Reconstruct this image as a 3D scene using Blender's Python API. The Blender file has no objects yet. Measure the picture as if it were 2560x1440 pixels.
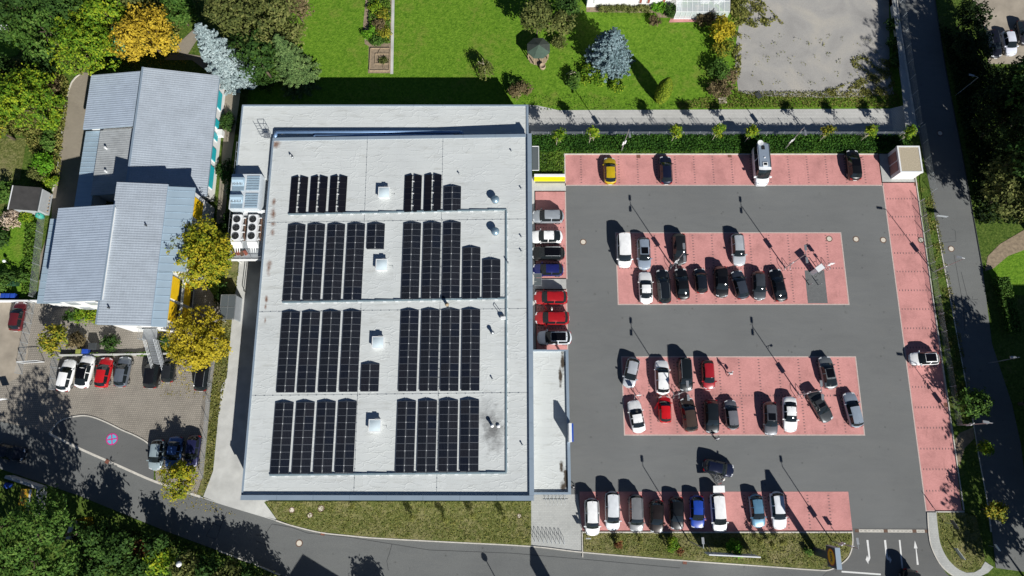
import bpy, math, random
import numpy as np
from mathutils import Vector, Matrix

R = math.radians
SC = bpy.context.scene
COL = SC.collection

# ------------------------------------------------------------------ camera, sky, sun, exposure
FPX, CAM_H, TILT = 1720.0, 93.0, math.atan(410.0 / 1720.0)
cam_d = bpy.data.cameras.new('camera')
cam_d.sensor_width = 36.0
cam_d.lens = 36.0 * FPX / 2560.0
cam_d.clip_start, cam_d.clip_end = 1.0, 2000.0
cam = bpy.data.objects.new('camera', cam_d)
COL.objects.link(cam)
cam.location = (0, 0, CAM_H)
cam.rotation_euler = (TILT, 0, 0)
SC.camera = cam

SUN_EL, SUN_AZ = R(33.0), R(149.5)          # azimuth clockwise from +Y: the sun stands low right of the picture
to_sun = Vector((math.sin(SUN_AZ) * math.cos(SUN_EL), math.cos(SUN_AZ) * math.cos(SUN_EL), math.sin(SUN_EL)))
world = bpy.data.worlds.new('World')
SC.world = world
world.use_nodes = True
wn, wl = world.node_tree.nodes, world.node_tree.links
wn.clear()
w_out = wn.new('ShaderNodeOutputWorld')
w_bg = wn.new('ShaderNodeBackground')
w_sky = wn.new('ShaderNodeTexSky')
w_sky.sky_type = 'NISHITA'
w_sky.sun_disc = False
w_sky.sun_elevation = SUN_EL
w_sky.sun_rotation = SUN_AZ
w_sky.altitude = 300
w_sky.air_density = 0.55
w_sky.dust_density = 0.0
w_sky.ozone_density = 3.0
w_bg.inputs['Strength'].default_value = 0.05
wl.new(w_sky.outputs[0], w_bg.inputs[0])
wl.new(w_bg.outputs[0], w_out.inputs[0])
sun_d = bpy.data.lights.new('sun', 'SUN')
sun_d.energy = 5.0
sun_d.angle = R(0.53)
sun_d.color = (1.0, 0.98, 0.935)
sun = bpy.data.objects.new('sun', sun_d)
COL.objects.link(sun)
sun.location = (60, -60, 120)
sun.rotation_euler = (-to_sun).to_track_quat('-Z', 'Y').to_euler()
vs = SC.view_settings
vs.view_transform = 'Standard'
vs.look = 'None'
vs.gamma = 1.0
vs.use_curve_mapping = False
vs.exposure = 0.30
SC.cycles.max_bounces = 5
SC.cycles.diffuse_bounces = 2
SC.cycles.glossy_bounces = 3
SC.cycles.transmission_bounces = 4
SC.cycles.transparent_max_bounces = 6

# ------------------------------------------------------------------ survey helper: photo point at height z -> place in metres
CT, ST = math.cos(TILT), math.sin(TILT)
def P(u, v, z=0.0):
    r, p = (u - 1280.0) / FPX, (720.0 - v) / FPX
    d = (r, ST + p * CT, -CT + p * ST)
    t = (z - CAM_H) / d[2]
    return Vector((d[0] * t, d[1] * t, z))

# ------------------------------------------------------------------ object helpers
def finish(o, label=None, cat=None, group=None, kind=None):
    if label: o['label'] = label
    if cat: o['category'] = cat
    if group: o['group'] = group
    if kind: o['kind'] = kind
    return o

def empty(name, loc=(0, 0, 0), rz=0.0, label=None, cat=None, group=None, kind=None):
    o = bpy.data.objects.new(name, None)
    o.empty_display_size = 0.5
    COL.objects.link(o)
    o.location = loc
    o.rotation_euler = (0, 0, rz)
    return finish(o, label, cat, group, kind)

def link(name, me, parent=None, loc=None, rot=None, mats=None):
    o = bpy.data.objects.new(name, me)
    COL.objects.link(o)
    if parent: o.parent = parent
    if loc is not None: o.location = loc
    if rot is not None: o.rotation_euler = rot
    if mats:
        for i, m in enumerate(mats):
            o.material_slots[i].link = 'OBJECT'
            o.material_slots[i].material = m
    return o

class MB:
    """collects simple solids into one mesh"""
    def __init__(s): s.v, s.f, s.m = [], [], []
    def add(s, vs_, fs, m=0):
        b = len(s.v)
        s.v += [tuple(p) for p in vs_]
        for f in fs:
            s.f.append(tuple(b + i for i in f)); s.m.append(m)
        return s
    def box(s, c, size, rz=0.0, m=0):
        hx, hy, hz = size[0] / 2, size[1] / 2, size[2] / 2
        ca, sa = math.cos(rz), math.sin(rz)
        pts = []
        for z in (-hz, hz):
            for x, y in ((-hx, -hy), (hx, -hy), (hx, hy), (-hx, hy)):
                pts.append((c[0] + x * ca - y * sa, c[1] + x * sa + y * ca, c[2] + z))
        return s.add(pts, [(3, 2, 1, 0), (4, 5, 6, 7), (0, 1, 5, 4), (1, 2, 6, 5), (2, 3, 7, 6), (3, 0, 4, 7)], m)
    def prism(s, poly, z0, z1, m=0):
        """poly: list of (x,y); z0/z1 numbers or per-corner lists"""
        n = len(poly)
        a = sum(poly[i][0] * poly[(i + 1) % n][1] - poly[(i + 1) % n][0] * poly[i][1] for i in range(n))
        z0 = z0 if isinstance(z0, (list, tuple)) else [z0] * n
        z1 = z1 if isinstance(z1, (list, tuple)) else [z1] * n
        if a < 0:
            poly, z0, z1 = poly[::-1], z0[::-1], z1[::-1]
        pts = [(p[0], p[1], z) for p, z in zip(poly, z0)] + [(p[0], p[1], z) for p, z in zip(poly, z1)]
        fs = [tuple(range(n - 1, -1, -1)), tuple(range(n, 2 * n))]
        fs += [(i, (i + 1) % n, n + (i + 1) % n, n + i) for i in range(n)]
        return s.add(pts, fs, m)
    def tube(s, p, q, r, n=6, r2=None, m=0, cap=True):
        p, q = Vector(p), Vector(q)
        r2 = r if r2 is None else r2
        d = (q - p)
        if d.length < 1e-6: return s
        d.normalize()
        a = d.orthogonal().normalized(); b = d.cross(a)
        pts = []
        for c, rr in ((p, r), (q, r2)):
            for i in range(n):
                t = 2 * math.pi * i / n
                pts.append(c + (a * math.cos(t) + b * math.sin(t)) * rr)
        fs = [(i, (i + 1) % n, n + (i + 1) % n, n + i) for i in range(n)]
        if cap: fs += [tuple(range(n - 1, -1, -1)), tuple(range(n, 2 * n))]
        return s.add(pts, fs, m)
    def path(s, pts, r, n=6, m=0):
        for a, b in zip(pts[:-1], pts[1:]): s.tube(a, b, r, n, m=m)
        return s
    def lathe(s, prof, c=(0, 0, 0), n=16, m=0):
        """prof: list of (radius, z)"""
        pts = []
        for r, z in prof:
            for i in range(n):
                t = 2 * math.pi * i / n
                pts.append((c[0] + r * math.cos(t), c[1] + r * math.sin(t), c[2] + z))
        fs = []
        for k in range(len(prof) - 1):
            for i in range(n):
                fs.append((k * n + i, k * n + (i + 1) % n, (k + 1) * n + (i + 1) % n, (k + 1) * n + i))
        fs.append(tuple(range(n - 1, -1, -1)))
        fs.append(tuple(range((len(prof) - 1) * n, len(prof) * n)))
        return s.add(pts, fs, m)
    def quad(s, pts, m=0): return s.add(pts, [tuple(range(len(pts)))], m)
    def mesh(s, name, mats, smooth=False, off=None):
        me = bpy.data.meshes.new(name)
        v = s.v if off is None else [(p[0] - off[0], p[1] - off[1], p[2] - off[2]) for p in s.v]
        me.from_pydata(v, [], s.f)
        for m in (mats if isinstance(mats, (list, tuple)) else [mats]): me.materials.append(m)
        if max(s.m, default=0): me.polygons.foreach_set('material_index', s.m)
        if smooth: me.polygons.foreach_set('use_smooth', [True] * len(s.f))
        me.update()
        return me
    def build(s, name, mats, parent=None, smooth=False, world=True, **tags):
        off = parent_origin(parent) if (parent is not None and world) else None
        o = link(name, s.mesh(name, mats, smooth, off), parent)
        return finish(o, **tags)

def parent_origin(p):
    o = Vector((0, 0, 0))
    while p is not None:
        o = o + Vector(p.location); p = p.parent
    return o

def np_mesh(name, verts, quads, mat, smooth=False):
    """verts (n,3) array, quads (k,4) int array"""
    me = bpy.data.meshes.new(name)
    n, k = len(verts), len(quads)
    me.vertices.add(n)
    me.vertices.foreach_set('co', np.asarray(verts, dtype=np.float32).ravel())
    me.loops.add(4 * k)
    me.loops.foreach_set('vertex_index', np.asarray(quads, dtype=np.int32).ravel())
    me.polygons.add(k)
    me.polygons.foreach_set('loop_start', np.arange(0, 4 * k, 4, dtype=np.int32))
    me.polygons.foreach_set('use_smooth', np.full(k, bool(smooth), dtype=bool))
    me.update(calc_edges=True)
    if mat is not None: me.materials.append(mat)
    return me

def tess(pts, step):
    return pts

def sheet(name, px, z, mat, parent=None, kind='structure', world=False, **tags):
    """a flat ground sheet from surveyed outline points"""
    pts = [P(u, v, z) for u, v in px] if not world else [Vector((p[0], p[1], z)) for p in px]
    a = sum(pts[i].x * pts[(i + 1) % len(pts)].y - pts[(i + 1) % len(pts)].x * pts[i].y for i in range(len(pts)))
    if a < 0: pts = pts[::-1]
    mb = MB(); mb.quad(pts)
    return mb.build(name, mat, parent, kind=kind if parent is None else None, **tags)

def strip_along(mb, pts, w, z0, z1, m=0):
    """a bar of width w following world points (kerbs, lines)"""
    n = len(pts)
    L, Rr = [], []
    for i in range(n):
        a = pts[max(i - 1, 0)]; b = pts[min(i + 1, n - 1)]
        d = Vector((b[0] - a[0], b[1] - a[1])).normalized()
        nrm = Vector((-d.y, d.x)) * w / 2
        L.append((pts[i][0] + nrm.x, pts[i][1] + nrm.y)); Rr.append((pts[i][0] - nrm.x, pts[i][1] - nrm.y))
    for i in range(n - 1):
        mb.prism([L[i], Rr[i], Rr[i + 1], L[i + 1]], z0, z1, m)
    return mb

def smooth_px(pts, k=6):
    """Catmull-Rom through photo points"""
    out = []
    n = len(pts)
    for i in range(n - 1):
        p0, p1, p2, p3 = pts[max(i - 1, 0)], pts[i], pts[i + 1], pts[min(i + 2, n - 1)]
        for j in range(k):
            t = j / k
            out.append(tuple(0.5 * ((2 * p1[a]) + (-p0[a] + p2[a]) * t + (2 * p0[a] - 5 * p1[a] + 4 * p2[a] - p3[a]) * t * t + (-p0[a] + 3 * p1[a] - 3 * p2[a] + p3[a]) * t ** 3) for a in (0, 1)))
    out.append(tuple(pts[-1]))
    return out

# ------------------------------------------------------------------ materials
def _new(name):
    m = bpy.data.materials.new(name)
    m.use_nodes = True
    nt = m.node_tree
    b = nt.nodes['Principled BSDF']
    return m, nt, b

def pos_node(nt, obj=False):
    if obj:
        return nt.nodes.new('ShaderNodeTexCoord').outputs['Object']
    return nt.nodes.new('ShaderNodeNewGeometry').outputs['Position']

def noise(nt, vec, scale, det=4, rough=0.55, dist=0.0):
    n = nt.nodes.new('ShaderNodeTexNoise')
    n.inputs['Scale'].default_value = scale
    n.inputs['Detail'].default_value = det
    n.inputs['Roughness'].default_value = rough
    n.inputs['Distortion'].default_value = dist
    nt.links.new(vec, n.inputs['Vector'])
    return n.outputs['Fac']

def ramp(nt, fac, stops):
    r = nt.nodes.new('ShaderNodeValToRGB')
    e = r.color_ramp.elements
    e[0].position, e[0].color = stops[0][0], (*stops[0][1], 1)
    e[1].position, e[1].color = stops[-1][0], (*stops[-1][1], 1)
    for p, c in stops[1:-1]:
        x = e.new(p); x.color = (*c, 1)
    nt.links.new(fac, r.inputs[0])
    return r.outputs[0]

def mix(nt, fac, a, b, mode='MIX'):
    n = nt.nodes.new('ShaderNodeMix')
    n.data_type = 'RGBA'; n.blend_type = mode
    for sock, val in ((n.inputs[0], fac), (n.inputs[6], a), (n.inputs[7], b)):
        if hasattr(val, 'is_output'): nt.links.new(val, sock)
        elif isinstance(val, (int, float)): sock.default_value = val
        else: sock.default_value = (*val, 1)
    return n.outputs[2]

def math_n(nt, op, a, b=None, clamp=False):
    n = nt.nodes.new('ShaderNodeMath'); n.operation = op; n.use_clamp = clamp
    for i, val in enumerate((a, b)):
        if val is None: continue
        if hasattr(val, 'is_output'): nt.links.new(val, n.inputs[i])
        else: n.inputs[i].default_value = val
    return n.outputs[0]

def mapping(nt, vec, scale=(1, 1, 1), rot=(0, 0, 0), loc=(0, 0, 0)):
    n = nt.nodes.new('ShaderNodeMapping')
    n.inputs['Scale'].default_value = scale
    n.inputs['Rotation'].default_value = rot
    n.inputs['Location'].default_value = loc
    nt.links.new(vec, n.inputs['Vector'])
    return n.outputs[0]

def bump(nt, b, height, strength=0.3, dist=0.05):
    n = nt.nodes.new('ShaderNodeBump')
    n.inputs['Strength'].default_value = strength
    n.inputs['Distance'].default_value = dist
    nt.links.new(height, n.inputs['Height'])
    nt.links.new(n.outputs[0], b.inputs['Normal'])

def plain(name, col, rough=0.6, metal=0.0, coat=0.0, var=0.10, scale=1.5, bmp=0.0, bscale=12.0, obj=False, spec=0.5):
    m, nt, b = _new(name)
    b.inputs['Roughness'].default_value = rough
    b.inputs['Metallic'].default_value = metal
    b.inputs['Coat Weight'].default_value = coat
    b.inputs['Coat Roughness'].default_value = 0.06
    b.inputs['Specular IOR Level'].default_value = spec
    v = pos_node(nt, obj)
    if var > 0:
        f = noise(nt, v, scale, 5)
        lo = tuple(c * (1 - var) for c in col); hi = tuple(min(1, c * (1 + var)) for c in col)
        nt.links.new(ramp(nt, f, [(0.3, lo), (0.7, hi)]), b.inputs['Base Color'])
    else:
        b.inputs['Base Color'].default_value = (*col, 1)
    if bmp > 0: bump(nt, b, noise(nt, v, bscale, 4), bmp, 0.03)
    return m

def mat_grass(name, dark, mid, light, dry, dryness=0.5, fine=9.0):
    m, nt, b = _new(name)
    v = pos_node(nt)
    f1 = noise(nt, v, fine, 4, 0.7)
    f2 = noise(nt, v, 0.22, 5, 0.6)
    f3 = noise(nt, v, 1.3, 4, 0.6)
    c = ramp(nt, f1, [(0.28, dark), (0.5, mid), (0.75, light)])
    k = math_n(nt, 'ADD', math_n(nt, 'MULTIPLY', f2, 0.6), math_n(nt, 'MULTIPLY', f3, 0.4))
    kk = nt.nodes.new('ShaderNodeMapRange')
    kk.inputs['From Min'].default_value = 0.68 - 0.30 * dryness
    kk.inputs['From Max'].default_value = 0.86 - 0.26 * dryness
    nt.links.new(k, kk.inputs['Value'])
    f4 = noise(nt, v, 2.6, 3, 0.6)
    c = mix(nt, 1.0, c, ramp(nt, f3, [(0.28, (0.74, 0.80, 0.72)), (0.5, (1, 1, 1)), (0.72, (1.16, 1.10, 1.2))]), 'MULTIPLY')
    c = mix(nt, 1.0, c, ramp(nt, f4, [(0.3, (0.80, 0.84, 0.8)), (0.7, (1.14, 1.10, 1.15))]), 'MULTIPLY')
    dr = mix(nt, f1, tuple(x * 0.6 for x in dry), dry)
    c = mix(nt, kk.outputs[0], c, dr)
    nt.links.new(c, b.inputs['Base Color'])
    b.inputs['Roughness'].default_value = 0.9
    b.inputs['Specular IOR Level'].default_value = 0.15
    bump(nt, b, f1, 0.9, 0.12)
    return m

def mat_asphalt(name, base, warm=0.0, patch=0.10, mower=False):
    m, nt, b = _new(name)
    v = pos_node(nt)
    fine = noise(nt, v, 14.0, 3, 0.8)
    big = noise(nt, v, 0.09, 5, 0.55)
    med = noise(nt, mapping(nt, v, (0.25, 1.6, 1)), 0.8, 5, 0.65)
    lo = tuple(x * (1 - 0.24) for x in base); hi = tuple(x * (1 + 0.24) for x in base)
    c = ramp(nt, fine, [(0.3, lo), (0.7, hi)])
    c = mix(nt, 1.0, c, ramp(nt, big, [(0.3, (1 - patch,) * 3), (0.72, (1 + patch, 1 + patch, 1 + patch * (1 - warm)))]), 'MULTIPLY')
    c = mix(nt, 1.0, c, ramp(nt, med, [(0.3, (0.97,) * 3), (0.7, (1.03,) * 3)]), 'MULTIPLY')
    trk = noise(nt, mapping(nt, v, (0.3, 1.1, 1), (0, 0, 0.35)), 0.5, 6, 0.72, 1.6)
    c = mix(nt, 1.0, c, ramp(nt, trk, [(0.30, (0.94, 0.94, 0.945)), (0.5, (1, 1, 1)), (0.72, (1.045, 1.035, 1.02))]), 'MULTIPLY')
    vs_ = nt.nodes.new('ShaderNodeTexVoronoi'); vs_.inputs['Scale'].default_value = 0.55; nt.links.new(v, vs_.inputs['Vector'])
    c = mix(nt, 1.0, c, ramp(nt, vs_.outputs['Distance'], [(0.02, (0.66, 0.65, 0.64)), (0.10, (1, 1, 1))]), 'MULTIPLY')
    spots = noise(nt, v, 1.1, 2, 0.5)
    c = mix(nt, 1.0, c, ramp(nt, spots, [(0.22, (0.80, 0.79, 0.77)), (0.31, (1, 1, 1))]), 'MULTIPLY')
    nt.links.new(c, b.inputs['Base Color'])
    b.inputs['Roughness'].default_value = 0.88
    b.inputs['Specular IOR Level'].default_value = 0.25
    bump(nt, b, fine, 0.35, 0.02)
    return m

def mat_pavers(name, col, col2, mortar, w, h, msize=0.012, stain=0.15, rot=0.0, contrast=1.0, bs=0.3):
    m, nt, b = _new(name)
    v = pos_node(nt)
    mv = mapping(nt, v, (1, 1, 0), (0, 0, rot))
    br = nt.nodes.new('ShaderNodeTexBrick')
    br.inputs['Scale'].default_value = 1.0
    br.inputs['Brick Width'].default_value = w
    br.inputs['Row Height'].default_value = h
    br.inputs['Mortar Size'].default_value = msize
    br.inputs['Mortar Smooth'].default_value = 0.3
    br.inputs['Color1'].default_value = (*col, 1)
    br.inputs['Color2'].default_value = (*col2, 1)
    br.inputs['Mortar'].default_value = (*mortar, 1)
    nt.links.new(mv, br.inputs['Vector'])
    f = noise(nt, v, 0.35, 6, 0.62)
    c = mix(nt, 1.0, br.outputs['Color'], ramp(nt, f, [(0.28, (1 - stain,) * 3), (0.5, (1, 1, 1)), (0.74, (1 + stain * 0.55,) * 3)]), 'MULTIPLY')
    f2 = noise(nt, mapping(nt, v, (1.3, 0.35, 1)), 0.9, 4, 0.6)
    c = mix(nt, 1.0, c, ramp(nt, f2, [(0.24, (1 - stain,) * 3), (0.42, (1, 1, 1))]), 'MULTIPLY')
    f3 = noise(nt, v, 16.0, 3, 0.7)
    c = mix(nt, 1.0, c, ramp(nt, f3, [(0.3, (0.86,) * 3), (0.7, (1.10,) * 3)]), 'MULTIPLY')
    nt.links.new(c, b.inputs['Base Color'])
    b.inputs['Roughness'].default_value = 0.85
    b.inputs['Specular IOR Level'].default_value = 0.25
    bump(nt, b, br.outputs['Fac'], -bs, 0.02)
    return m

def mat_roof_membrane():
    m, nt, b = _new('roof_membrane')
    v = pos_node(nt)
    base = (0.590, 0.612, 0.602)
    # welded lanes of foil: faint seams both ways
    br = nt.nodes.new('ShaderNodeTexBrick')
    br.inputs['Brick Width'].default_value = 5.2
    br.inputs['Row Height'].default_value = 1.05
    br.inputs['Mortar Size'].default_value = 0.022
    br.inputs['Mortar Smooth'].default_value = 0.6
    br.inputs['Scale'].default_value = 1.0
    br.inputs['Color1'].default_value = (1, 1, 1, 1)
    br.inputs['Color2'].default_value = (0.965, 0.965, 0.96, 1)
    br.inputs['Mortar'].default_value = (0.90, 0.90, 0.89, 1)
    warp = nt.nodes.new('ShaderNodeVectorMath'); warp.operation = 'ADD'
    wn_ = nt.nodes.new('ShaderNodeTexNoise'); wn_.inputs['Scale'].default_value = 0.8; wn_.inputs['Detail'].default_value = 3
    nt.links.new(v, wn_.inputs['Vector'])
    wsc = nt.nodes.new('ShaderNodeVectorMath'); wsc.operation = 'SCALE'; wsc.inputs['Scale'].default_value = 0.30
    nt.links.new(wn_.outputs['Color'], wsc.inputs[0])
    nt.links.new(v, warp.inputs[0]); nt.links.new(wsc.outputs[0], warp.inputs[1])
    nt.links.new(warp.outputs[0], br.inputs['Vector'])
    big = noise(nt, v, 0.16, 5, 0.6)
    c = mix(nt, 1.0, base, br.outputs['Color'], 'MULTIPLY')
    c = mix(nt, 1.0, c, ramp(nt, big, [(0.3, (0.92, 0.925, 0.93)), (0.7, (1.06, 1.06, 1.05))]), 'MULTIPLY')
    st = noise(nt, mapping(nt, v, (0.5, 2.2, 1)), 0.7, 6, 0.7)
    c = mix(nt, 1.0, c, ramp(nt, st, [(0.27, (0.80, 0.79, 0.77)), (0.46, (1, 1, 1))]), 'MULTIPLY')
    nt.links.new(c, b.inputs['Base Color'])
    b.inputs['Roughness'].default_value = 0.75
    # wrinkles in the foil: thin creases along a warped cell pattern
    vo = nt.nodes.new('ShaderNodeTexVoronoi'); vo.feature = 'DISTANCE_TO_EDGE'
    vo.inputs['Scale'].default_value = 0.80
    mp = mapping(nt, v, (0.55, 1.5, 0))
    wv = nt.nodes.new('ShaderNodeVectorMath'); wv.operation = 'ADD'
    w2 = nt.nodes.new('ShaderNodeTexNoise'); w2.inputs['Scale'].default_value = 0.9; w2.inputs['Detail'].default_value = 4
    nt.links.new(v, w2.inputs['Vector'])
    ws2 = nt.nodes.new('ShaderNodeVectorMath'); ws2.operation = 'SCALE'; ws2.inputs['Scale'].default_value = 1.3
    nt.links.new(w2.outputs['Color'], ws2.inputs[0])
    nt.links.new(mp, wv.inputs[0]); nt.links.new(ws2.outputs[0], wv.inputs[1])
    nt.links.new(wv.outputs[0], vo.inputs['Vector'])
    cre = nt.nodes.new('ShaderNodeMapRange')
    cre.inputs['From Min'].default_value = 0.0; cre.inputs['From Max'].default_value = 0.07
    cre.inputs['To Min'].default_value = 1.0; cre.inputs['To Max'].default_value = 0.0
    nt.links.new(vo.outputs['Distance'], cre.inputs['Value'])
    where = ramp(nt, noise(nt, v, 0.35, 3), [(0.36, (0, 0, 0)), (0.60, (1, 1, 1))])
    hgt = mix(nt, 1.0, cre.outputs[0], where, 'MULTIPLY')
    hgt2 = mix(nt, 0.25, hgt, br.outputs['Fac'])
    bump(nt, b, hgt2, 0.40, 0.06)
    return m

def mat_foliage(name, stops, scale=0.35, trans=0.22, rough=0.75):
    """leaf colours: stops of (pos, colour) picked per leaf and per clump"""
    m, nt, b = _new(name)
    g = nt.nodes.new('ShaderNodeNewGeometry')
    isl = g.outputs['Random Per Island']
    f = noise(nt, g.outputs['Position'], scale, 3, 0.6)
    k = math_n(nt, 'ADD', math_n(nt, 'MULTIPLY', isl, 0.42), math_n(nt, 'MULTIPLY', f, 0.75))
    k = math_n(nt, 'SUBTRACT', k, 0.085, True)
    c = ramp(nt, k, stops)
    nt.links.new(c, b.inputs['Base Color'])
    b.inputs['Roughness'].default_value = rough
    b.inputs['Specular IOR Level'].default_value = 0.2
    if trans > 0:
        tr = nt.nodes.new('ShaderNodeBsdfTranslucent')
        nt.links.new(c, tr.inputs['Color'])
        mx = nt.nodes.new('ShaderNodeMixShader')
        mx.inputs[0].default_value = trans
        out = nt.nodes['Material Output']
        nt.links.new(b.outputs[0], mx.inputs[1]); nt.links.new(tr.outputs[0], mx.inputs[2])
        nt.links.new(mx.outputs[0], out.inputs['Surface'])
    return m

def mat_glass_dark(name, col=(0.012, 0.016, 0.018), rough=0.04):
    m, nt, b = _new(name)
    b.inputs['Base Color'].default_value = (*col, 1)
    b.inputs['Roughness'].default_value = rough
    b.inputs['Specular IOR Level'].default_value = 0.6
    return m

_paint = {}
def paint(col, metal=0.25, rough=0.32):
    key = (col, metal, rough)
    if key not in _paint:
        m, nt, b = _new('car_paint_%d' % len(_paint))
        g = nt.nodes.new('ShaderNodeTexCoord')
        f = noise(nt, g.outputs['Object'], 2.2, 4)
        nt.links.new(ramp(nt, f, [(0.3, tuple(c * 0.92 for c in col)), (0.7, tuple(min(1, c * 1.05) for c in col))]), b.inputs['Base Color'])
        b.inputs['Metallic'].default_value = metal
        b.inputs['Roughness'].default_value = rough
        b.inputs['Coat Weight'].default_value = 0.7
        b.inputs['Coat Roughness'].default_value = 0.05
        _paint[key] = m
    return _paint[key]

M = {}
M['lawn'] = mat_grass('lawn_grass', (0.070, 0.168, 0.009), (0.120, 0.238, 0.016), (0.180, 0.305, 0.030), (0.225, 0.262, 0.048), 0.52, 4.0)
M['verge'] = mat_grass('verge_grass', (0.055, 0.075, 0.016), (0.135, 0.148, 0.040), (0.255, 0.255, 0.100), (0.330, 0.290, 0.145), 0.70, 3.6)
M['wild'] = mat_grass('wild_grass', (0.030, 0.062, 0.008), (0.075, 0.125, 0.018), (0.150, 0.190, 0.040), (0.220, 0.190, 0.075), 0.45, 3.6)
M['dirt'] = plain('bare_dirt', (0.26, 0.20, 0.135), 0.9, var=0.3, scale=2.5, bmp=0.5)
M['asphalt'] = mat_asphalt('lot_asphalt', (0.160, 0.165, 0.163), 0.0, 0.07)
M['road'] = mat_asphalt('road_asphalt', (0.152, 0.157, 0.155), 0.2, 0.12)
M['apron'] = mat_asphalt('patched_asphalt', (0.130, 0.132, 0.129), 0.0, 0.10)
M['redpave'] = mat_pavers('red_concrete_pavers', (0.640, 0.300, 0.280), (0.575, 0.264, 0.246), (0.49, 0.23, 0.21), 0.22, 0.11, 0.010, 0.25)
M['darkpave'] = plain('anthracite_paver', (0.16, 0.10, 0.10), 0.85, var=0.2, scale=8)
M['greypave'] = mat_pavers('light_grey_pavers', (0.47, 0.475, 0.45), (0.43, 0.435, 0.415), (0.33, 0.335, 0.32), 0.42, 0.21, 0.012, 0.14)
M['pathpave'] = mat_pavers('path_pavers', (0.58, 0.575, 0.55), (0.52, 0.515, 0.49), (0.36, 0.355, 0.335), 0.24, 0.24, 0.03, 0.10)
M['cobble'] = mat_pavers('yard_cobbles', (0.345, 0.310, 0.262), (0.300, 0.270, 0.230), (0.175, 0.160, 0.135), 0.26, 0.26, 0.032, 0.18, 0.06)
M['chargepave'] = mat_pavers('dark_grey_pavers', (0.165, 0.17, 0.17), (0.14, 0.145, 0.145), (0.10, 0.10, 0.10), 0.22, 0.11, 0.010, 0.10)
M['concrete'] = plain('cast_concrete', (0.50, 0.50, 0.475), 0.85, var=0.14, scale=0.6, bmp=0.2, bscale=9)
M['kerb'] = plain('kerb_stone', (0.56, 0.53, 0.47), 0.85, var=0.16, scale=2.5, bmp=0.2)
M['tanlot'] = plain('tan_gravel_lot', (0.33, 0.285, 0.225), 0.9, var=0.20, scale=0.5, bmp=0.4, bscale=14)
M['wetpath'] = mat_pavers('tan_path_pavers', (0.30, 0.262, 0.205), (0.27, 0.235, 0.185), (0.20, 0.175, 0.135), 0.3, 0.15, 0.012, 0.16)
M['membrane'] = mat_roof_membrane()
M['capblue'] = plain('parapet_cap_metal', (0.33, 0.41, 0.49), 0.45, metal=0.35, var=0.05, scale=0.5)
M['wallwhite'] = plain('white_render_wall', (0.72, 0.72, 0.70), 0.85, var=0.06, scale=0.8, bmp=0.1)
M['wallgrey'] = plain('grey_panel_wall', (0.42, 0.44, 0.45), 0.6, var=0.05)
M['steel'] = plain('galvanised_steel', (0.46, 0.48, 0.49), 0.42, metal=0.7, var=0.10, scale=3)
M['steelpaint'] = plain('grey_painted_steel', (0.40, 0.43, 0.45), 0.5, metal=0.2, var=0.06)
M['ductblue'] = plain('blue_grey_duct', (0.24, 0.38, 0.60), 0.45, metal=0.4, var=0.08)
M['white'] = plain('white_coated_metal', (0.76, 0.77, 0.77), 0.45, var=0.05, scale=2)
M['black'] = plain('black_plastic', (0.012, 0.012, 0.013), 0.6, var=0.0)
M['rubber'] = plain('tyre_rubber', (0.012, 0.012, 0.012), 0.85, var=0.0)
M['rim'] = plain('alloy_rim', (0.45, 0.46, 0.47), 0.3, metal=0.8, var=0.0)
M['glass'] = mat_glass_dark('car_glass')
M['glass2'] = mat_glass_dark('tinted_roof_glass', (0.004, 0.004, 0.005), 0.05)
M['lens'] = plain('headlamp_lens', (0.62, 0.64, 0.66), 0.12, var=0.0, coat=0.5)
M['redlens'] = plain('tail_lamp_lens', (0.35, 0.008, 0.008), 0.15, var=0.0, coat=0.5)
M['plate'] = plain('number_plate', (0.72, 0.72, 0.70), 0.5, var=0.0)
M['wood'] = plain('weathered_wood', (0.34, 0.26, 0.17), 0.85, var=0.25, scale=4)
M['bark'] = plain('tree_bark', (0.10, 0.075, 0.05), 0.95, var=0.3, scale=5, bmp=0.5)
M['paintwhite'] = plain('road_paint_white', (0.70, 0.70, 0.68), 0.7, var=0.08, scale=5)
M['rust'] = plain('cast_iron_rust', (0.13, 0.075, 0.05), 0.85, var=0.3, scale=6)
M['manhole'] = plain('concrete_cover', (0.62, 0.56, 0.47), 0.85, var=0.10, scale=5)
M['yellow'] = plain('yellow_panel', (0.80, 0.50, 0.01), 0.5, var=0.06)
M['turq'] = plain('turquoise_panel', (0.02, 0.42, 0.48), 0.45, var=0.06)
M['darkroof'] = plain('bitumen_roof', (0.045, 0.043, 0.042), 0.85, var=0.2, scale=1.2, bmp=0.3)
M['teal'] = plain('teal_plastic', (0.05, 0.40, 0.32), 0.5, var=0.08)
M['blueplastic'] = plain('blue_plastic', (0.015, 0.06, 0.36), 0.5, var=0.08)
M['yellowplastic'] = plain('yellow_plastic', (0.75, 0.62, 0.02), 0.5, var=0.08)
M['darkgrey'] = plain('dark_grey_plastic', (0.045, 0.05, 0.052), 0.55, var=0.08)
M['limebin'] = plain('olive_plastic', (0.24, 0.26, 0.06), 0.5, var=0.08)

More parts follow.
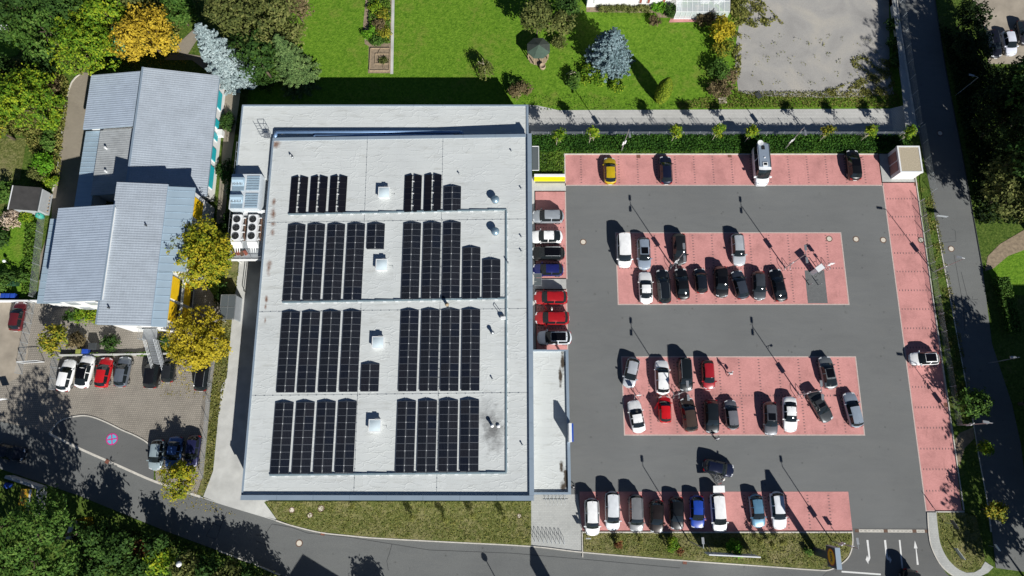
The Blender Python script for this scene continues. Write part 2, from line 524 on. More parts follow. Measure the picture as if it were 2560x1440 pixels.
def mat_gravel():
    m, nt, b = _new('grey_gravel')
    v = pos_node(nt)
    f1 = noise(nt, v, 9.0, 4, 0.8)
    f2 = noise(nt, v, 0.13, 6, 0.6, 0.8)
    f3 = noise(nt, v, 0.5, 5, 0.65, 0.5)
    c = ramp(nt, f1, [(0.3, (0.300, 0.288, 0.268)), (0.7, (0.400, 0.386, 0.362))])
    c = mix(nt, 1.0, c, ramp(nt, f2, [(0.32, (0.80, 0.80, 0.81)), (0.5, (1, 1, 1)), (0.68, (1.22, 1.18, 1.10))]), 'MULTIPLY')
    k = ramp(nt, f3, [(0.66, (0, 0, 0)), (0.78, (1, 1, 1))])
    c = mix(nt, k, c, (0.22, 0.215, 0.14))
    nt.links.new(c, b.inputs['Base Color'])
    b.inputs['Roughness'].default_value = 0.95
    bump(nt, b, f1, 0.6, 0.05)
    return m
M['gravel'] = mat_gravel()
M['kerb_red'] = plain('pale_edging_stone', (0.52, 0.42, 0.38), 0.85, var=0.14, scale=4)

M['acrylic'] = plain('rooflight_acrylic', (0.62, 0.72, 0.76), 0.15, var=0.05, coat=0.4)
M['copper'] = plain('red_primer_sheet', (0.28, 0.09, 0.06), 0.7, var=0.2, scale=4)
def stained(name, spots, base_mat_fn):
    """the roof foil plus weather stains with outlines of their own: spots = (x, y, rx, ry, strength, colour)"""
    m = base_mat_fn()
    m.name = name
    nt = m.node_tree; b = nt.nodes['Principled BSDF']
    src = b.inputs['Base Color'].links[0].from_socket
    v = pos_node(nt)
    n1 = nt.nodes.new('ShaderNodeTexNoise'); n1.inputs['Scale'].default_value = 0.9; n1.inputs['Detail'].default_value = 6; n1.inputs['Roughness'].default_value = 0.7
    nt.links.new(v, n1.inputs['Vector'])
    for (x, y, rx, ry, st, col) in spots:
        mp = mapping(nt, v, (1 / rx, 1 / ry, 0), (0, 0, 0), (-x / rx, -y / ry, 0))
        ln = nt.nodes.new('ShaderNodeVectorMath'); ln.operation = 'LENGTH'
        nt.links.new(mp, ln.inputs[0])
        d = math_n(nt, 'ADD', ln.outputs['Value'], math_n(nt, 'MULTIPLY', math_n(nt, 'SUBTRACT', n1.outputs['Fac'], 0.5), 2.2))
        f = math_n(nt, 'MULTIPLY', math_n(nt, 'SUBTRACT', 1.0, d, True), st, True)
        src = mix(nt, f, src, col)
    nt.links.new(src, b.inputs['Base Color'])
    return m
def _pp(u, v, z): q = P(u, v, z); return q.x, q.y
_soot, _rust = (0.10, 0.10, 0.10), (0.20, 0.11, 0.075)
_sp = [(*_pp(1235, 1075, 5.8), 1.7, 3.2, 0.85, _soot), (*_pp(1215, 1040, 5.8), 1.6, 2.6, 0.45, _soot)]
for (u, v, rx, ry) in ((685, 505, .35, .55), (683, 535, .4, 1.0), (683, 560, .5, .45), (682, 580, .35, .7), (672, 668, .4, 1.4), (666, 748, .25, .6), (664, 766, .25, .5), (663, 800, .2, .5), (690, 360, .8, .8)):
    _sp.append((*_pp(u, v, 4.7), rx, ry, 1.0, _rust))
M['membrane_main'] = stained('store_roof_foil', _sp, mat_roof_membrane)
_moss = (0.06, 0.045, 0.03)
M['canopyroof'] = stained('canopy_roof_foil', [(*_pp(1407, 905, 3.6), .35, 1.6, 2.0, _moss), (*_pp(1401, 940, 3.6), .3, 1.5, 1.8, _moss), (*_pp(1403, 1165, 3.6), .35, .9, 1.8, _moss), (*_pp(1415, 1195, 3.6), .35, 1.5, 2.2, _moss), (*_pp(1408, 1215, 3.6), .5, .9, 1.2, _moss)], mat_roof_membrane)

M['paintyellow'] = plain('bright_yellow_paint', (0.80, 0.72, 0.005), 0.6, var=0.04)
M['doorred'] = plain('reddish_brown_door', (0.30, 0.17, 0.15), 0.55, var=0.1)

M['camperroof'] = plain('grey_roof_sheet', (0.30, 0.36, 0.44), 0.4, metal=0.3, var=0.05)

M['chargeblue'] = plain('light_blue_panel', (0.05, 0.30, 0.55), 0.35, var=0.05)
M['darkgreen'] = plain('dark_green_plastic', (0.02, 0.07, 0.03), 0.55, var=0.1)
M['advyellow'] = plain('advert_yellow', (0.62, 0.38, 0.02), 0.6, var=0.15)
M['tarp'] = plain('turquoise_tarpaulin', (0.01, 0.33, 0.20), 0.5, var=0.1)
M['palewood'] = plain('pale_timber', (0.50, 0.44, 0.34), 0.85, var=0.2, scale=4)
# ================================================================== GROUND
def wsheet(name, pts, z, mat, parent=None):
    return sheet(name, pts, z, mat, parent, world=True)
def rect(x0, y0, x1, y1): return [(x0, y0), (x1, y0), (x1, y1), (x0, y1)]

LOW = -1.65                                   # the gardens lie lower than the car park
wsheet('ground', rect(-400, -400, 400, 45.35), -0.06, M['wild'])
wsheet('ground', rect(-400, 45.35, -42.5, 500), -0.06, M['wild'])
wsheet('ground', rect(59.45, 45.35, 400, 500), -0.06, M['wild'])
wsheet('garden_lawn', rect(-40.0, 45.35, 59.2, 500), LOW, M['lawn'])
mb = MB()
mb.quad([(-42.5, 45.35, -0.06), (-40, 45.35, LOW), (-40, 500, LOW), (-42.5, 500, -0.06)])
mb.build('earth_bank', M['wild'], kind='structure')

# --- car park
wsheet('parking_lot', [(2.9, -9.85), (58.1, -9.85), (58.1, 42.3), (2.9, 42.3)], 0.0, M['asphalt'])
sheet('lot_entrance', [(2128, 1320), (2318, 1320), (2322, 1345), (2335, 1390), (2365, 1432), (2390, 1455), (2040, 1455), (2075, 1424), (2105, 1410), (2128, 1385)], 0.004, M['apron'])
ISL = dict(
    top=rect(7.78, 37.45, 53.3, 42.1), left_upper=rect(3.35, 23.6, 7.6, 36.4), left_lower=rect(3.35, 13.3, 7.5, 21.9),
    isl1=rect(14.75, 19.9, 46.5, 30.15), isl2=rect(14.95, 2.25, 46.55, 12.5), bottom=rect(8.9, -9.8, 43.5, -5.15),
    right=rect(53.5, -7.35, 58.15, 37.75))
names = dict(top='bays along the hedge', left_upper='bays at the store wall', left_lower='bays beside the canopy', isl1='upper island', isl2='lower island', bottom='bays along the street', right='bays along the fence')
RED = {}
for k, r in ISL.items():
    RED[k] = wsheet('red_parking_bays', r, 0.006, M['redpave'])
    # pale edging stones round each field
    e = MB(); x0, y0, x1, y1 = r[0][0], r[0][1], r[2][0], r[2][1]
    w = 0.14
    for c, s in (((x0 + x1) / 2, y0 - w / 2), (x1 - x0 + 2 * w, w)), (((x0 + x1) / 2, y1 + w / 2), (x1 - x0 + 2 * w, w)), ((x0 - w / 2, (y0 + y1) / 2), (w, y1 - y0)), ((x1 + w / 2, (y0 + y1) / 2), (w, y1 - y0)):
        e.box((c[0], c[1], 0.004), (s[0], s[1], 0.012))
    e.build('edging', M['redpave'] if k == 'bottom' else M['kerb_red'] if 'kerb_red' in M else M['kerb'], RED[k])
def dash_line(parent, a, b):
    """a row of single dark pavers set into the red field"""
    a, b = Vector((a[0], a[1], 0)), Vector((b[0], b[1], 0))
    n = max(2, int((b - a).length / 0.40)); d = (b - a).normalized(); rz = math.atan2(d.y, d.x)
    m = MB()
    for i in range(n):
        c = a + d * (0.22 + i * ((b - a).length - 0.44) / (n - 1))
        m.box((c.x, c.y, 0.0075), (0.11, 0.23, 0.005), rz)
    m.build('bay_line', M['darkpave'], parent)
x = P(1453, 440).x
while x < 53: dash_line(RED['top'], (x, 37.6), (x, 42.0)); x += 2.735
x = 14.8 + 2.68
for k in range(11):
    xx = 17.48 + 2.69 * k
    dash_line(RED['isl1'], (xx, 25.15), (xx, 30.05))
    if not (40.5 < xx < 45): dash_line(RED['isl1'], (xx, 20.0), (xx, 24.9))
dash_line(RED['isl1'], (14.85, 25.02), (46.4, 25.02))
for xx in [18.4, 21.9, 25.35] + [28.02 + 2.69 * k for k in range(7)]:
    dash_line(RED['isl2'], (xx, 7.5), (xx, 12.4)); dash_line(RED['isl2'], (xx, 2.35), (xx, 7.2))
dash_line(RED['isl2'], (15.0, 7.36), (46.5, 7.36))
for k in range(12): dash_line(RED['bottom'], (41.0 - 2.73 * k, -9.7), (41.0 - 2.73 * k, -5.25))
for py in (496.7, 541.7, 587, 632.7, 679, 725.7, 772.7, 820.7, 869, 917.3, 967.3, 1018.3, 1069.3, 1121.7, 1173, 1227):
    y = P(2290, py).y; dash_line(RED['right'], (53.6, y), (58.1, y))
for py in (525, 569, 613.6, 658): y = P(1370, py).y; dash_line(RED['left_upper'], (3.4, y), (7.55, y))
for py in (771.6, 820.5): y = P(1370, py).y; dash_line(RED['left_lower'], (3.4, y), (7.4, y))
wsheet('wall_footing', rect(2.75, 13.3, 3.35, 38.8), 0.010, M['concrete'])
wsheet('grey_paving', rect(3.35, 21.9, 7.55, 23.6), 0.010, M['greypave'])
wsheet('ramp_landing', rect(3.35, 36.4, 7.75, 37.7), 0.010, M['concrete'])
wsheet('grey_paving', rect(53.3, 37.75, 58.1, 42.25), 0.010, M['greypave'])
wsheet('charging_bay', rect(40.9, 20.0, 43.65, 24.7), 0.010, M['chargepave'])
# entrance court in front of the canopy
sheet('grey_paving', [(1328, 1236), (1444, 1236), (1456, 1328), (1458, 1380), (1328, 1364)], 0.012, M['greypave'])

# --- streets
south_edge = [(-300, 960), (0, 1053), (123, 1083), (200, 1122), (300, 1166), (390, 1205), (500, 1242), (560, 1262), (640, 1286), (700, 1305), (800, 1330), (950, 1345), (1120, 1354), (1328, 1366), (1460, 1381), (1700, 1401), (2040, 1424), (2120, 1430), (2300, 1437), (2390, 1440), (2450, 1440), (2900, 1470)]
lower_edge = [(-300, 1060), (0, 1172), (200, 1240), (420, 1330), (547, 1377), (640, 1412), (760, 1462), (1000, 1530), (1700, 1600), (2900, 1650)]
sheet('road', south_edge + lower_edge[::-1], -0.012, M['road'])
sheet('lay_by', smooth_px([(123, 1083), (135, 1068), (155, 1050), (195, 1040), (225, 1041), (262, 1054), (305, 1075), (340, 1090), (372, 1110), (386, 1140)], 4) + [(384, 1200), (300, 1166), (200, 1122)], -0.004, M['apron'])
east_l = [(2200, -300), (2242, 0), (2253, 83), (2270, 190), (2290, 300), (2327, 480), (2340, 560), (2383, 790), (2433, 1060), (2447, 1143), (2467, 1250), (2480, 1330), (2490, 1420)]
east_r = [(2290, -300), (2337, 0), (2363, 167), (2400, 360), (2422, 480), (2437, 563), (2457, 677), (2480, 860), (2530, 1010), (2552, 1110), (2575, 1300), (2640, 1440)]
sheet('side_road', east_l + east_r[::-1], -0.008, M['road'])

def kerb(name, px, w=0.14, h=0.10, z=0.0, mat='kerb', world=False):
    m = MB(); strip_along(m, [p if world else P(p[0], p[1], z) for p in px], w, z - 0.15, z + h)
    return m.build(name, M[mat], kind='structure')
kerb('kerb', smooth_px(south_edge[6:9], 3)[:6] + [(690, 1301)], 0.10, 0.01, mat='concrete')
kerb('kerb', smooth_px([(690, 1301), (730, 1314), (800, 1331), (870, 1339), (950, 1346), (1120, 1355), (1328, 1366), (1460, 1381), (1700, 1401), (1900, 1415), (2040, 1425), (2075, 1424), (2103, 1409), (2122, 1390), (2131, 1360), (2130, 1328)], 4), 0.14, 0.10)
kerb('kerb', smooth_px([(123, 1084), (200, 1122), (300, 1166), (390, 1205), (500, 1242)], 4), 0.28, 0.0, mat='kerb')
kerb('kerb', smooth_px([(123, 1083), (135, 1068), (155, 1050), (195, 1040), (225, 1041), (262, 1054), (305, 1075), (340, 1090), (372, 1110), (386, 1140)], 4), 0.16, 0.07)
kerb('kerb', [(547, 1377), (640, 1412), (700, 1438)], 0.16, 0.06)
kerb('kerb', [(7.75, 42.2), (53.3, 42.2)], 0.16, 0.10, world=True)
kerb('kerb', [(7.66, 38.6), (7.66, 42.28)], 0.14, 0.12, world=True)
kerb('kerb', [(9.0, -10.0), (43.6, -10.0)], 0.16, 0.12, world=True)
kerb('kerb', [(8.98, -13.0), (8.98, -9.9)], 0.12, 0.12, world=True)
kerb('kerb', [(58.27, -7.3), (58.27, 42.3)], 0.14, 0.10, world=True)
kerb('kerb', [(54.6, -7.5), (58.3, -7.5)], 0.14, 0.10, world=True)
kerb('kerb', smooth_px([(2242, 0), (2253, 83), (2270, 190), (2288, 300)], 3), 0.16, 0.10)
kerb('kerb', smooth_px([(2340, 560), (2383, 790), (2433, 1060), (2447, 1143), (2467, 1250), (2478, 1330)], 3), 0.12, 0.08)
kerb('kerb', smooth_px([(2337, 0), (2363, 167), (2400, 360), (2422, 480), (2437, 563), (2457, 677)], 3), 0.10, 0.08, mat='darkgrey')

# --- pavement sweeping round the corner green
outer = smooth_px([(2318, 1281), (2321, 1330), (2328, 1368), (2348, 1408), (2372, 1432), (2400, 1448)], 4)
inner = smooth_px([(2341, 1281), (2346, 1330), (2352, 1362), (2368, 1395), (2392, 1420), (2416, 1432)], 4)
sheet('pavement', outer + inner[::-1], 0.11, M['greypave'])
kerb('kerb', outer, 0.14, 0.115)
o2 = [(2400, 1448), (2440, 1446), (2470, 1432), (2484, 1418)]
i2 = [(2416, 1432), (2436, 1431), (2452, 1422), (2463, 1404)]
sheet('pavement', o2 + i2[::-1], 0.11, M['greypave'])

# --- green areas
def green(name, px, z=0.09, mat='verge'): return sheet(name, px, z, M[mat])
green('grass_strip', [(664, 1254), (1328, 1254), (1328, 1364), (1120, 1353), (950, 1344), (870, 1337), (800, 1329), (730, 1312), (692, 1298)])
green('grass_strip', [(1459, 1331), (2128, 1330), (2131, 1360), (2121, 1389), (2102, 1407), (2074, 1422), (2040, 1423), (1900, 1413), (1700, 1399), (1459, 1379)])
green('grass_strip', inner + [(2436, 1431), (2452, 1422), (2463, 1404), (2455, 1350), (2440, 1290), (2408, 1281)])
green('grass_verge', [(2300, 400), (2300, 455), (2405, 1275), (2445, 1290), (2465, 1330), (2470, 1250), (2447, 1143), (2433, 1060), (2383, 790), (2340, 560), (2327, 480), (2308, 390)], 0.03, 'wild')
green('grass_strip', [(598, 640), (579, 797), (566, 945), (552, 965), (544, 1050), (532, 1177), (507, 1240), (492, 1236), (508, 1190), (530, 960), (548, 830), (565, 640)], 0.04)
sheet('dirt_path', [(2433, 1068), (2400, 1082), (2388, 1098), (2388, 1140), (2399, 1165), (2412, 1120), (2436, 1096)], 0.036, M['dirt'])
sheet('dirt_path', [(2560, 575), (2500, 610), (2470, 640), (2462, 678), (2485, 670), (2520, 640), (2600, 610)], -0.03, M['dirt'])
green('grass_verge', [(2462, 660), (2600, 560), (2600, 740), (2500, 735), (2478, 690)], -0.04, 'lawn')

# --- delivery lane west of the store and its approach
sheet('delivery_lane', [(600, 640), (580, 797), (567, 945), (553, 965), (545, 1050), (533, 1177), (508, 1242), (560, 1262), (640, 1286), (692, 1299), (660, 1255), (700, 1240), (700, 640)], 0.008, M['concrete'])
# --- yard of the western building
sheet('cobbled_yard', [(40, 760), (110, 755), (140, 640), (470, 640), (560, 780), (548, 830), (530, 960), (508, 1190), (490, 1240), (390, 1205), (386, 1150), (372, 1110), (340, 1090), (305, 1075), (262, 1054), (225, 1041), (195, 1040), (155, 1050), (123, 1083), (0, 1052), (-60, 1030), (30, 900)], -0.02, M['cobble'])
sheet('gravel_yard', [(-80, 752), (60, 752), (80, 760), (68, 900), (45, 945), (10, 960), (-80, 990)], -0.012, M['tanlot'])
sheet('tan_path', smooth_px([(236, 186), (205, 182), (180, 205), (165, 255), (158, 310), (150, 380), (141, 440), (132, 478)], 4) + [(128, 560), (100, 640), (95, 760), (110, 760), (150, 560), (260, 500), (260, 200)], -0.016, M['wetpath'])
kerb('kerb', smooth_px([(207, 180), (180, 205), (165, 255), (158, 310), (150, 380), (141, 440), (132, 478)], 3), 0.16, 0.08)
sheet('tan_path', [(492, 65), (505, 80), (470, 135), (600, 155), (600, 240), (575, 420), (560, 560), (540, 560), (560, 330), (560, 210), (480, 150), (410, 150), (425, 135), (450, 105)], -0.014, M['wetpath'])
sheet('garden_lawn', [(-40, 560), (95, 545), (95, 600), (82, 720), (60, 745), (-60, 745)], -0.03, M['lawn'])
sheet('garden_lawn', [(-40, 100), (60, 80), (75, 100), (40, 140), (-40, 150)], -0.03, M['lawn'])
sheet('garden_lawn', [(-60, 348), (64, 345), (66, 352), (50, 450), (-60, 455)], -0.03, M['verge'])
# --- path below the retaining wall
wsheet('footpath', [(2.4, 45.4), (57.0, 45.4), (57.0, 50.35), (7, 50.1), (3.8, 50.9), (2.4, 51.0)], LOW + 0.012, M['pathpave'])
mb = MB()
mb.quad([(57.0, 45.4, LOW + 0.012), (59.3, 45.4, -0.05), (59.3, 50.35, -0.05), (57.0, 50.35, LOW + 0.012)])
mb.build('footpath', M['pathpave'], kind='structure')
sheet('road_footway', [(2215, -40), (2242, -40), (2242, 0), (2253, 83), (2270, 190), (2290, 300), (2297, 330), (2265, 330), (2258, 260), (2245, 120), (2230, 0)], -0.004, M['greypave'])
sheet('gravel_lot', [(1852, -60), (1848, 60), (1840, 110), (1838, 165), (1846, 228), (1885, 240), (2050, 244), (2150, 243), (2235, 236), (2224, 180), (2222, -60)], LOW + 0.01, None or M['gravel'] if 'gravel' in M else M['tanlot'])
sheet('gravel_yard', [(2428, -40), (2434, 20), (2445, 60), (2470, 78), (2470, 160), (2620, 160), (2620, -60)], -0.02, M['tanlot'])
# vegetable plot and paths in the gardens
sheet('soil_bed', [(918, -40), (983, -40), (978, 183), (920, 183), (922, 115), (912, 110), (908, 60)], LOW + 0.010, M['dirt'])
sheet('stone_edge', [(980, -40), (987, -40), (983, 185), (976, 185)], LOW + 0.016, M['concrete'])
sheet('garden_path', [(1466, 30), (1640, 32), (1645, 44), (1675, 44), (1690, 56), (1790, 54), (1790, 20), (1466, 14)], LOW + 0.012, M['dirt'])
sheet('terrace', [(1680, 40), (1792, 38), (1790, 53), (1672, 56)], LOW + 0.02, M['redpave'])
# ================================================================== THE STORE
XW, XE, YS, YN = -33.3, 2.65, -5.7, 42.5
ZR0, ZR1 = 4.65, 5.85
def zr(x): return ZR0 + (ZR1 - ZR0) * (x - XW) / (XE - XW)
ANN_Z = 4.1
store = empty('store_building', (XW, YS, 0), label='large flat supermarket building with pale foil roof beside the car park', cat='building')
mb = MB(); mb.prism(rect(XW + .1, YS + .25, XE - .15, YN - .1), -2.0, [zr(XW + .1) - .12, zr(XE - .15) - .12, zr(XE - .15) - .12, zr(XW + .1) - .12]); mb.build('wall', M['wallgrey'], store)
mb = MB(); mb.prism(rect(XW, YS + .5, XE - .5, YN), [zr(XW) - .2, zr(XE - .5) - .2, zr(XE - .5) - .2, zr(XW) - .2], [zr(XW), zr(XE - .5), zr(XE - .5), zr(XW)])
store_roof = mb.build('roof', M['membrane_main'] if 'membrane_main' in M else M['membrane'], store)
# parapets and their metal cap lengths
mb = MB(); mb.prism(rect(XW, YS, XE, YS + .5), [zr(XW) - .6, zr(XE) - .6, zr(XE) - .6, zr(XW) - .6], [zr(XW) + .28, zr(XE) + .28, zr(XE) + .28, zr(XW) + .28])
mb.prism(rect(XE - .5, YS + .5, XE, YN), zr(XE) - .6, zr(XE) + .28)
mb.build('parapet', M['membrane'], store)
def cap_run(a, b, wdir, w, dz, step=4.3, thick=.05, over=.03):
    """metal cap lengths between two corners; wdir points inwards"""
    a, b = Vector(a), Vector(b); n = max(1, round((b - a).length / step)); d = (b - a) / n
    for i in range(n):
        p, q = a + d * i, a + d * (i + 1); u = d.normalized() * 0.012
        p = p + u; q = q - u
        wv = Vector(wdir) * w; ov = Vector(wdir) * -over
        poly = [(p + ov), (q + ov), (q + wv), (p + wv)]
        zz = [zr(t.x) + dz if not isinstance(dz, tuple) else dz[0] for t in poly]
        m = MB(); m.prism([(t.x, t.y) for t in poly], [z for z in zz], [z + thick for z in zz])
        m.build('parapet_cap', M['capblue'], store)
cap_run((XW, YS, 0), (XE, YS, 0), (0, 1, 0), .56, .28)
cap_run((XE, YS + .56, 0), (XE, YN, 0), (-1, 0, 0), .54, .28)
cap_run((XW, YN, 0), (XE - .54, YN, 0), (0, -1, 0), .42, .02, thick=.09)
cap_run((XW, YS + .56, 0), (XW, YN - .42, 0), (1, 0, 0), .20, .02, thick=.10)
# gutter box along the south edge
mb = MB(); mb.box(((XW + XE) / 2, YS + .02, 1.0), (XE - XW - 1, .2, 2.0)); mb.build('plinth', M['concrete'], store)
# lower north wing
AX0, AX1, AYN = -38.25, 2.3, 47.85
mb = MB()
mb.prism([(AX0 + .1, AYN - .1), (AX1 - .1, AYN - .1), (AX1 - .1, YN), (XW, YN), (XW, 36.6), (AX0 + .1, 36.6)], -2.0, ANN_Z - .15); mb.build('wing_wall', M['wallgrey'], store)
mb = MB()
mb.prism([(AX0, AYN), (AX1, AYN), (AX1, YN), (XW, YN), (XW, 36.6), (AX0, 36.6)], ANN_Z - .2, ANN_Z); mb.build('wing_roof', M['membrane'], store)
for (x0, x1) in [(AX0 + i * 4.06, AX0 + (i + 1) * 4.06) for i in range(10)]:
    m = MB(); m.box(((x0 + x1) / 2, AYN - .08, ANN_Z + .04), (x1 - x0 - .024, .22, .1)); m.build('parapet_cap', M['capblue'], store)
m = MB(); m.box((AX1 - .12, (AYN - .2 + YN) / 2, ANN_Z + .06), (.3, AYN - .2 - YN, .14)); m.build('parapet_cap', M['capblue'], store)
m = MB(); m.box((AX0 + .1, (AYN - .2 + 36.6) / 2, ANN_Z + .04), (.2, AYN - .2 - 36.6, .1)); m.build('parapet_cap', M['capblue'], store)
# plant deck
DX0, DX1, DYS, DYN, DZ = -38.35, XW - .02, 25.4, 36.58, 3.35
mb = MB(); mb.box(((DX0 + DX1) / 2, (DYS + DYN) / 2, DZ - .12), (DX1 - DX0, DYN - DYS, .24)); mb.build('plant_deck', M['steelpaint'], store)
mb = MB(); mb.box(((DX0 + DX1) / 2, DYS - .06, DZ - .25), (DX1 - DX0 + .1, .1, .8)); mb.build('deck_fascia', M['white'], store)
for x_ in (DX0 + .4, DX1 - .5):
    for y_ in (DYS + .5, (DYS + DYN) / 2): mb = MB(); mb.box((x_, y_, DZ / 2 - .1), (.3, .3, DZ - .2)); mb.build('deck_column', M['concrete'], store)
mb = MB(); mb.box(((DX0 + DX1) / 2 + .6, 33.3, 1.6), (DX1 - DX0 - 1.4, 6.4, 3.2)); mb.build('dock_wall', M['wallgrey'], store)
def railing(name, pts, h=1.05, step=1.3, mat='steel', parent=None, **tags):
    m = MB()
    for a, b in zip(pts[:-1], pts[1:]):
        a, b = Vector(a), Vector(b); n = max(1, int((b - a).length / step))
        for i in range(n + 1):
            p = a.lerp(b, i / n); m.tube(p, p + Vector((0, 0, h)), .028, 5)
        for k in (.5, 1.0): m.tube(a + Vector((0, 0, h * k)), b + Vector((0, 0, h * k)), .026, 5)
    return m.build(name, M[mat], parent, **tags)
railing('railing', [(XW - .3, DYS + .05, DZ), (DX0 + .06, DYS + .05, DZ), (DX0 + .06, 42.0, DZ + .2)], parent=store)
# roof access ladder with landing at the north-west corner
ld = empty('roof_ladder', P(668, 350, 3.8), label='galvanised access ladder at the corner between the two roof levels', cat='ladder')
mb = MB()
b0 = Vector(P(672, 352, 3.8))
for dx in (-.3, .3): mb.tube(b0 + Vector((dx - .6, .4, 0)), b0 + Vector((dx - .6, .4, 2.2)), .03)
for k in range(7): mb.tube(b0 + Vector((-.9, .4, .3 * k + .1)), b0 + Vector((-.3, .4, .3 * k + .1)), .02)
mb.build('ladder_frame', M['steel'], ld)
mb = MB(); mb.box(b0 + Vector((.1, .3, 1.05)), (.9, .8, .05)); mb.build('landing', M['steel'], ld)
railing('handrail', [b0 + Vector((-.4, .75, 1.08)), b0 + Vector((.55, .75, 1.08)), b0 + Vector((.55, -.1, 1.08))], parent=ld, step=.5)
# big ducts in the slot between the roofs
for nm, ya, za, x0, x1, lab in (('duct', 43.5, ANN_Z + .42, 0, 0, 'long blue-grey ventilation duct on the lower roof, farther from the main roof'), ('duct', 42.9, ANN_Z + .5, 0, 0, 'shorter blue-grey ventilation duct tight against the main roof edge')):
    xs = -33.0 if ya > 43.2 else -27.5
    xe = -7.2 if ya > 43.2 else -8.2
    d = empty(nm, (xs, ya, ANN_Z), label=lab, cat='duct', group='ducts between the roofs')
    m = MB(); m.path([(xs, ya - .9 if ya > 43.2 else ya - .25, za), (xs, ya, za), (xe, ya, za), (xe + .3, ya - .25, za)], .24, 10); m.build('pipe', M['ductblue'], d, smooth=True)
    k = xs + .8
    while k < xe: m = MB(); m.box((k, ya, ANN_Z + .1), (.12, .5, .2)); m.build('saddle', M['steel'], d); k += 2.2

# canopy over the entrance
CX0, CX1, CY0, CY1, CZ = XE + .04, 7.35, -5.15, 13.0, 3.55
can = empty('entrance_canopy', ((CX0 + CX1) / 2, CY0, 0), label='entrance canopy with pale stained roof on the car park side of the store', cat='canopy')
mb = MB(); mb.box(((CX0 + CX1) / 2, (CY0 + CY1) / 2, CZ - .1), (CX1 - CX0, CY1 - CY0, .2)); mb.build('roof', M['canopyroof'] if 'canopyroof' in M else M['membrane'], can)
for nm, c, s in (('parapet_cap', (CX1 - .18, (CY0 + CY1) / 2, CZ + .13), (.36, CY1 - CY0, .3)), ('parapet_cap', ((CX0 + CX1) / 2 - .18, CY1 - .1, CZ + .13), (CX1 - CX0 - .36, .2, .3)), ('parapet_cap', ((CX0 + CX1) / 2 - .18, CY0 + .14, CZ + .13), (CX1 - CX0 - .36, .28, .3))):
    m = MB(); m.box(c, s); m.build(nm, M['capblue'], can)
mb = MB(); mb.box(((CX0 + CX1) / 2 - .6, 5.5, 1.7), (CX1 - CX0 - 1.6, 9, 3.4)); mb.build('glazed_lobby', M['glass'], can)
for y_ in (CY0 + .4, 0.0, 4.6, CY1 - .5):
    m = MB(); m.box((CX1 - .35, y_, CZ / 2 - .1), (.22, .22, CZ - .2)); m.build('column', M['steelpaint'], can)

def text_mesh(txt, size, depth, bold=True):
    cu = bpy.data.curves.new('lettering', 'FONT')
    cu.body = txt; cu.size = size; cu.extrude = depth; cu.align_x = 'CENTER'; cu.align_y = 'CENTER'
    if bold: cu.offset = size * .035
    o = bpy.data.objects.new('tmp', cu); COL.objects.link(o)
    dg = bpy.context.evaluated_depsgraph_get()
    me = bpy.data.meshes.new_from_object(o.evaluated_get(dg))
    bpy.data.objects.remove(o); bpy.data.curves.remove(cu)
    return me
M['signblue'] = plain('sign_blue', (0.010, 0.070, 0.42), 0.35, var=0.0)
M['signnavy'] = plain('sign_navy', (0.012, 0.022, 0.075), 0.4, var=0.05)
M['signyellow'] = plain('sign_yellow', (0.85, 0.42, 0.01), 0.4, var=0.0)
M['signred'] = plain('sign_red', (0.60, 0.02, 0.015), 0.4, var=0.0)
LOGO = text_mesh('LIDL', .62, .012)
LOGO.materials.append(M['signnavy'])
def round_logo(parent, c, rad, facing, turn=0.0, sy=1.0):
    """yellow roundel with red rim and letters on a board face; facing = rotation about z of the outward normal (0 = +x)"""
    g = Matrix.Rotation(facing, 4, 'Z') @ Matrix.Rotation(math.pi / 2, 4, 'Y') @ Matrix.Rotation(math.pi / 2 + turn, 4, 'Z')
    for nm, r_, zz, mt in (('rim', rad, .010, 'signred'), ('disc', rad * .9, .018, 'signyellow')):
        m = MB(); m.lathe([(r_, 0), (r_, zz)], n=28)
        o = link(nm, m.mesh(nm, M[mt]), parent)
        o.matrix_local = Matrix.Translation(c) @ g
    me = LOGO.copy() if False else LOGO
    o = link('lettering', me, parent)
    o.matrix_local = Matrix.Translation(c) @ g @ Matrix.Translation((0, 0, .03)) @ Matrix.Scale(rad / .95, 4)
sg = empty('roof_sign', (CX1 - .1, 2.35, CZ + .28), label='upright blue and white sign box on the canopy edge', cat='sign')
m = MB(); m.box((0, 0, 1.0), (.34, 2.3, 2.0)); m.build('box', M['white'], sg, world=False)
m = MB(); m.box((.27, 0, 1.02), (.20, 2.2, 1.92)); m.build('face', M['signblue'], sg, world=False)
m = MB(); m.box((.42, 0, .2), (.1, 1.9, .12)); m.build('light_rail', M['signblue'], sg, world=False)
round_logo(sg, Vector((.372, 0, 1.05)), .78, 0.0)

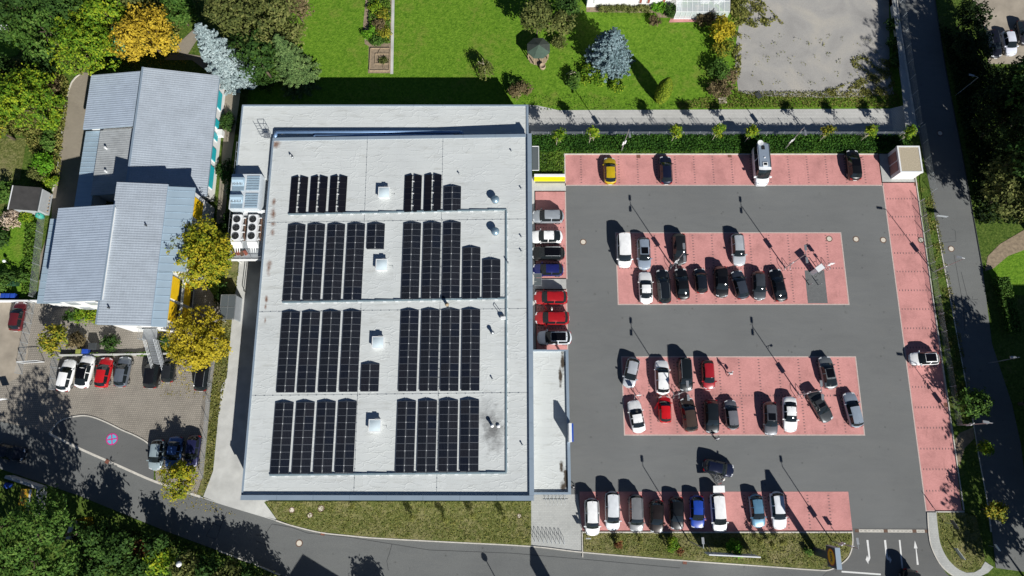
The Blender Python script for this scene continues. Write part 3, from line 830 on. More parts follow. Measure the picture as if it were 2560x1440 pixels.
# ------------------------------------------------------------------ solar arrays
def mat_pv(name, cell, line, stripes=True):
    m, nt, b = _new(name)
    tc = nt.nodes.new('ShaderNodeTexCoord')
    br = nt.nodes.new('ShaderNodeTexBrick')
    br.offset = 0.0
    br.inputs['Scale'].default_value = 1.0
    br.inputs['Brick Width'].default_value = 0.186; br.inputs['Row Height'].default_value = 0.104
    br.inputs['Mortar Size'].default_value = 0.0045
    br.inputs['Color1'].default_value = (*cell, 1); br.inputs['Color2'].default_value = (*[c * 1.1 for c in cell], 1)
    br.inputs['Mortar'].default_value = (*line, 1)
    nt.links.new(tc.outputs['Object'], br.inputs['Vector'])
    oi = nt.nodes.new('ShaderNodeObjectInfo')
    c = mix(nt, 1.0, br.outputs['Color'], ramp(nt, oi.outputs['Random'], [(0.0, (0.70, 0.82, 1.05)), (0.5, (0.95, 1, 1.05)), (1.0, (1.15, 1.12, 1.15))]), 'MULTIPLY')
    nt.links.new(c, b.inputs['Base Color'])
    b.inputs['Roughness'].default_value = 0.18
    b.inputs['Specular IOR Level'].default_value = 0.20
    return m
M['pv'] = mat_pv('solar_cells', (0.0085, 0.0095, 0.0135), (0.062, 0.068, 0.080))
M['pvblack'] = mat_pv('black_solar_cells', (0.0085, 0.0085, 0.012), (0.0085, 0.0085, 0.012))
M['pvframe'] = plain('panel_frame_aluminium', (0.34, 0.36, 0.39), 0.4, metal=0.6, var=0)
M['pvframeblack'] = plain('panel_frame_black', (0.03, 0.03, 0.033), 0.45, metal=0.2, var=0)
def panel_mesh(frame, glass, W=1.134):
    m = MB(); L = 1.722
    m.box((0, 0, 0), (W, L, .035), m=0)
    for s in (-1, 1):
        m.quad([(-W / 2 + .022, s * L / 4 - L / 4 + .018, .0185), (W / 2 - .022, s * L / 4 - L / 4 + .018, .0185), (W / 2 - .022, s * L / 4 + L / 4 - .018, .0185), (-W / 2 + .022, s * L / 4 + L / 4 - .018, .0185)], m=1)
    return m.mesh('solar_panel', [M[frame], M[glass]])
PAN = panel_mesh('pvframe', 'pv'); PANB = panel_mesh('pvframeblack', 'pvblack', .99)
ORD = ['first', 'second', 'third', 'fourth', 'fifth']
PV = [
    ('northernmost block, western group', 'all-black', [(728, 771, 443, 3, 1), (777, 820, 442, 3, 1), (826, 869, 441, 3, 1)], 533),
    ('northernmost block, eastern group', 'dark', [(1012, 1055.5, 439, 3, 1), (1061, 1105, 437, 3, 1), (1109.5, 1153, 466, 2, 0)], 528),
    ('second block, western group', 'dark', [(720, 764, 562, 6, 0), (769, 813, 561, 6, 0), (819, 863, 561, 6, 0), (869, 913, 560, 6, 0), (918, 963, 560, 2, 0)], 752),
    ('second block, eastern group', 'dark', [(1009, 1053, 558, 6, 0), (1059, 1102.5, 557, 6, 0), (1108, 1152.5, 556, 6, 0), (1157, 1201.5, 619, 4, 0), (1207, 1251, 649, 3, 0)], 747),
    ('third block, western group', 'dark', [(705, 750, 780, 6, 0), (755, 801, 780, 6, 0), (807, 852, 779, 6, 0), (858, 904, 778, 6, 0), (903, 949, 910, 2, 0)], 980),
    ('third block, eastern group', 'dark', [(1002.7, 1047, 776, 6, 0), (1054, 1099, 775, 6, 0), (1104, 1150, 775, 6, 0), (1155.7, 1200.7, 774, 6, 0)], 976),
    ('southernmost block, western group', 'dark', [(688, 734, 1007, 5, 0), (740.7, 786.7, 1006, 5, 0), (792.7, 840, 1005, 5, 0), (845.7, 892, 1004, 5, 0)], 1186),
    ('southernmost block, eastern group', 'dark', [(994, 1040, 1003, 5, 0), (1046.7, 1092.7, 1002, 5, 0), (1099, 1145.7, 1001, 5, 0), (1151.7, 1198, 1000, 5, 0)], 1182)]
TL = R(9.5)
for blk, look, arrs, ybot in PV:
    for i, (u0, u1, v0, n, blackp) in enumerate(arrs):
        za = 5.3
        for _ in range(2):
            cx_ = P((u0 + u1) / 2, v0, za).x; za = zr(cx_) + .25
        c0 = P((u0 + u1) / 2, v0, za)
        pitch = 1.722 + .012
        gap = .33 if blackp else .09; PW = .99 if blackp else 1.134
        lab = '%s tent-shaped solar array from the west in the %s' % (ORD[i], blk)
        # axis drifts a little: use the position of the array's middle line
        a = empty('solar_array', (c0.x, c0.y - n * pitch / 2, zr(c0.x)), label=lab, cat='solar array', group='solar arrays on the store roof')
        for s in (-1, 1):
            for k in range(n):
                yy = n * pitch / 2 - (k + .5) * pitch
                xx = s * (gap / 2 + PW * math.cos(TL) / 2)
                zz = .12 + PW * math.sin(TL) / 2
                link('panel', PANB if blackp else PAN, a, (xx, yy, zz), (0, s * TL, 0))
        m = MB()
        for s in (-1, 1): m.box((s * (gap / 2 + PW - .13), 0, .05), (.06, n * pitch, .07)); m.box((s * gap * .42, 0, .22), (.03, n * pitch, .04))
        for k in range(n + 1): m.box((0, n * pitch / 2 - k * pitch * .999, .06), (2 * PW - .2 + gap, .06, .06))
        m.build('support_rails', M['steel'], a, world=False)
        for k in range(n):
            m = MB(); m.box((0, n * pitch / 2 - (k + .5) * pitch, .285), (gap * .8 + .03, .12, .03)); m.build('ridge_clip', M['white'], a, world=False)
        m = MB()
        for s in (-1, 1):
            xo = s * (gap / 2 + PW * math.cos(TL)); xi = s * gap / 2
            m.add([(xo, n * pitch / 2 + .03, .05), (xi, n * pitch / 2 + .12, .05), (xi, n * pitch / 2 + .12, .29), (xo, n * pitch / 2 + .03, .12)], [(0, 1, 2, 3), (3, 2, 1, 0)])
        m.build('open_end_shade', M['black'], a, world=False)  # black sheet standing in for the shade inside the open tent end

# ------------------------------------------------------------------ cable trays with ballast blocks
def tray(a, b, lab):
    za = zr(P(*a, 5.3).x) + .1; zb = zr(P(*b, 5.3).x) + .1
    A, B = P(a[0], a[1], za), P(b[0], b[1], zb)
    t = empty('cable_tray', A, label=lab, cat='cable tray', group='cable trays on the store roof')
    d = B - A; L = d.length; rz = math.atan2(d.y, d.x)
    m = MB(); n = 12
    for i in range(n):
        p, q = A + d * (i / n), A + d * ((i + 1) / n); c = (p + q) / 2
        m.box((c.x, c.y, c.z + .02), ((q - p).length - .02, .20, .10), rz)
    m.build('channel', M['ductgrey'] if 'ductgrey' in M else M['capblue'], t)
    k = .5
    while k < L:
        p = A + d.normalized() * k
        nrm = Vector((-d.y, d.x, 0)).normalized()
        if nrm.y > .5: nrm = -nrm
        m = MB(); m.box(p + nrm * .05 + Vector((0, 0, -.03)), (.46, .30, .07), rz); m.build('ballast_block', M['white'], t)
        k += 1.62
    return t
M['ductgrey'] = plain('tray_zinc', (0.30, 0.40, 0.44), 0.45, metal=0.4, var=0.06)
tray((721, 536), (1267, 524), 'northern east-west cable tray below the first solar block')
tray((706, 756), (1267, 746), 'middle east-west cable tray between second and third solar blocks')
tray((674, 1188), (1267, 1182), 'southern east-west cable tray below the last solar block')
tray((1266, 527), (1266, 1180), 'long north-south cable tray east of the solar blocks')

# lightning protection: thin wires on little feet
def wire(a, b, lab):
    A = P(*a, zr(P(*a, 5.3).x) + .06); B = P(*b, zr(P(*b, 5.3).x) + .06)
    w = empty('lightning_wire', A, label=lab, cat='wire', group='lightning wires on the store roof')
    m = MB(); m.tube(A, B, .012, 4); m.build('conductor', M['steel'], w)
    m = MB(); n = int((B - A).length / 1.1)
    for i in range(n): p = A.lerp(B, (i + .5) / n); m.box((p.x, p.y, p.z - .02), (.11, .08, .05))
    m.build('wire_feet', M['steelpaint'], w, kind='stuff')
wire((664, 557), (1326, 548), 'northernmost east-west wire on small feet across the roof')
wire((645, 780), (1328, 772), 'second east-west wire on small feet across the roof')
wire((628, 990), (1330, 982), 'third east-west wire on small feet, above the last solar block')
wire((919, 347), (885, 1232), 'western north-south wire on small feet, beside the rooflights')
wire((1108, 345), (1092, 1232), 'eastern north-south wire on small feet through the eastern solar groups')

# rooflights
for (u, v, lab) in ((960, 481, 'white square rooflight north of the first cable tray'), (954, 662, 'white square rooflight beside the second solar block'), (945, 856, 'white square rooflight beside the third solar block'), (937, 1064, 'white square rooflight beside the southernmost solar block')):
    p = P(u, v, zr(-17) + .6); z0 = zr(p.x)
    r_ = empty('rooflight', (p.x, p.y, z0), label=lab, cat='rooflight', group='rooflights on the store roof')
    m = MB(); m.box((0, 0, .25), (1.35, 1.35, .6)); m.build('kerb_frame', M['white'], r_, world=False)
    m = MB(); m.box((0, 0, .60), (1.55, 1.55, .09)); m.build('lid_rim', M['white'], r_, world=False)
    m = MB(); s = .68
    m.add([(-s, -s, .645), (s, -s, .645), (s, s, .645), (-s, s, .645), (-s * .55, -s * .55, .80), (s * .55, -s * .55, .80), (s * .55, s * .55, .80), (-s * .55, s * .55, .80)], [(0, 1, 5, 4), (1, 2, 6, 5), (2, 3, 7, 6), (3, 0, 4, 7), (4, 5, 6, 7)])
    m.build('dome', M['acrylic'] if 'acrylic' in M else M['white'], r_, world=False, smooth=True)
    m = MB(); m.box((.25, .82, .50), (.5, .16, .34)); m.build('actuator', M['steel'], r_, world=False)
    m = MB(); m.path([(.8, .1, .05), (1.3, .0, .04), (1.5, -.2, .3), (1.5, -.45, .04)], .02, 4); m.build('air_rod', M['steel'], r_, world=False)

# roof vents
def vent(u, v, rad, h, lab, mat='ductblue', cap=True, name='roof_vent'):
    z_ = zr(P(u, v, 5.5).x); p = P(u, v, z_ + h)
    o = empty(name, (p.x, p.y, z_), label=lab, cat='vent', group='vents on the store roof')
    m = MB(); m.lathe([(rad * .72, 0), (rad * .72, h * .8)], n=14); m.build('stack', M['steel'], o, world=False, smooth=True)
    m = MB(); m.lathe([(rad, h * .72), (rad, h * .86), (rad * .15, h), (.01, h + .01)], n=18); m.build('cowl', M[mat], o, world=False, smooth=True)
    return o
M['ventblue'] = plain('bright_zinc', (0.30, 0.42, 0.50), 0.35, metal=0.5, var=0.05)
vent(1238, 497, .55, 1.0, 'larger round vent with conical cowl east of the first solar block', 'ventblue')
vent(1238, 577, .55, 1.0, 'larger round vent with conical cowl east of the second solar block', 'ventblue')
vent(1231, 831, .26, .75, 'small slim vent pipe east of the third solar block', 'steel')
vent(1230, 1064, .24, .85, 'white vent pipe standing in the soot stain', 'white')
vent(1246, 1065, .24, .22, 'low pale vent cap in the soot stain', 'white')
vent(1117, 760, .26, 1.15, 'tall vent pipe with pale cap just below the middle cable tray', 'wood')
vent(1304, 470, .11, .4, 'thin vent stub nearest the eastern parapet, northernmost', 'steel')
vent(1304, 591, .11, .4, 'upper of the two thin vent stubs near the eastern parapet', 'steel')
vent(1304, 627, .11, .4, 'lower of the two thin vent stubs near the eastern parapet', 'steel')
vent(1306, 1112, .11, .4, 'thin vent stub near the south-east corner of the roof', 'steel')
vent(1148, 433, .11, .4, 'thin vent stub above the eastern group of the first solar block', 'steel')
vent(1231, 947, .11, .4, 'thin vent stub below the third solar block', 'steel')
vent(1279, 376, .11, .35, 'thin vent stub in the empty north-east part of the roof', 'steel')
vent(1271, 655, .09, .8, 'thin rod vent beside the long cable tray', 'steel')
o = empty('satellite_box', P(1258, 796, zr(2) + .1), label='small white aerial box with a hoop beside the long cable tray', cat='aerial')
m = MB(); m.box((0, 0, .2), (.6, .35, .35)); m.build('box', M['white'], o, world=False)
m = MB(); m.path([(-.15, .15, .3), (-.35, .2, 1.0), (-.05, .25, 1.2), (.1, .2, .4)], .04, 6); m.build('hoop', M['darkgrey'], o, world=False)
o = empty('roof_gully_vent', P(730, 392, zr(-30) + .2), label='two small vent caps side by side in the north-west part of the roof', cat='vent')
for dx, dy in ((-.2, .22), (.12, -.12)):
    m = MB(); m.lathe([(.12, -.2), (.14, .1), (.06, .25)], (dx, dy, 0), 12); m.build('cap', M['steel'], o, world=False, smooth=True)

# ------------------------------------------------------------------ plant on the deck
ah = empty('air_handler', ((-38.2 - 33.9) / 2, 34.3, DZ), label='big pale blue air handling unit with louvred hoods on the plant deck', cat='air handler')
ax, ay, ah_h = 4.0, 5.0, 2.1
m = MB(); m.box((-.05, 0, ah_h / 2 + .05), (ax, ay, ah_h)); m.build('casing', M['ahu'] if 'ahu' in M else M['white'], ah, world=False)
M['ahu2'] = plain('pale_blue_sheet', (0.42, 0.56, 0.66), 0.4, metal=0.3, var=0.06)
for yb in (-1.25, 1.25):
    for xb, wd, hood in ((-1.0, 1.6, True), (.95, 1.7, False)):
        if hood:
            m = MB(); m.add([(xb - .8, yb - .55, ah_h + .1), (xb + .8, yb - .55, ah_h + .1), (xb + .8, yb + .55, ah_h + .1), (xb - .8, yb + .55, ah_h + .1), (xb - .8, yb + .2, ah_h + .65), (xb + .8, yb + .2, ah_h + .65), (xb + .8, yb + .55, ah_h + .65), (xb - .8, yb + .55, ah_h + .65)],
                        [(0, 1, 5, 4), (4, 5, 6, 7), (1, 2, 6, 5), (3, 0, 4, 7), (2, 3, 7, 6)]); m.build('hood', M['ahu2'], ah, world=False)
            for q in range(7):
                m = MB(); m.box((xb - .6 + q * .2, yb - .2, ah_h + .42), (.09, .55, .05)); m.build('louvre', M['steel'], ah, world=False)
        for q in range(6):
            m = MB(); m.box((xb, yb - 1.15 + q * .11 if hood else yb - 1.0 + q * .36, ah_h + .12), (wd, .07 if hood else .24, .05)); m.build('rib', M['ahu2'], ah, world=False)
M['ahu'] = plain('pale_grey_casing', (0.60, 0.65, 0.68), 0.5, metal=0.1, var=0.04)
for ch in ah.children:
    if ch.name.startswith('casing'): ch.data.materials[0] = M['ahu']
for xi, lab in ((-37.15, 'western white condenser row with three black fans on the plant deck'), (-35.0, 'eastern white condenser row with three black fans on the plant deck')):
    c = empty('condenser', (xi, 29.4, DZ), label=lab, cat='condenser', group='condensers on the plant deck')
    m = MB(); m.box((0, 0, 1.0), (1.25, 3.7, .8))
    for dx in (-.5, .5):
        for dy in (-1.6, 1.6): m.box((dx, dy, .3), (.08, .08, .6))
    m.build('casing', M['white'], c, world=False)
    for k in (-1.18, 0, 1.18):
        m = MB(); m.lathe([(.50, 1.40), (.50, 1.47), (.47, 1.47), (.47, 1.405)], (0, k, 0), 22); f = m.build('fan', M['steel'], c, world=False, smooth=False)
        m = MB(); m.lathe([(.47, 1.402), (.47, 1.41)], (0, k, 0), 22); m.build('fan_well', M['black'], f, world=False)
        m = MB(); m.lathe([(.1, 1.41), (.1, 1.46)], (0, k, 0), 10)
        for t in range(5):
            a_ = t * 2 * math.pi / 5
            m.add([(.1 * math.cos(a_), k + .1 * math.sin(a_), 1.43), (.42 * math.cos(a_ - .18), k + .42 * math.sin(a_ - .18), 1.425), (.42 * math.cos(a_ + .30), k + .42 * math.sin(a_ + .30), 1.45)], [(0, 1, 2)])
        m.build('fan_blades', M['darkgrey'], f, world=False)
    for k in (-1.5, -.5, .5, 1.5):
        m = MB(); m.box((.85, k, .95), (.35, .10, .10)); m.build('pipe_bracket', M['white'], c, world=False)
    m = MB(); m.box((.95, 0, .7), (.18, 3.2, .35)); m.build('copper_pipes', M['rustpipe'] if 'rustpipe' in M else M['rust'], c, world=False)
    m = MB(); m.add([(-.6, -1.95, 1.3), (.75, -1.95, 1.3), (.75, -2.6, .6), (-.6, -2.6, .6), (-.6, -1.95, .5), (.75, -1.95, .5), (.75, -2.6, .4), (-.6, -2.6, .4)], [(3, 2, 1, 0), (4, 5, 6, 7), (0, 1, 5, 4), (1, 2, 6, 5), (2, 3, 7, 6), (3, 0, 4, 7)]); m.build('slanted_hood', M['white'], c, world=False)
    m = MB()
    for q in (-.3, 0, .3): m.tube((q, -2.5, .5), (q, -3.1, .2), .07, 8)
    m.build('pipe_stubs', M['white'], c, world=False)
o = empty('deck_pipes', (-35.5, 31.6, DZ), label='white pipe bundle between the air handler and the condensers', cat='pipes')
m = MB()
for q in range(4): m.path([(-1.0 + .15 * q, -.3, .9), (-1.0 + .15 * q, .1 + .1 * q, 1.0), (2.0, .1 + .1 * q, 1.0)], .045, 6)
m.build('pipework', M['white'], o, world=False)
# timber and rusty scrap at the deck's south end
o = empty('scrap_pile', (-36.9, 26.2, DZ), label='rusty red scrap and sheet metal at the south end of the plant deck', cat='scrap')
for q in range(4):
    m = MB(); m.box((-.7 + q * .5, -.05 + .12 * (q % 2), .12), (.42, .7, .2), .2 * q); m.build('sheet_piece', M['rust'] if q % 2 == 0 else M['copper'], o, world=False)
# ================================================================== WESTERN BUILDING (two tiled blocks)
def mat_tile(name, base, age):
    m, nt, b = _new(name)
    v = pos_node(nt)
    f = noise(nt, v, 0.5, 6, 0.65)
    f2 = noise(nt, mapping(nt, v, (0.6, 3.0, 1)), 3.0, 4, 0.6)
    c = ramp(nt, f, [(0.28, tuple(x * (1 - age) for x in base)), (0.55, base), (0.75, tuple(x * 1.08 for x in base))])
    c = mix(nt, 1.0, c, ramp(nt, f2, [(0.25, (0.80, 0.80, 0.80)), (0.5, (1, 1, 1))]), 'MULTIPLY')
    nt.links.new(c, b.inputs['Base Color'])
    b.inputs['Roughness'].default_value = 0.5
    b.inputs['Metallic'].default_value = 0.15
    return m
M['tile'] = mat_tile('grey_pantile_sheet', (0.43, 0.48, 0.535), 0.14)
M['tileblue'] = mat_tile('blue_grey_pantile_sheet', (0.43, 0.50, 0.59), 0.12)
M['tileold'] = mat_tile('weathered_pantile_sheet', (0.43, 0.45, 0.455), 0.26)
M['roofmetal'] = plain('light_blue_sheet_roof', (0.39, 0.50, 0.585), 0.45, metal=0.25, var=0.06, scale=0.6)

def pantile(name, x0, x1, y0, y1, z0, z1, mat, parent, rib=.335, course=.36, amp=.030):
    """pressed pantile sheets: ribs run down the slope along x, courses step across them"""
    ny = max(2, int(round((y1 - y0) / rib)) * 4); nx = max(1, int(round((x1 - x0) / course)))
    ys = np.linspace(y0, y1, ny + 1)
    wave = amp * np.abs(np.sin(np.pi * (ys - y0) / rib)) ** .8
    cols_x, cols_z = [], []
    lowside_plus = z0 > z1                                   # slope falls towards +x
    for i in range(nx):
        xa, xb = x0 + (x1 - x0) * i / nx, x0 + (x1 - x0) * (i + 1) / nx
        za, zb = z0 + (z1 - z0) * i / nx, z0 + (z1 - z0) * (i + 1) / nx
        st = .022
        cols_x += [xa, xb - .004 if lowside_plus else xb - .004]
        cols_z += [za + (0 if lowside_plus else st), zb + (st if lowside_plus else 0)]
    X = np.repeat(np.array(cols_x)[:, None], ny + 1, 1); Z = np.array(cols_z)[:, None] + wave[None, :]
    Y = np.repeat(ys[None, :], len(cols_x), 0)
    V = np.stack([X, Y, Z], -1).reshape(-1, 3)
    o = parent_origin(parent)
    V = V - np.array([o.x, o.y, o.z])
    a = np.arange(len(cols_x) - 1)[:, None] * (ny + 1) + np.arange(ny)[None, :]
    q = np.stack([a, a + ny + 1, a + ny + 2, a + 1], -1).reshape(-1, 4)
    me = np_mesh(name, V, q, mat)
    ob = link(name, me, parent)
    # fascia / underside slab
    m = MB(); m.prism(rect(x0 - .02, y0 - .02, x1 + .02, y1 + .02), [z0 - .22, z1 - .22, z1 - .22, z0 - .22], [z0 - .015, z1 - .015, z1 - .015, z0 - .015])
    m.build('roof_edge', M['capblue'], ob if ob.parent is None else parent)
    return ob
def seamroof(name, x0, x1, y0, y1, z0, z1, parent, pitch=.62):
    m = MB(); m.prism(rect(x0, y0, x1, y1), [z0 - .15, z1 - .15, z1 - .15, z0 - .15], [z0, z1, z1, z0]); r_ = m.build(name, M['roofmetal'], parent)
    k = y0 + pitch
    while k < y1 - .1:
        m = MB(); m.add([(x0, k - .02, z0), (x1, k - .02, z1), (x1, k + .02, z1), (x0, k + .02, z0), (x0, k - .02, z0 + .04), (x1, k - .02, z1 + .04), (x1, k + .02, z1 + .04), (x0, k + .02, z0 + .04)], [(4, 5, 6, 7), (0, 1, 5, 4), (2, 3, 7, 6), (1, 2, 6, 5), (3, 0, 4, 7)])
        m.build('seam', M['roofmetal'], r_ if False else parent); k += pitch
    return r_

wA = empty('school_building', (-51, 43, 0), label='low western building with wide grey pantile roofs and turquoise panels', cat='building')
m = MB(); m.prism(rect(-59.6, 44.5, -52.1, 52.1), -.1, [3.95, 5.0, 5.0, 3.95]); m.build('wall', M['wallwhite'], wA)
m = MB(); m.prism(rect(-51.9, 34.9, -42.7, 52.5), -.1, [5.3, 3.15, 3.15, 5.3]); m.build('wall', M['wallwhite'], wA)
m = MB(); m.prism(rect(-57.8, 34.9, -52.1, 44.4), -.1, [3.55, 4.3, 4.3, 3.55]); m.build('wall', M['wallwhite'], wA)
pantile('roof', -52.1, -42.25, 34.4, 52.9, 5.6, 3.4, M['tile'], wA)
pantile('roof', -60.25, -52.65, 44.1, 52.5, 4.2, 5.3, M['tileblue'], wA)
pantile('roof', -58.0, -52.35, 34.4, 44.05, 3.8, 4.6, M['tileold'], wA)
m = MB(); m.box((-52.2, 43.6, 5.63), (.26, 18.7, .07)); m.build('ridge_cap', M['capblue'], wA)
seamroof('flat_roof', -60.5, -58.05, 31.3, 44.3, 3.15, 3.35, wA, .75)
m = MB(); m.box((-59.2, 37.8, 1.5), (2.2, 12.6, 3.0)); m.build('wall', M['wallwhite'], wA)
for (y0, y1) in ((48.4, 51.2), (45.4, 46.8), (43.5, 44.7), (40.3, 42.4), (36.2, 39.6)):
    m = MB(); m.box((-42.66, (y0 + y1) / 2, 1.9), (.10, y1 - y0, 1.5)); w_ = m.build('window', M['white'], wA)
    m = MB(); m.box((-42.58, (y0 + y1) / 2, 1.9), (.10, y1 - y0 - .25, 1.3)); m.build('panel', M['turq'], w_)
m = MB(); m.box((-42.3, 44.9, 1.2), (.9, .9, .9)); m.build('awning_box', M['wallwhite'], wA)
for (x_, y_) in ((-56.6, 41.2), (-56.1, 37.7)):
    m = MB(); m.lathe([(.12, 0), (.12, .5), (.16, .5), (.16, .6)], (x_, y_, 3.9), 10); m.build('vent_pipe', M['white'], wA)

M['greyglass0'] = mat_glass_dark('blind_window_glass', (0.42, 0.45, 0.47), 0.15)
wB = empty('school_building', (-51.5, 16, 0), label='taller western building with staggered pantile roofs and yellow wall panels', cat='building')
m = MB(); m.prism(rect(-59.0, 19.0, -51.8, 30.7), -.1, [7.15, 8.6, 8.6, 7.15]); m.build('wall', M['wallwhite'], wB)
m = MB(); m.prism(rect(-51.8, 16.0, -44.1, 34.1), -.1, [8.05, 6.9, 6.9, 8.05]); m.build('wall', M['wallwhite'], wB)
m = MB(); m.prism(rect(-45.2, 23.0, -42.5, 33.9), -.1, [7.15, 6.8, 6.8, 7.15]); m.build('wall', M['wallwhite'], wB)
pantile('roof', -59.5, -51.5, 18.5, 31.1, 7.6, 8.95, M['tileblue'], wB)
pantile('roof', -51.85, -45.5, 15.5, 34.45, 8.4, 7.62, M['tile'], wB)
m = MB(); m.box((-51.55, 24.8, 8.5), (.14, 12.2, .85)); m.build('clerestory', M['wallwhite'], wB)
m = MB(); m.box((-51.42, 24.8, 8.93), (.16, 12.7, .12)); m.build('gutter', M['capblue'], wB)
m = MB(); m.box((-51.95, 17.0, 8.42), (.14, 3.0, .12)); m.build('gutter', M['capblue'], wB)
seamroof('metal_roof', -45.48, -42.1, 22.65, 34.2, 7.52, 7.1, wB, 1.0)
seamroof('metal_roof', -45.48, -43.75, 15.4, 22.6, 7.50, 7.2, wB, 1.0)
seamroof('porch_roof', -63.5, -59.1, 19.3, 31.2, 3.15, 3.35, wB, 1.0)
m = MB(); m.box((-60.9, 25.2, 1.5), (3.6, 11.4, 3.0)); m.build('wall', M['wallwhite'], wB)
for (y0, y1, z0, z1) in ((19.3, 22.2, 3.9, 6.7), (16.4, 18.9, 3.9, 6.7), (19.3, 22.2, .6, 3.0), (16.4, 18.9, .6, 3.0)):
    m = MB(); m.box((-44.06, (y0 + y1) / 2, (z0 + z1) / 2), (.12, y1 - y0 + .2, z1 - z0 + .2)); w_ = m.build('window', M['white'], wB)
    m = MB(); m.box((-43.98, (y0 + y1) / 2, (z0 + z1) / 2 + .35), (.10, y1 - y0, (z1 - z0) * .72)); m.build('panel', M['yellow'], w_)
    m = MB(); m.box((-43.98, (y0 + y1) / 2, z0 + .35), (.08, y1 - y0, .7)); m.build('pane', M['glass'], w_)
for (y0, y1) in ((30.5, 33.2),):
    m = MB(); m.box((-42.46, (y0 + y1) / 2, 5.0), (.12, y1 - y0, 2.6)); m.build('panel', M['yellow'], wB)
for xk in (-57.6, -55.0, -53.0):
    for zk in (1.6, 4.7):
        m = MB(); m.box((xk, 18.97, zk), (1.3, .1, 1.4)); w_ = m.build('window', M['steelpaint'], wB)
        m = MB(); m.box((xk, 18.93, zk), (1.1, .1, 1.2)); m.build('pane', M['greyglass0'], w_)
m = MB(); m.lathe([(.1, 0), (.1, .5)], (-50.6, 17.6, 8.2), 8); m.build('vent_pipe', M['darkgrey'], wB)
m = MB(); m.lathe([(.1, 0), (.1, .5)], (-47.5, 28.6, 7.8), 8); m.build('vent_pipe', M['darkgrey'], wB)

# escape stair on the south side
st = empty('escape_stair', (-47.6, 15.8, 0), label='galvanised steel escape stair against the south wall of the taller western building', cat='stairs')
m = MB(); m.box((0, -.75, 3.6), (1.9, 1.5, .08)); m.build('landing', M['steel'], st, world=False)
for k in range(15):
    m = MB(); m.box((.35, -1.6 - k * .27, 3.45 - k * .235), (1.25, .26, .04)); m.build('tread', M['steel'], st, world=False)
m = MB()
for s in (-.33, 1.03): m.add([(s - .03, -1.45, 3.55), (s + .03, -1.45, 3.55), (s + .03, -5.6, 0.0), (s - .03, -5.6, 0.0), (s - .03, -1.45, 3.3), (s + .03, -1.45, 3.3), (s + .03, -5.6, -.05), (s - .03, -5.6, -.05)], [(0, 1, 2, 3), (0, 3, 7, 4), (1, 2, 6, 5)])
m.build('stringers', M['steel'], st, world=False)
for s in (-.33, 1.03):
    m = MB()
    for k in range(8):
        p = Vector((s, -1.5 - k * .58, 3.6 - k * .50)); m.tube(p, p + Vector((0, 0, 1.05)), .025, 5)
    for h in (.35, .7, 1.05): m.tube((s, -1.5, 3.6 + h), (s, -5.6, .05 + h), .025, 5)
    m.build('handrail', M['steel'], st, world=False)
m = MB()
for a_, b_ in (((-.95, -.05), (-.95, -1.5)), ((-.95, -1.5), (-.33, -1.5)), ((.95, -.05), (.95, -1.5))):
    for h in (.35, .7, 1.05): m.tube((*a_, 3.64 + h), (*b_, 3.64 + h), .022, 5)
for q in ((-.95, -1.5), (.95, -1.5), (-.95, -.1)): m.tube((*q, 0), (*q, 4.7), .04, 6)
m.build('landing_rail', M['steel'], st, world=False)

# glass-roofed bin shelter by the delivery lane
p0 = P(570, 768, 2.1)
bs_ = empty('glass_shelter', (p0.x, p0.y, 0), label='small grey shelter with four-pane glass roof beside the delivery lane', cat='shelter')
for s in (-1, 1):
    for t in (-1, 1): m = MB(); m.box((s * .95, t * 1.6, 1.1), (.09, .09, 2.2)); m.build('post', M['steelpaint'], bs_, world=False)
m = MB(); m.box((0, 1.66, 1.1), (1.8, .05, 2.0)); m.build('side_panel', M['steelpaint'], bs_, world=False)
m = MB(); m.box((1.01, 0, 1.1), (.05, 3.2, 2.1)); m.build('side_panel', M['steelpaint'], bs_, world=False)
M['greyglass'] = mat_glass_dark('grey_roof_glass', (0.10, 0.115, 0.12), 0.12)
for s in (-1, 1):
    for t in (-1, 1):
        m = MB(); m.box((s * .5, t * .82, 2.2), (.92, 1.56, .04)); m.build('pane', M['greyglass'], bs_, world=False)
m = MB(); m.box((0, 0, 2.22), (.06, 3.35, .07)); m.box((0, 0, 2.225), (2.05, .06, .065))
for s in (-1, 1): m.box((s * 1.0, 0, 2.21), (.07, 3.4, .08)); m.box((0, s * 1.68, 2.212), (2.07, .07, .08))
m.build('glazing_bars', M['steel'], bs_, world=False)
# white slab in front of it, a barrier bar on the lane
o = empty('bump_rail', P(617, 690, .3), label='low dark steel rail standing at the edge of the delivery lane shadow', cat='rail')
m = MB(); m.path([(0, 2.2, -.3), (0, 2.2, .4), (-.1, -2.2, .4), (-.1, -2.2, -.3)], .05, 6); m.build('bar', M['darkgrey'], o, world=False)

# garden shed
sh = empty('garden_shed', (-67.9, 34.4, 0), rz=R(-2), label='garden shed with black bitumen roof and white walls behind the western building', cat='shed')
m = MB(); m.prism(rect(-1.65, -1.5, 1.95, 1.6), -.1, [2.75, 2.15, 2.15, 2.75]); m.build('wall', M['wallgrey'], sh, world=False)  # white walls coloured grey, shade of the east side put into the colour
m = MB(); m.prism(rect(-1.85, -1.7, 1.75, 1.75), [2.78, 2.3, 2.3, 2.78], [2.86, 2.38, 2.38, 2.86]); m.build('roof', M['darkroof'], sh, world=False)
m = MB(); m.box((-1.86, 0, 2.83), (.14, 3.5, .10)); m.build('verge_board', M['white'], sh, world=False)
m = MB(); m.box((1.80, 0, 2.28), (.12, 3.5, .10)); m.build('gutter', M['darkgrey'], sh, world=False)
o = empty('potted_shelf', P(112, 508, .5), label='wooden slatted shelf with small pots beside the garden shed', cat='shelf')
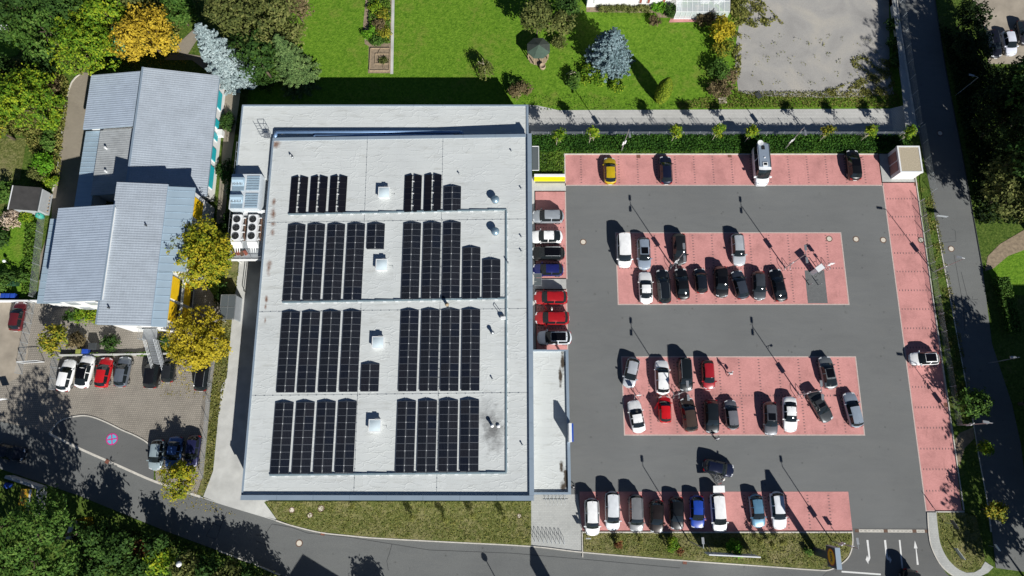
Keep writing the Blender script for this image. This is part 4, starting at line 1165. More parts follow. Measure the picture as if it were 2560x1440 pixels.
for k in range(6):
    m = MB(); m.box((.25, -1.3 + k * .52, .1), (1.0, .16, .06)); m.build('slat', M['wood'], o, world=False)
for k in range(4):
    m = MB(); m.lathe([(.10, .15), (.15, .4)], (-.1, -1.1 + k * .7, 0), 10); m.build('pot', M['white'] if k == 1 else M['darkgrey'], o, world=False)
o = empty('rain_barrel', P(95, 537, 1.0), label='teal plastic rain barrel at the corner of the garden shed', cat='barrel'); o.location.z = 0
m = MB(); m.lathe([(.36, 0), (.44, .5), (.40, .95)], n=20); m.build('barrel', M['teal'], o, world=False, smooth=True)
m = MB(); m.lathe([(.43, .95), (.43, 1.0), (.2, 1.05)], n=20); m.build('lid', M['teal'], o, world=False, smooth=True)

# house and glasshouse on the north edge
hs = empty('white_house', P(1560, -20, LOW), label='white house wall at the north edge of the gardens', cat='house')
hp0, hp1 = P(1466, 18, LOW), P(1700, 20, LOW)
m = MB(); m.box(((hp0.x + hp1.x) / 2, hp0.y + 4.5, LOW + 2.7), (hp1.x - hp0.x, 9, 5.6)); m.build('wall', M['wallwhite'], hs)
m = MB(); m.prism(rect(hp0.x - .4, hp0.y - .4, hp1.x + .4, hp0.y + 9.4), LOW + 5.5, LOW + 5.75); m.build('roof', M['darkroof'], hs)
for u in (1500, 1602, 1622, 1660):
    q = P(u, 4, LOW + 1.6)
    m = MB(); m.box((q.x, hp0.y - .03, LOW + 1.7), (1.9 if u == 1500 else .5, .1, 1.3)); w_ = m.build('window', M['white'], hs)
    m = MB(); m.box((q.x, hp0.y - .07, LOW + 1.7), (1.7 if u == 1500 else .36, .1, 1.1)); m.build('pane', M['white'] if u == 1500 else M['copper'], w_)
gh0, gh1 = P(1684, 48, LOW), P(1815, 48, LOW)
gh = empty('glasshouse', ((gh0.x + gh1.x) / 2, gh0.y + 2, LOW), label='lean-to glasshouse with white frame against the white house', cat='glasshouse')
Lx = gh1.x - gh0.x; nx = 10
M['clearglass'], nt_, b_ = _new('glasshouse_glass')
b_.inputs['Base Color'].default_value = (0.75, 0.82, 0.84, 1); b_.inputs['Roughness'].default_value = 0.12
b_.inputs['Alpha'].default_value = 0.45
for i in range(nx):
    x0 = -Lx / 2 + Lx * i / nx; x1 = x0 + Lx / nx
    m = MB(); m.box(((x0 + x1) / 2, -2 + .02, .95), (x1 - x0 - .08, .02, 1.7)); m.build('pane', M['clearglass'], gh, world=False)
    for k in range(3):
        y0 = -2 + k * 1.5; z0 = 1.9 + k * .45
        m = MB(); m.add([(x0 + .04, y0 + .04, z0), (x1 - .04, y0 + .04, z0), (x1 - .04, y0 + 1.46, z0 + .43), (x0 + .04, y0 + 1.46, z0 + .43)], [(0, 1, 2, 3)]); m.build('pane', M['clearglass'], gh, world=False)
m = MB()
for i in range(nx + 1):
    x0 = -Lx / 2 + Lx * i / nx
    m.tube((x0, -2, 0), (x0, -2, 1.9), .04, 4); m.tube((x0, -2, 1.9), (x0, 2.5, 3.25), .04, 4)
for k in range(4): m.tube((-Lx / 2, -2 + 1.5 * k, 1.9 + .45 * k), (Lx / 2, -2 + 1.5 * k, 1.9 + .45 * k), .045, 4)
m.tube((-Lx / 2, -2, .1), (Lx / 2, -2, .1), .05, 4)
m.build('frame', M['white'], gh, world=False)
rr = random.Random(5)
for k in range(6):
    m = MB(); m.box((rr.uniform(-3.5, 3.5), rr.uniform(-1.2, 2), .4), (rr.uniform(.6, 1.6), rr.uniform(.4, .9), .8)); m.build('staging', M['wood'] if k % 2 else M['white'], gh, world=False)

# gazebo
gz = empty('garden_gazebo', P(1345, 140, LOW), label='octagonal garden gazebo with green-black felt roof on the lawn', cat='gazebo')
M['felt'] = plain('green_black_felt', (0.050, 0.062, 0.052), 0.85, var=0.2, scale=2)
M['felt2'] = plain('green_felt', (0.055, 0.090, 0.065), 0.85, var=0.2, scale=2)
for k in range(8):
    a0, a1 = R(22.5 + 45 * k), R(22.5 + 45 * (k + 1))
    m = MB(); m.add([(0, 0, 3.0), (1.85 * math.cos(a0), 1.85 * math.sin(a0), 2.15), (1.85 * math.cos(a1), 1.85 * math.sin(a1), 2.15), (1.85 * math.cos(a0), 1.85 * math.sin(a0), 2.07), (1.85 * math.cos(a1), 1.85 * math.sin(a1), 2.07)], [(0, 1, 2), (1, 3, 4, 2)]); m.build('roof_facet', M['felt2'] if k in (4, 5, 6) else M['felt'], gz, world=False)
    m = MB(); m.box((1.6 * math.cos(a0), 1.6 * math.sin(a0), 1.05), (.12, .12, 2.1)); m.build('post', M['wood'], gz, world=False)
m = MB(); m.lathe([(1.7, 0), (1.7, .12)], n=8); m.build('floor', M['wood'], gz, world=False)
o = empty('garden_barrel', P(1356, 170, LOW), label='brown wooden tub in front of the gazebo', cat='tub')
m = MB(); m.lathe([(.4, 0), (.5, .35), (.45, .7), (.40, .7), (.40, .6)], n=16); m.build('tub', M['wood'], o, world=False, smooth=True)

# white box shelter at the lot's north-east corner
q0, q1, q2, q3 = P(2244, 366, 2.6), P(2301, 363, 2.6), P(2306, 430, 2.6), P(2250, 432, 2.6)
bx0, bx1 = (q0.x + q3.x) / 2, (q1.x + q2.x) / 2; by0, by1 = (q3.y + q2.y) / 2, (q0.y + q1.y) / 2
wb = empty('service_kiosk', ((bx0 + bx1) / 2, (by0 + by1) / 2, 0), label='white box-shaped kiosk with gravel roof in the far corner of the car park', cat='kiosk')
W_, D_ = bx1 - bx0, by1 - by0
m = MB(); m.box((0, 0, 1.2), (W_ - .1, D_ - .1, 2.4)); m.build('wall', M['wallwhite'], wb, world=False)
m = MB()
for c, s in (((0, D_ / 2 - .1), (W_, .2)), ((0, -D_ / 2 + .1), (W_, .2)), ((W_ / 2 - .1, 0), (.2, D_ - .4)), ((-W_ / 2 + .1, 0), (.2, D_ - .4))): m.box((c[0], c[1], 2.45), (s[0], s[1], .32))
m.build('parapet', M['white'], wb, world=False)
M['roofgravel'] = plain('roof_pea_gravel', (0.42, 0.36, 0.26), 0.95, var=0.22, scale=7, bmp=0.3, bscale=12)
m = MB(); m.box((0, 0, 2.52), (W_ - .4, D_ - .4, .10)); m.build('gravel_bed', M['roofgravel'], wb, world=False)
for k in (-.8, .75):
    m = MB(); m.box((-W_ / 2 + .02, k, 1.1), (.10, 1.3, 2.1)); m.build('door', M['doorred'] if 'doorred' in M else M['steelpaint'], wb, world=False)

# loading ramp wall with yellow line
o = empty('ramp_wall', (5.4, 38.4, 0), label='low white ramp wall with a bright yellow band beside the store', cat='wall')
m = MB(); m.box((0, .25, .35), (4.4, .35, .75)); m.build('wall_body', M['white'], o, world=False)
m = MB(); m.box((0, -.20, .30), (4.4, .46, .5)); m.build('yellow_band', M['paintyellow'] if 'paintyellow' in M else M['yellowplastic'], o, world=False)
o = empty('door_canopy', (3.3, 40.4, 2.6), label='small glass door canopy on the store wall above the ramp', cat='canopy')
m = MB(); m.box((0, 0, 0), (.9, 3.6, .06)); m.build('pane', M['greyglass'], o, world=False)
m = MB()
for a_, b_ in (((-.45, 1.82), (.48, 1.82)), ((.48, 1.82), (.48, -1.82)), ((.48, -1.82), (-.45, -1.82))): m.tube((*a_, .04), (*b_, .04), .05, 6)
m.build('frame', M['white'], o, world=False)
o = empty('door_canopy', (3.5, 22.75, 2.4), label='small glass canopy on the store wall beside the red cars', cat='canopy')
for k in (-.55, 0, .55):
    m = MB(); m.box((0, k, 0), (1.0, .50, .05)); m.build('pane', M['greyglass'], o, world=False)
m = MB(); m.box((.5, 0, 0), (.06, 1.8, .08)); m.box((0, .83, 0), (1.0, .06, .08)); m.box((0, -.83, 0), (1.0, .06, .08)); m.build('frame', M['steel'], o, world=False)

# houses that stand just outside the frame and throw the long shadows
def gable_house(name, x0, x1, y0, y1, eave, ridge, lab, axis='x'):
    h = empty(name, ((x0 + x1) / 2, (y0 + y1) / 2, 0), label=lab, cat='house')
    w, d = (x1 - x0) / 2, (y1 - y0) / 2
    m = MB(); m.box((0, 0, eave / 2), (2 * w, 2 * d, eave)); m.build('wall', M['wallwhite'], h, world=False)
    m = MB()
    if axis == 'y': m.add([(-w - .4, -d - .4, eave - .1), (w + .4, -d - .4, eave - .1), (w + .4, d + .4, eave - .1), (-w - .4, d + .4, eave - .1), (0, -d - .4, ridge), (0, d + .4, ridge)], [(0, 3, 5, 4), (2, 1, 4, 5), (0, 4, 1), (3, 2, 5), (3, 0, 1, 2)])
    else: m.add([(-w - .4, -d - .4, eave - .1), (w + .4, -d - .4, eave - .1), (w + .4, d + .4, eave - .1), (-w - .4, d + .4, eave - .1), (-w - .4, 0, ridge), (w + .4, 0, ridge)], [(0, 1, 5, 4), (2, 3, 4, 5), (0, 4, 3), (2, 5, 1), (3, 0, 1, 2)])
    m.build('roof', M['tile'], h, world=False)
    for sx in (-.55, .0, .55):
        for z_ in (1.6, 4.3):
            for sy in (-1, 1):
                m = MB(); m.box((sx * w, sy * (d + .02), z_), (1.2, .10, 1.3)); w_ = m.build('window', M['white'], h, world=False)
                m = MB(); m.box((sx * w, sy * (d + .06), z_), (1.0, .08, 1.1)); m.build('pane', M['glass'], w_, world=False)
    return h
SV = Vector((-math.sin(SUN_AZ), -math.cos(SUN_AZ))) / math.tan(SUN_EL)      # shadow shift per metre of height
a_ = P(757, 1385)
gable_house('gable_house', a_.x - SV.x * 9 - 4.6, a_.x - SV.x * 9 + 4.6, a_.y - SV.y * 9 - 10, a_.y - SV.y * 9 - .4, 6.0, 9.0, 'gabled house south of the street', 'y')
b_ = P(2424, 806)
fx, fy = b_.x - SV.x * 11, b_.y - SV.y * 11
o = empty('apartment_block', (fx + 6, fy - 5, 0), label='flat roofed block east of the side road', cat='building')
m = MB(); m.prism([(fx, fy), (fx + 14, fy), (fx + 14, fy - 12), (fx, fy - 12)], 0, 11); m.build('wall', M['wallwhite'], o)
m = MB(); m.prism([(fx + 5, fy + 2.0), (fx + 20, fy + 2.0), (fx + 20, fy - 9), (fx + 5, fy - 9)], 0, 13.5); m.build('stair_tower', M['wallwhite'], o)
for k in range(4):
    for z_ in (1.6, 4.6, 7.6):
        m = MB(); m.box((fx - .03, fy - 1.8 - k * 2.8, z_), (.10, 1.5, 1.4)); w_ = m.build('window', M['white'], o)
        m = MB(); m.box((fx - .07, fy - 1.8 - k * 2.8, z_), (.10, 1.3, 1.2)); m.build('pane', M['glass'], w_)
c_ = P(1328, 1362)
o = empty('advert_pylon', (c_.x - SV.x * 7, c_.y - SV.y * 7 - 1.2, 0), label='tall flat pylon south of the street', cat='pylon')
m = MB(); m.box((0, 0, 3.5), (.35, 2.4, 7)); m.build('slab', M['wallgrey'], o, world=False)
m = MB(); m.box((0, 0, .15), (.9, 2.8, .3)); m.build('footing', M['concrete'], o, world=False)
# ================================================================== CARS
# name: L, W, H, cowl t, cowl z, windscreen-top t, roof-end t, rear-glass-bottom t, rear-glass-bottom z, trunk end t, roof half-width share
CARS = dict(
    hatch=(4.15, 1.78, 1.48, .245, .93, .43, .85, .955, .98, .97, .66),
    mini=(3.60, 1.66, 1.50, .215, .95, .39, .87, .965, .98, .98, .70),
    sedan=(4.70, 1.84, 1.44, .275, .93, .445, .70, .845, 1.00, .975, .64),
    wagon=(4.70, 1.84, 1.48, .255, .93, .42, .895, .965, .98, .975, .66),
    suv=(4.50, 1.88, 1.66, .225, 1.05, .385, .87, .955, 1.10, .97, .69),
    coupe=(4.45, 1.84, 1.60, .235, 1.02, .40, .72, .93, 1.10, .975, .66),
    mpv=(4.60, 1.86, 1.78, .185, 1.10, .35, .93, .975, 1.12, .985, .73),
    van=(4.95, 1.95, 1.95, .150, 1.15, .295, .955, .985, 1.20, .99, .80),
)
def interp(t, pts):
    for (a, va), (b, vb) in zip(pts[:-1], pts[1:]):
        if t <= b: return va + (vb - va) * (t - a) / max(b - a, 1e-6)
    return pts[-1][1]

_car_mesh = {}
def car_meshes(kind):
    if kind in _car_mesh: return _car_mesh[kind]
    L, W, H, tc, zc, tw, te, tg, zg, tk, rw = CARS[kind]
    w = W / 2
    plan = [(0, .70), (.012, .80), (.035, .89), (.08, .955), (.16, .99), (.28, 1), (.78, 1), (.90, .985), (.955, .95), (.985, .89), (1, .78)]
    zf = zc - .30
    belt = [(0, zf - .10), (.012, zf), (.05, zf + .06), (tc * .6, zc - .10), (tc, zc - .02), (.5, zc + .02), (tg, zg - .02)] + ([(tk, zg - .06)] if tk > tg + .02 else []) + [(.99, zg - .16), (1.0, zg - .36)]
    top = [(0, zf - .09), (.012, zf + .01), (.05, zf + .09), (tc * .6, zc - .06), (tc, zc + .02), (tc + (tw - tc) * .5, zc + (H - zc) * .60), (tw, H - .025), ((tw + te) / 2, H), (te, H - .05), (te + (tg - te) * .5, zg + (H - zg) * .50), (tg, zg)] + ([(tk, zg - .04)] if tk > tg + .02 else []) + [(.99, zg - .14), (1.0, zg - .34)]
    tm = (tw + te) / 2 - .02
    ts = sorted(set([0, .012, .035, .08, tc * .6, tc, tc + (tw - tc) * .33, tc + (tw - tc) * .66, tw, tw + .03, tm - .012, tm + .012, (tm + te) / 2, te - .03, te, te + (tg - te) * .5, tg, tk, .985, .993, 1.0]))
    def ring(t):
        fw = w * interp(t, plan); zb = interp(t, belt); zt = interp(t, top)
        g = max(0.0, min(1.0, (zt - zb - .04) / (H - zc - .04))) if tc <= t <= tg else 0.0
        y4 = fw * .84 + (w * rw - fw * .84) * g
        z4 = (zb + .025) * (1 - min(1, g * 8)) + (zt - .055) * min(1, g * 8) if g > 0 else zb + .025
        pts = [(fw * .86, .20), (fw * .985, .38), (fw, zb * .62), (fw * .985, zb - .07), (fw * .93, zb), (y4, z4), (y4 * .62, zt - (.012 if g > 0 else .008)), (0, zt)]
        xo = L / 2 - t * L; kk = .26 * (1 - 2 * t)
        return [(xo - kk * (y / w) ** 2, y, z) for y, z in pts]
    RN = 8
    rows = [ring(t) for t in ts]
    parts = {k: MB() for k in ('body', 'windscreen', 'rear_window', 'side_window_l', 'side_window_r')}
    for i in range(len(ts) - 1):
        ta, tb = ts[i], ts[i + 1]
        for j in range(RN - 1):
            for s in (1, -1):
                q = [rows[i][j], rows[i + 1][j], rows[i + 1][j + 1], rows[i][j + 1]]
                q = [(x, y * s, z) for x, y, z in q]
                if s < 0: q = q[::-1]
                dst = 'body'
                mid = (ta + tb) / 2
                if j >= 5 and tc < mid < tw: dst = 'windscreen'
                elif j >= 5 and te < mid < tg: dst = 'rear_window'
                elif j == 4 and tc + (tw - tc) * .34 < mid < te + (tg - te) * .4 and abs(mid - tm) > .012: dst = 'side_window_l' if s > 0 else 'side_window_r'
                if dst != 'body':                       # glass sits a hair inside its frame
                    pass
                parts[dst].add(q, [(3, 2, 1, 0)])
    # closed nose, tail and floor
    for r_, fl in ((rows[0], False), (rows[-1], True)):
        loop = [(x, y, z) for x, y, z in r_] + [(x, -y, z) for x, y, z in r_[::-1][1:]]
        parts['body'].add(loop, [tuple(range(len(loop)))[::-1] if not fl else tuple(range(len(loop)))])
    def weld(mb, name, mat, smooth=True):
        key, v, idx = {}, [], []
        for p in mb.v:
            k = (round(p[0], 4), round(p[1], 4), round(p[2], 4))
            if k not in key: key[k] = len(v); v.append(p)
            idx.append(key[k])
        me = bpy.data.meshes.new(name)
        fs = []
        for f in mb.f:
            ff = []
            for i in f:
                if idx[i] not in ff: ff.append(idx[i])
            if len(ff) > 2: fs.append(tuple(ff))
        me.from_pydata(v, [], fs); me.materials.append(mat)
        me.polygons.foreach_set('use_smooth', [True] * len(fs)); me.update()
        return me
    out = {k: weld(mb, k, M['white'] if k == 'body' else M['glass']) for k, mb in parts.items()}
    # wheels
    m = MB(); rr_ = .32 if kind not in ('suv', 'van', 'mpv') else .35
    prof = [(rr_ * .62, -.10), (rr_ * .95, -.11), (rr_, -.07), (rr_, .07), (rr_ * .95, .11), (rr_ * .62, .10)]
    m.lathe(prof, n=18, m=0)
    out['wheel'] = m.mesh('wheel', M['rubber'])
    m = MB(); m.lathe([(rr_ * .60, -.112), (rr_ * .62, -.09), (rr_ * .62, .09), (rr_ * .60, .112)], n=14)
    out['rim'] = m.mesh('rim', M['rim'])
    m = MB(); m.add([(0, 0, -.05), (.16, .02, -.06), (.16, .24, -.04), (.02, .24, -.03), (0, 0, .07), (.10, .02, .08), (.10, .23, .08), (.02, .24, .07)], [(3, 2, 1, 0), (4, 5, 6, 7), (0, 1, 5, 4), (1, 2, 6, 5), (2, 3, 7, 6), (3, 0, 4, 7)])
    out['mirror'] = m.mesh('mirror', M['white'])
    m = MB(); m.add([(.0, -.19, -.05), (-.16, .19, -.05), (-.52, .21, .02), (-.24, -.16, .04), (.02, -.19, .05), (-.14, .20, .05), (-.50, .22, .075), (-.22, -.15, .085)], [(3, 2, 1, 0), (4, 5, 6, 7), (0, 1, 5, 4), (1, 2, 6, 5), (2, 3, 7, 6), (3, 0, 4, 7)])
    out['headlight'] = m.mesh('headlight', M['lens'])
    m = MB(); m.add([(0, -.15, -.10), (.10, .16, -.10), (.30, .19, -.04), (.02, -.15, .08), (.12, .15, .09), (.30, .18, .06)], [(0, 1, 4, 3), (1, 2, 5, 4), (3, 4, 5), (2, 1, 0)])
    out['taillight'] = m.mesh('taillight', M['redlens'])
    m = MB(); m.box((0, 0, 0), (.03, .52, .11)); out['number_plate'] = m.mesh('number_plate', M['plate'])
    def roof_panel(name, ta, tb, wshare, mat):
        m = MB(); n = 5; rows_ = []
        for k in range(n + 1):
            t = ta + (tb - ta) * k / n; zt = interp(t, top); y = w * rw * wshare
            rows_.append([(L / 2 - t * L, y, zt - .012 * wshare + .014), (L / 2 - t * L, 0, zt + .014), (L / 2 - t * L, -y, zt - .012 * wshare + .014)])
        for k in range(n):
            for j in range(2): m.quad([rows_[k][j], rows_[k + 1][j], rows_[k + 1][j + 1], rows_[k][j + 1]][::-1])
        return weld(m, name, mat)
    out['sunroof'] = roof_panel('sunroof', tw + .02, tw + .02 + (te - tw) * .42, .78, M['glass2'])
    out['panoramic_roof'] = roof_panel('panoramic_roof', tw + .012, te - .05, .84, M['glass2'])
    out['full_roof'] = roof_panel('black_roof', tw - .01, te + .01, .99, M['glass2'])
    m = MB(); y = w * rw * .98
    pts = [(L / 2 - t * L, y, interp(t, top) + dz) for t, dz in ((tw + .03, -.02), (tw + .06, .035), ((tw + te) / 2, .035), (te - .05, .035), (te - .02, -.02))]
    m.path(pts, .025, 5); out['rail'] = m.mesh('roof_rail', M['steel'])
    m = MB(); m.add([(.09, 0, 0), (-.09, .03, 0), (-.09, -.03, 0), (-.07, 0, .07)], [(0, 1, 3), (1, 2, 3), (2, 0, 3)]); out['antenna'] = m.mesh('roof_antenna', M['black'])
    out['info'] = dict(L=L, W=W, H=H, tc=tc, zc=zc, te=te, zg=zg, rw=rw, w=w, top=top, rr=rr_, zf=zf, tw=tw)
    _car_mesh[kind] = out
    return out

def make_car(kind, u, v, hdg, col, label, cat='car', roof=None, rails=False, trim=None, group='cars in the car park', z=0.0, metal=.25, name='parked_car', sx=1.0):
    """u,v: where the car's middle shows in the photo; hdg: compass-like heading, 0 = away from the viewer's bottom edge, clockwise"""
    C = car_meshes(kind); I = C['info']
    p = P(u, v, z + .75)
    root = empty(name, (p.x, p.y, z), R(90 - hdg), label=label, cat=cat, group=group)
    root.scale = (sx, 1, 1)
    if min(col) > .6 or max(col) > 3 * (min(col) + .02): metal = 0.0
    pm = paint(col, metal)
    link('body', C['body'], root, mats=[pm])
    for k in ('windscreen', 'rear_window'): link(k, C[k], root)
    for k in ('side_window_l', 'side_window_r'): link('side_window', C[k], root)
    for t in (.175, .80):
        for s in (-1, 1): link('rim', C['rim'], link('wheel', C['wheel'], root, (I['L'] / 2 - t * I['L'], s * (I['w'] - .10), I['rr']), (R(90), 0, 0)))
    xm = I['L'] / 2 - (I['tc'] + .085) * I['L']
    for s in (-1, 1):
        o = link('mirror', C['mirror'], root, (xm, s * I['w'] * .93, I['zc'] + .02), mats=[trim or pm]); o.scale = (1, s, 1)
        o = link('headlight', C['headlight'], root, (I['L'] / 2 - .10, s * I['w'] * .62, I['zf'] + .01)); o.scale = (1, s, 1)
        o = link('taillight', C['taillight'], root, (-I['L'] / 2 + .02, s * I['w'] * .68, I['zg'] - .24)); o.scale = (1, s, 1)
    link('number_plate', C['number_plate'], root, (I['L'] / 2 + .005, 0, I['zf'] - .25))
    link('number_plate', C['number_plate'], root, (-I['L'] / 2 - .005, 0, I['zg'] - .50))
    link('antenna', C['antenna'], root, (I['L'] / 2 - (I['te'] - .03) * I['L'], 0, I['H'] - .045))
    if roof: link({'sunroof': 'sunroof', 'pano': 'panoramic_roof', 'full': 'black_roof'}[roof], C[{'sunroof': 'sunroof', 'pano': 'panoramic_roof', 'full': 'full_roof'}[roof]], root)
    if rails:
        for s in (-1, 1): o = link('roof_rail', C['rail'], root); o.scale = (1, s, 1)
    return root

WHITE, SILVER, LSILVER, GREY, DGREY, BLACK, NAVY = (.88, .88, .87), (.36, .39, .42), (.50, .53, .56), (.14, .155, .175), (.05, .055, .062), (.008, .008, .009), (.010, .013, .035)
RED_, DRED, BLUE, LBLUE, BROWN, YEL = (.36, .010, .014), (.11, .014, .018), (.012, .055, .36), (.12, .26, .38), (.075, .052, .040), (.52, .36, .01)
YARD = 'cars in the cobbled yard'
make_car('hatch', 1525, 426, 0, YEL, 'mustard yellow hatchback, leftmost car in the bays along the hedge')
make_car('hatch', 1665, 424, 0, NAVY, 'blue-black hatchback beside the yellow one, along the hedge', sx=1.05)
make_car('suv', 2134, 412, 0, BLACK, 'black estate with roof window near the white kiosk', roof='sunroof', sx=1.04)
make_car('suv', 1370, 541, 270, SILVER, 'blue-grey silver crossover, topmost car at the store wall')
make_car('coupe', 1367, 592, 270, WHITE, 'white crossover coupe, second from top at the store wall')
make_car('suv', 1370, 633, 270, BLACK, 'black estate with bright roof rails, third from top at the store wall', rails=True, roof='pano', sx=1.05)
make_car('hatch', 1370, 674, 270, (.012, .016, .11), 'dark blue hatchback, lowest of the four cars above the grey strip at the store wall', sx=1.05)
make_car('suv', 1377, 744, 270, RED_, 'red crossover with closed doors just below the grey strip at the store wall', sx=1.04)
red_open = make_car('suv', 1380, 795, 270, RED_, 'red crossover with its doors open and a person beside it', sx=1.06)
make_car('suv', 1386, 844, 270, (.66, .70, .74), 'white crossover with black panoramic roof next to the canopy', roof='pano', sx=1.04)
make_car('van', 1560, 626, 180, WHITE, 'white minivan at the upper left corner of the upper island', cat='van')
make_car('wagon', 1610, 633, 180, (.30, .36, .44), 'silver-blue estate with dark roof window beside the white minivan', roof='sunroof')
make_car('suv', 1699, 622, 180, (.018, .019, .021), 'glossy black car under the lamp in the upper row of the upper island')
make_car('wagon', 1846, 623, 180, LSILVER, 'silver estate standing alone in the upper row of the upper island', rails=True)
make_car('sedan', 1614, 719, 0, WHITE, 'white saloon with dark rear window, leftmost in the lower row of the upper island', sx=.98)
make_car('wagon', 1659, 715, -2, (.012, .016, .022), 'blue-black estate with pale roof rails next to the white saloon', rails=True, sx=1.04)
make_car('sedan', 1705, 709, -3, BLACK, 'black saloon third from left in the lower row of the upper island', sx=.96)
make_car('mini', 1752, 701, -3, (.012, .016, .024), 'small dark hatchback, the shortest car of the upper island')
make_car('suv', 1803, 704, 182, BLACK, 'black crossover with sun glinting in its windscreen, upper island lower row', roof='sunroof')
make_car('hatch', 1850, 711, -11, (.045, .055, .075), 'dark slate hatchback parked askew in the lower row of the upper island')
make_car('hatch', 1898, 713, 182, (.05, .058, .068), 'grey hatchback second from right in the lower row of the upper island')
make_car('sedan', 1946, 712, -7, (.006, .008, .011), 'shiny black saloon, rightmost in the lower row of the upper island')
make_car('hatch', 1578, 931, 194, LSILVER, 'silver hatchback parked askew at the left end of the lower island')
make_car('suv', 1655, 943, 1, WHITE, 'white crossover under the lamp in the upper row of the lower island', rails=False, sx=1.03)
make_car('mpv', 1713, 936, 180, (.010, .014, .016), 'black people carrier with roof rails in the upper row of the lower island', rails=True)
make_car('mini', 1771, 937, 180, (.33, .012, .02), 'red small car closed up beside the walking person, lower island', sx=1.12)
make_car('coupe', 2069, 931, -7, (.20, .215, .22), 'grey coupe with dark glass roof, alone at the right of the lower island upper row', roof='pano')
make_car('hatch', 2312, 896, 268, WHITE, 'white small car alone in the bays along the fence', roof='pano', sx=.95)
make_car('sedan', 1591, 1041, -9, WHITE, 'white saloon parked askew, leftmost in the lower row of the lower island', sx=.92)
red_small = make_car('mini', 1662, 1023, 0, (.55, .006, .01), 'bright red small car with an open door and a trolley behind it')
make_car('suv', 1722, 1036, -6, BROWN, 'brown crossover in the lower row of the lower island')
make_car('suv', 1779, 1041, 181, (.010, .014, .017), 'black crossover with sun glint beside the brown one')
make_car('mini', 1829, 1036, -3, (.19, .195, .215), 'grey small hatchback in the lower row of the lower island', sx=1.1)
make_car('wagon', 1926, 1046, 182, (.10, .105, .12), 'dark grey estate with pale bonnet glare in the lower island', roof='sunroof', sx=.95)
make_car('sedan', 1975, 1035, 183, WHITE, 'white saloon with dark rear window pointing to the street, lower island', roof=None)
make_car('sedan', 2051, 1015, 154, (.045, .05, .053), 'dark grey saloon parked at a slant near the lamp', roof='sunroof', sx=.96)
make_car('wagon', 2133, 1024, -9, (.33, .39, .46), 'silver-blue estate at the right end of the lower island')
ROW = 'cars in the bays along the street'
make_car('mpv', 1480, 1292, 180, WHITE, 'white estate with black roof rails, leftmost in the bays along the street', rails=True, group='cars in the car park')
make_car('mpv', 1531, 1277, 181, (.70, .73, .75), 'pale silver people carrier, second in the bays along the street', sx=1.05)
make_car('mpv', 1590, 1283, 181, (.24, .245, .25), 'grey ribbed-roof people carrier in the bays along the street', rails=True)
make_car('hatch', 1642, 1291, 183, (.020, .014, .012), 'brown-black hatchback in the bays along the street')
make_car('hatch', 1692, 1283, 182, (.008, .009, .010), 'plain black hatchback left of the bright blue car')
make_car('hatch', 1743, 1280, 182, BLUE, 'bright blue hatchback in the bays along the street')
white_mpv = make_car('mpv', 1796, 1281, 179, WHITE, 'white people carrier with its tailgate raised and a trolley behind', sx=1.06)
make_car('hatch', 1893, 1277, 177, LBLUE, 'light blue hatchback in the bays along the street')
make_car('wagon', 1946, 1276, 179, (.80, .82, .84), 'white estate beside the light blue car, rightmost along the street')
make_car('hatch', 1797, 1170, 102, (.008, .012, .036), 'dark blue hatchback driving through the lane above the street bays', sx=.98, name='moving_car')
make_car('hatch', 165, 938, 7, WHITE, 'white hatchback at the left end of the yard row', group=YARD, sx=1.06)
make_car('coupe', 212, 929, 6, WHITE, 'white car with black glass roof in the yard row', roof='full', group=YARD)
make_car('hatch', 259, 931, 5, (.50, .012, .016), 'red hatchback in the yard row', group=YARD)
make_car('hatch', 306, 929, 4, (.13, .15, .18), 'slate grey hatchback in the yard row', group=YARD)
make_car('suv', 381, 931, 2, (.012, .012, .014), 'black crossover in the yard row beside the stair', group=YARD, sx=.96)
make_car('mini', 422, 923, 2, (.025, .028, .030), 'black and white small car under the yellow tree in the yard row', group=YARD)
make_car('wagon', 506, 934, 2, (.010, .010, .012), 'black estate half hidden under the yellow tree', rails=True, group=YARD)
make_car('hatch', 391, 1137, 182, (.34, .42, .45), 'silver-green hatchback, leftmost of three by the lay-by', group=YARD, sx=.95)
make_car('sedan', 434, 1132, 184, (.06, .13, .32), 'blue saloon in the middle of three by the lay-by', group=YARD, sx=.9)
make_car('hatch', 481, 1128, 183, (.020, .022, .075), 'navy hatchback, rightmost of three by the lay-by', group=YARD)
dr = make_car('hatch', 44, 790, 3, DRED, 'dark red hatchback with black bonnet on the gravel yard', group=YARD)
make_car('sedan', 18, 1130, 100, (.012, .014, .022), 'dark saloon in deep tree shade on the street at the left edge', group='cars on the streets', name='moving_car')
make_car('wagon', 2484, 108, 176, (.010, .011, .018), 'black estate in tree shade on the tan yard', rails=True, group='cars in the shaded yard')
make_car('hatch', 2524, 106, 178, (.66, .68, .76), 'white hatchback in tree shade on the tan yard', group='cars in the shaded yard')
make_car('hatch', 2562, 80, 178, (.03, .03, .04), 'dark car cut by the right edge in the shaded yard', group='cars in the shaded yard')
make_car('van', 2272, 1474, 190, (.012, .014, .014), 'black van entering the picture at the bottom edge', cat='van', group='cars on the streets', name='moving_car')

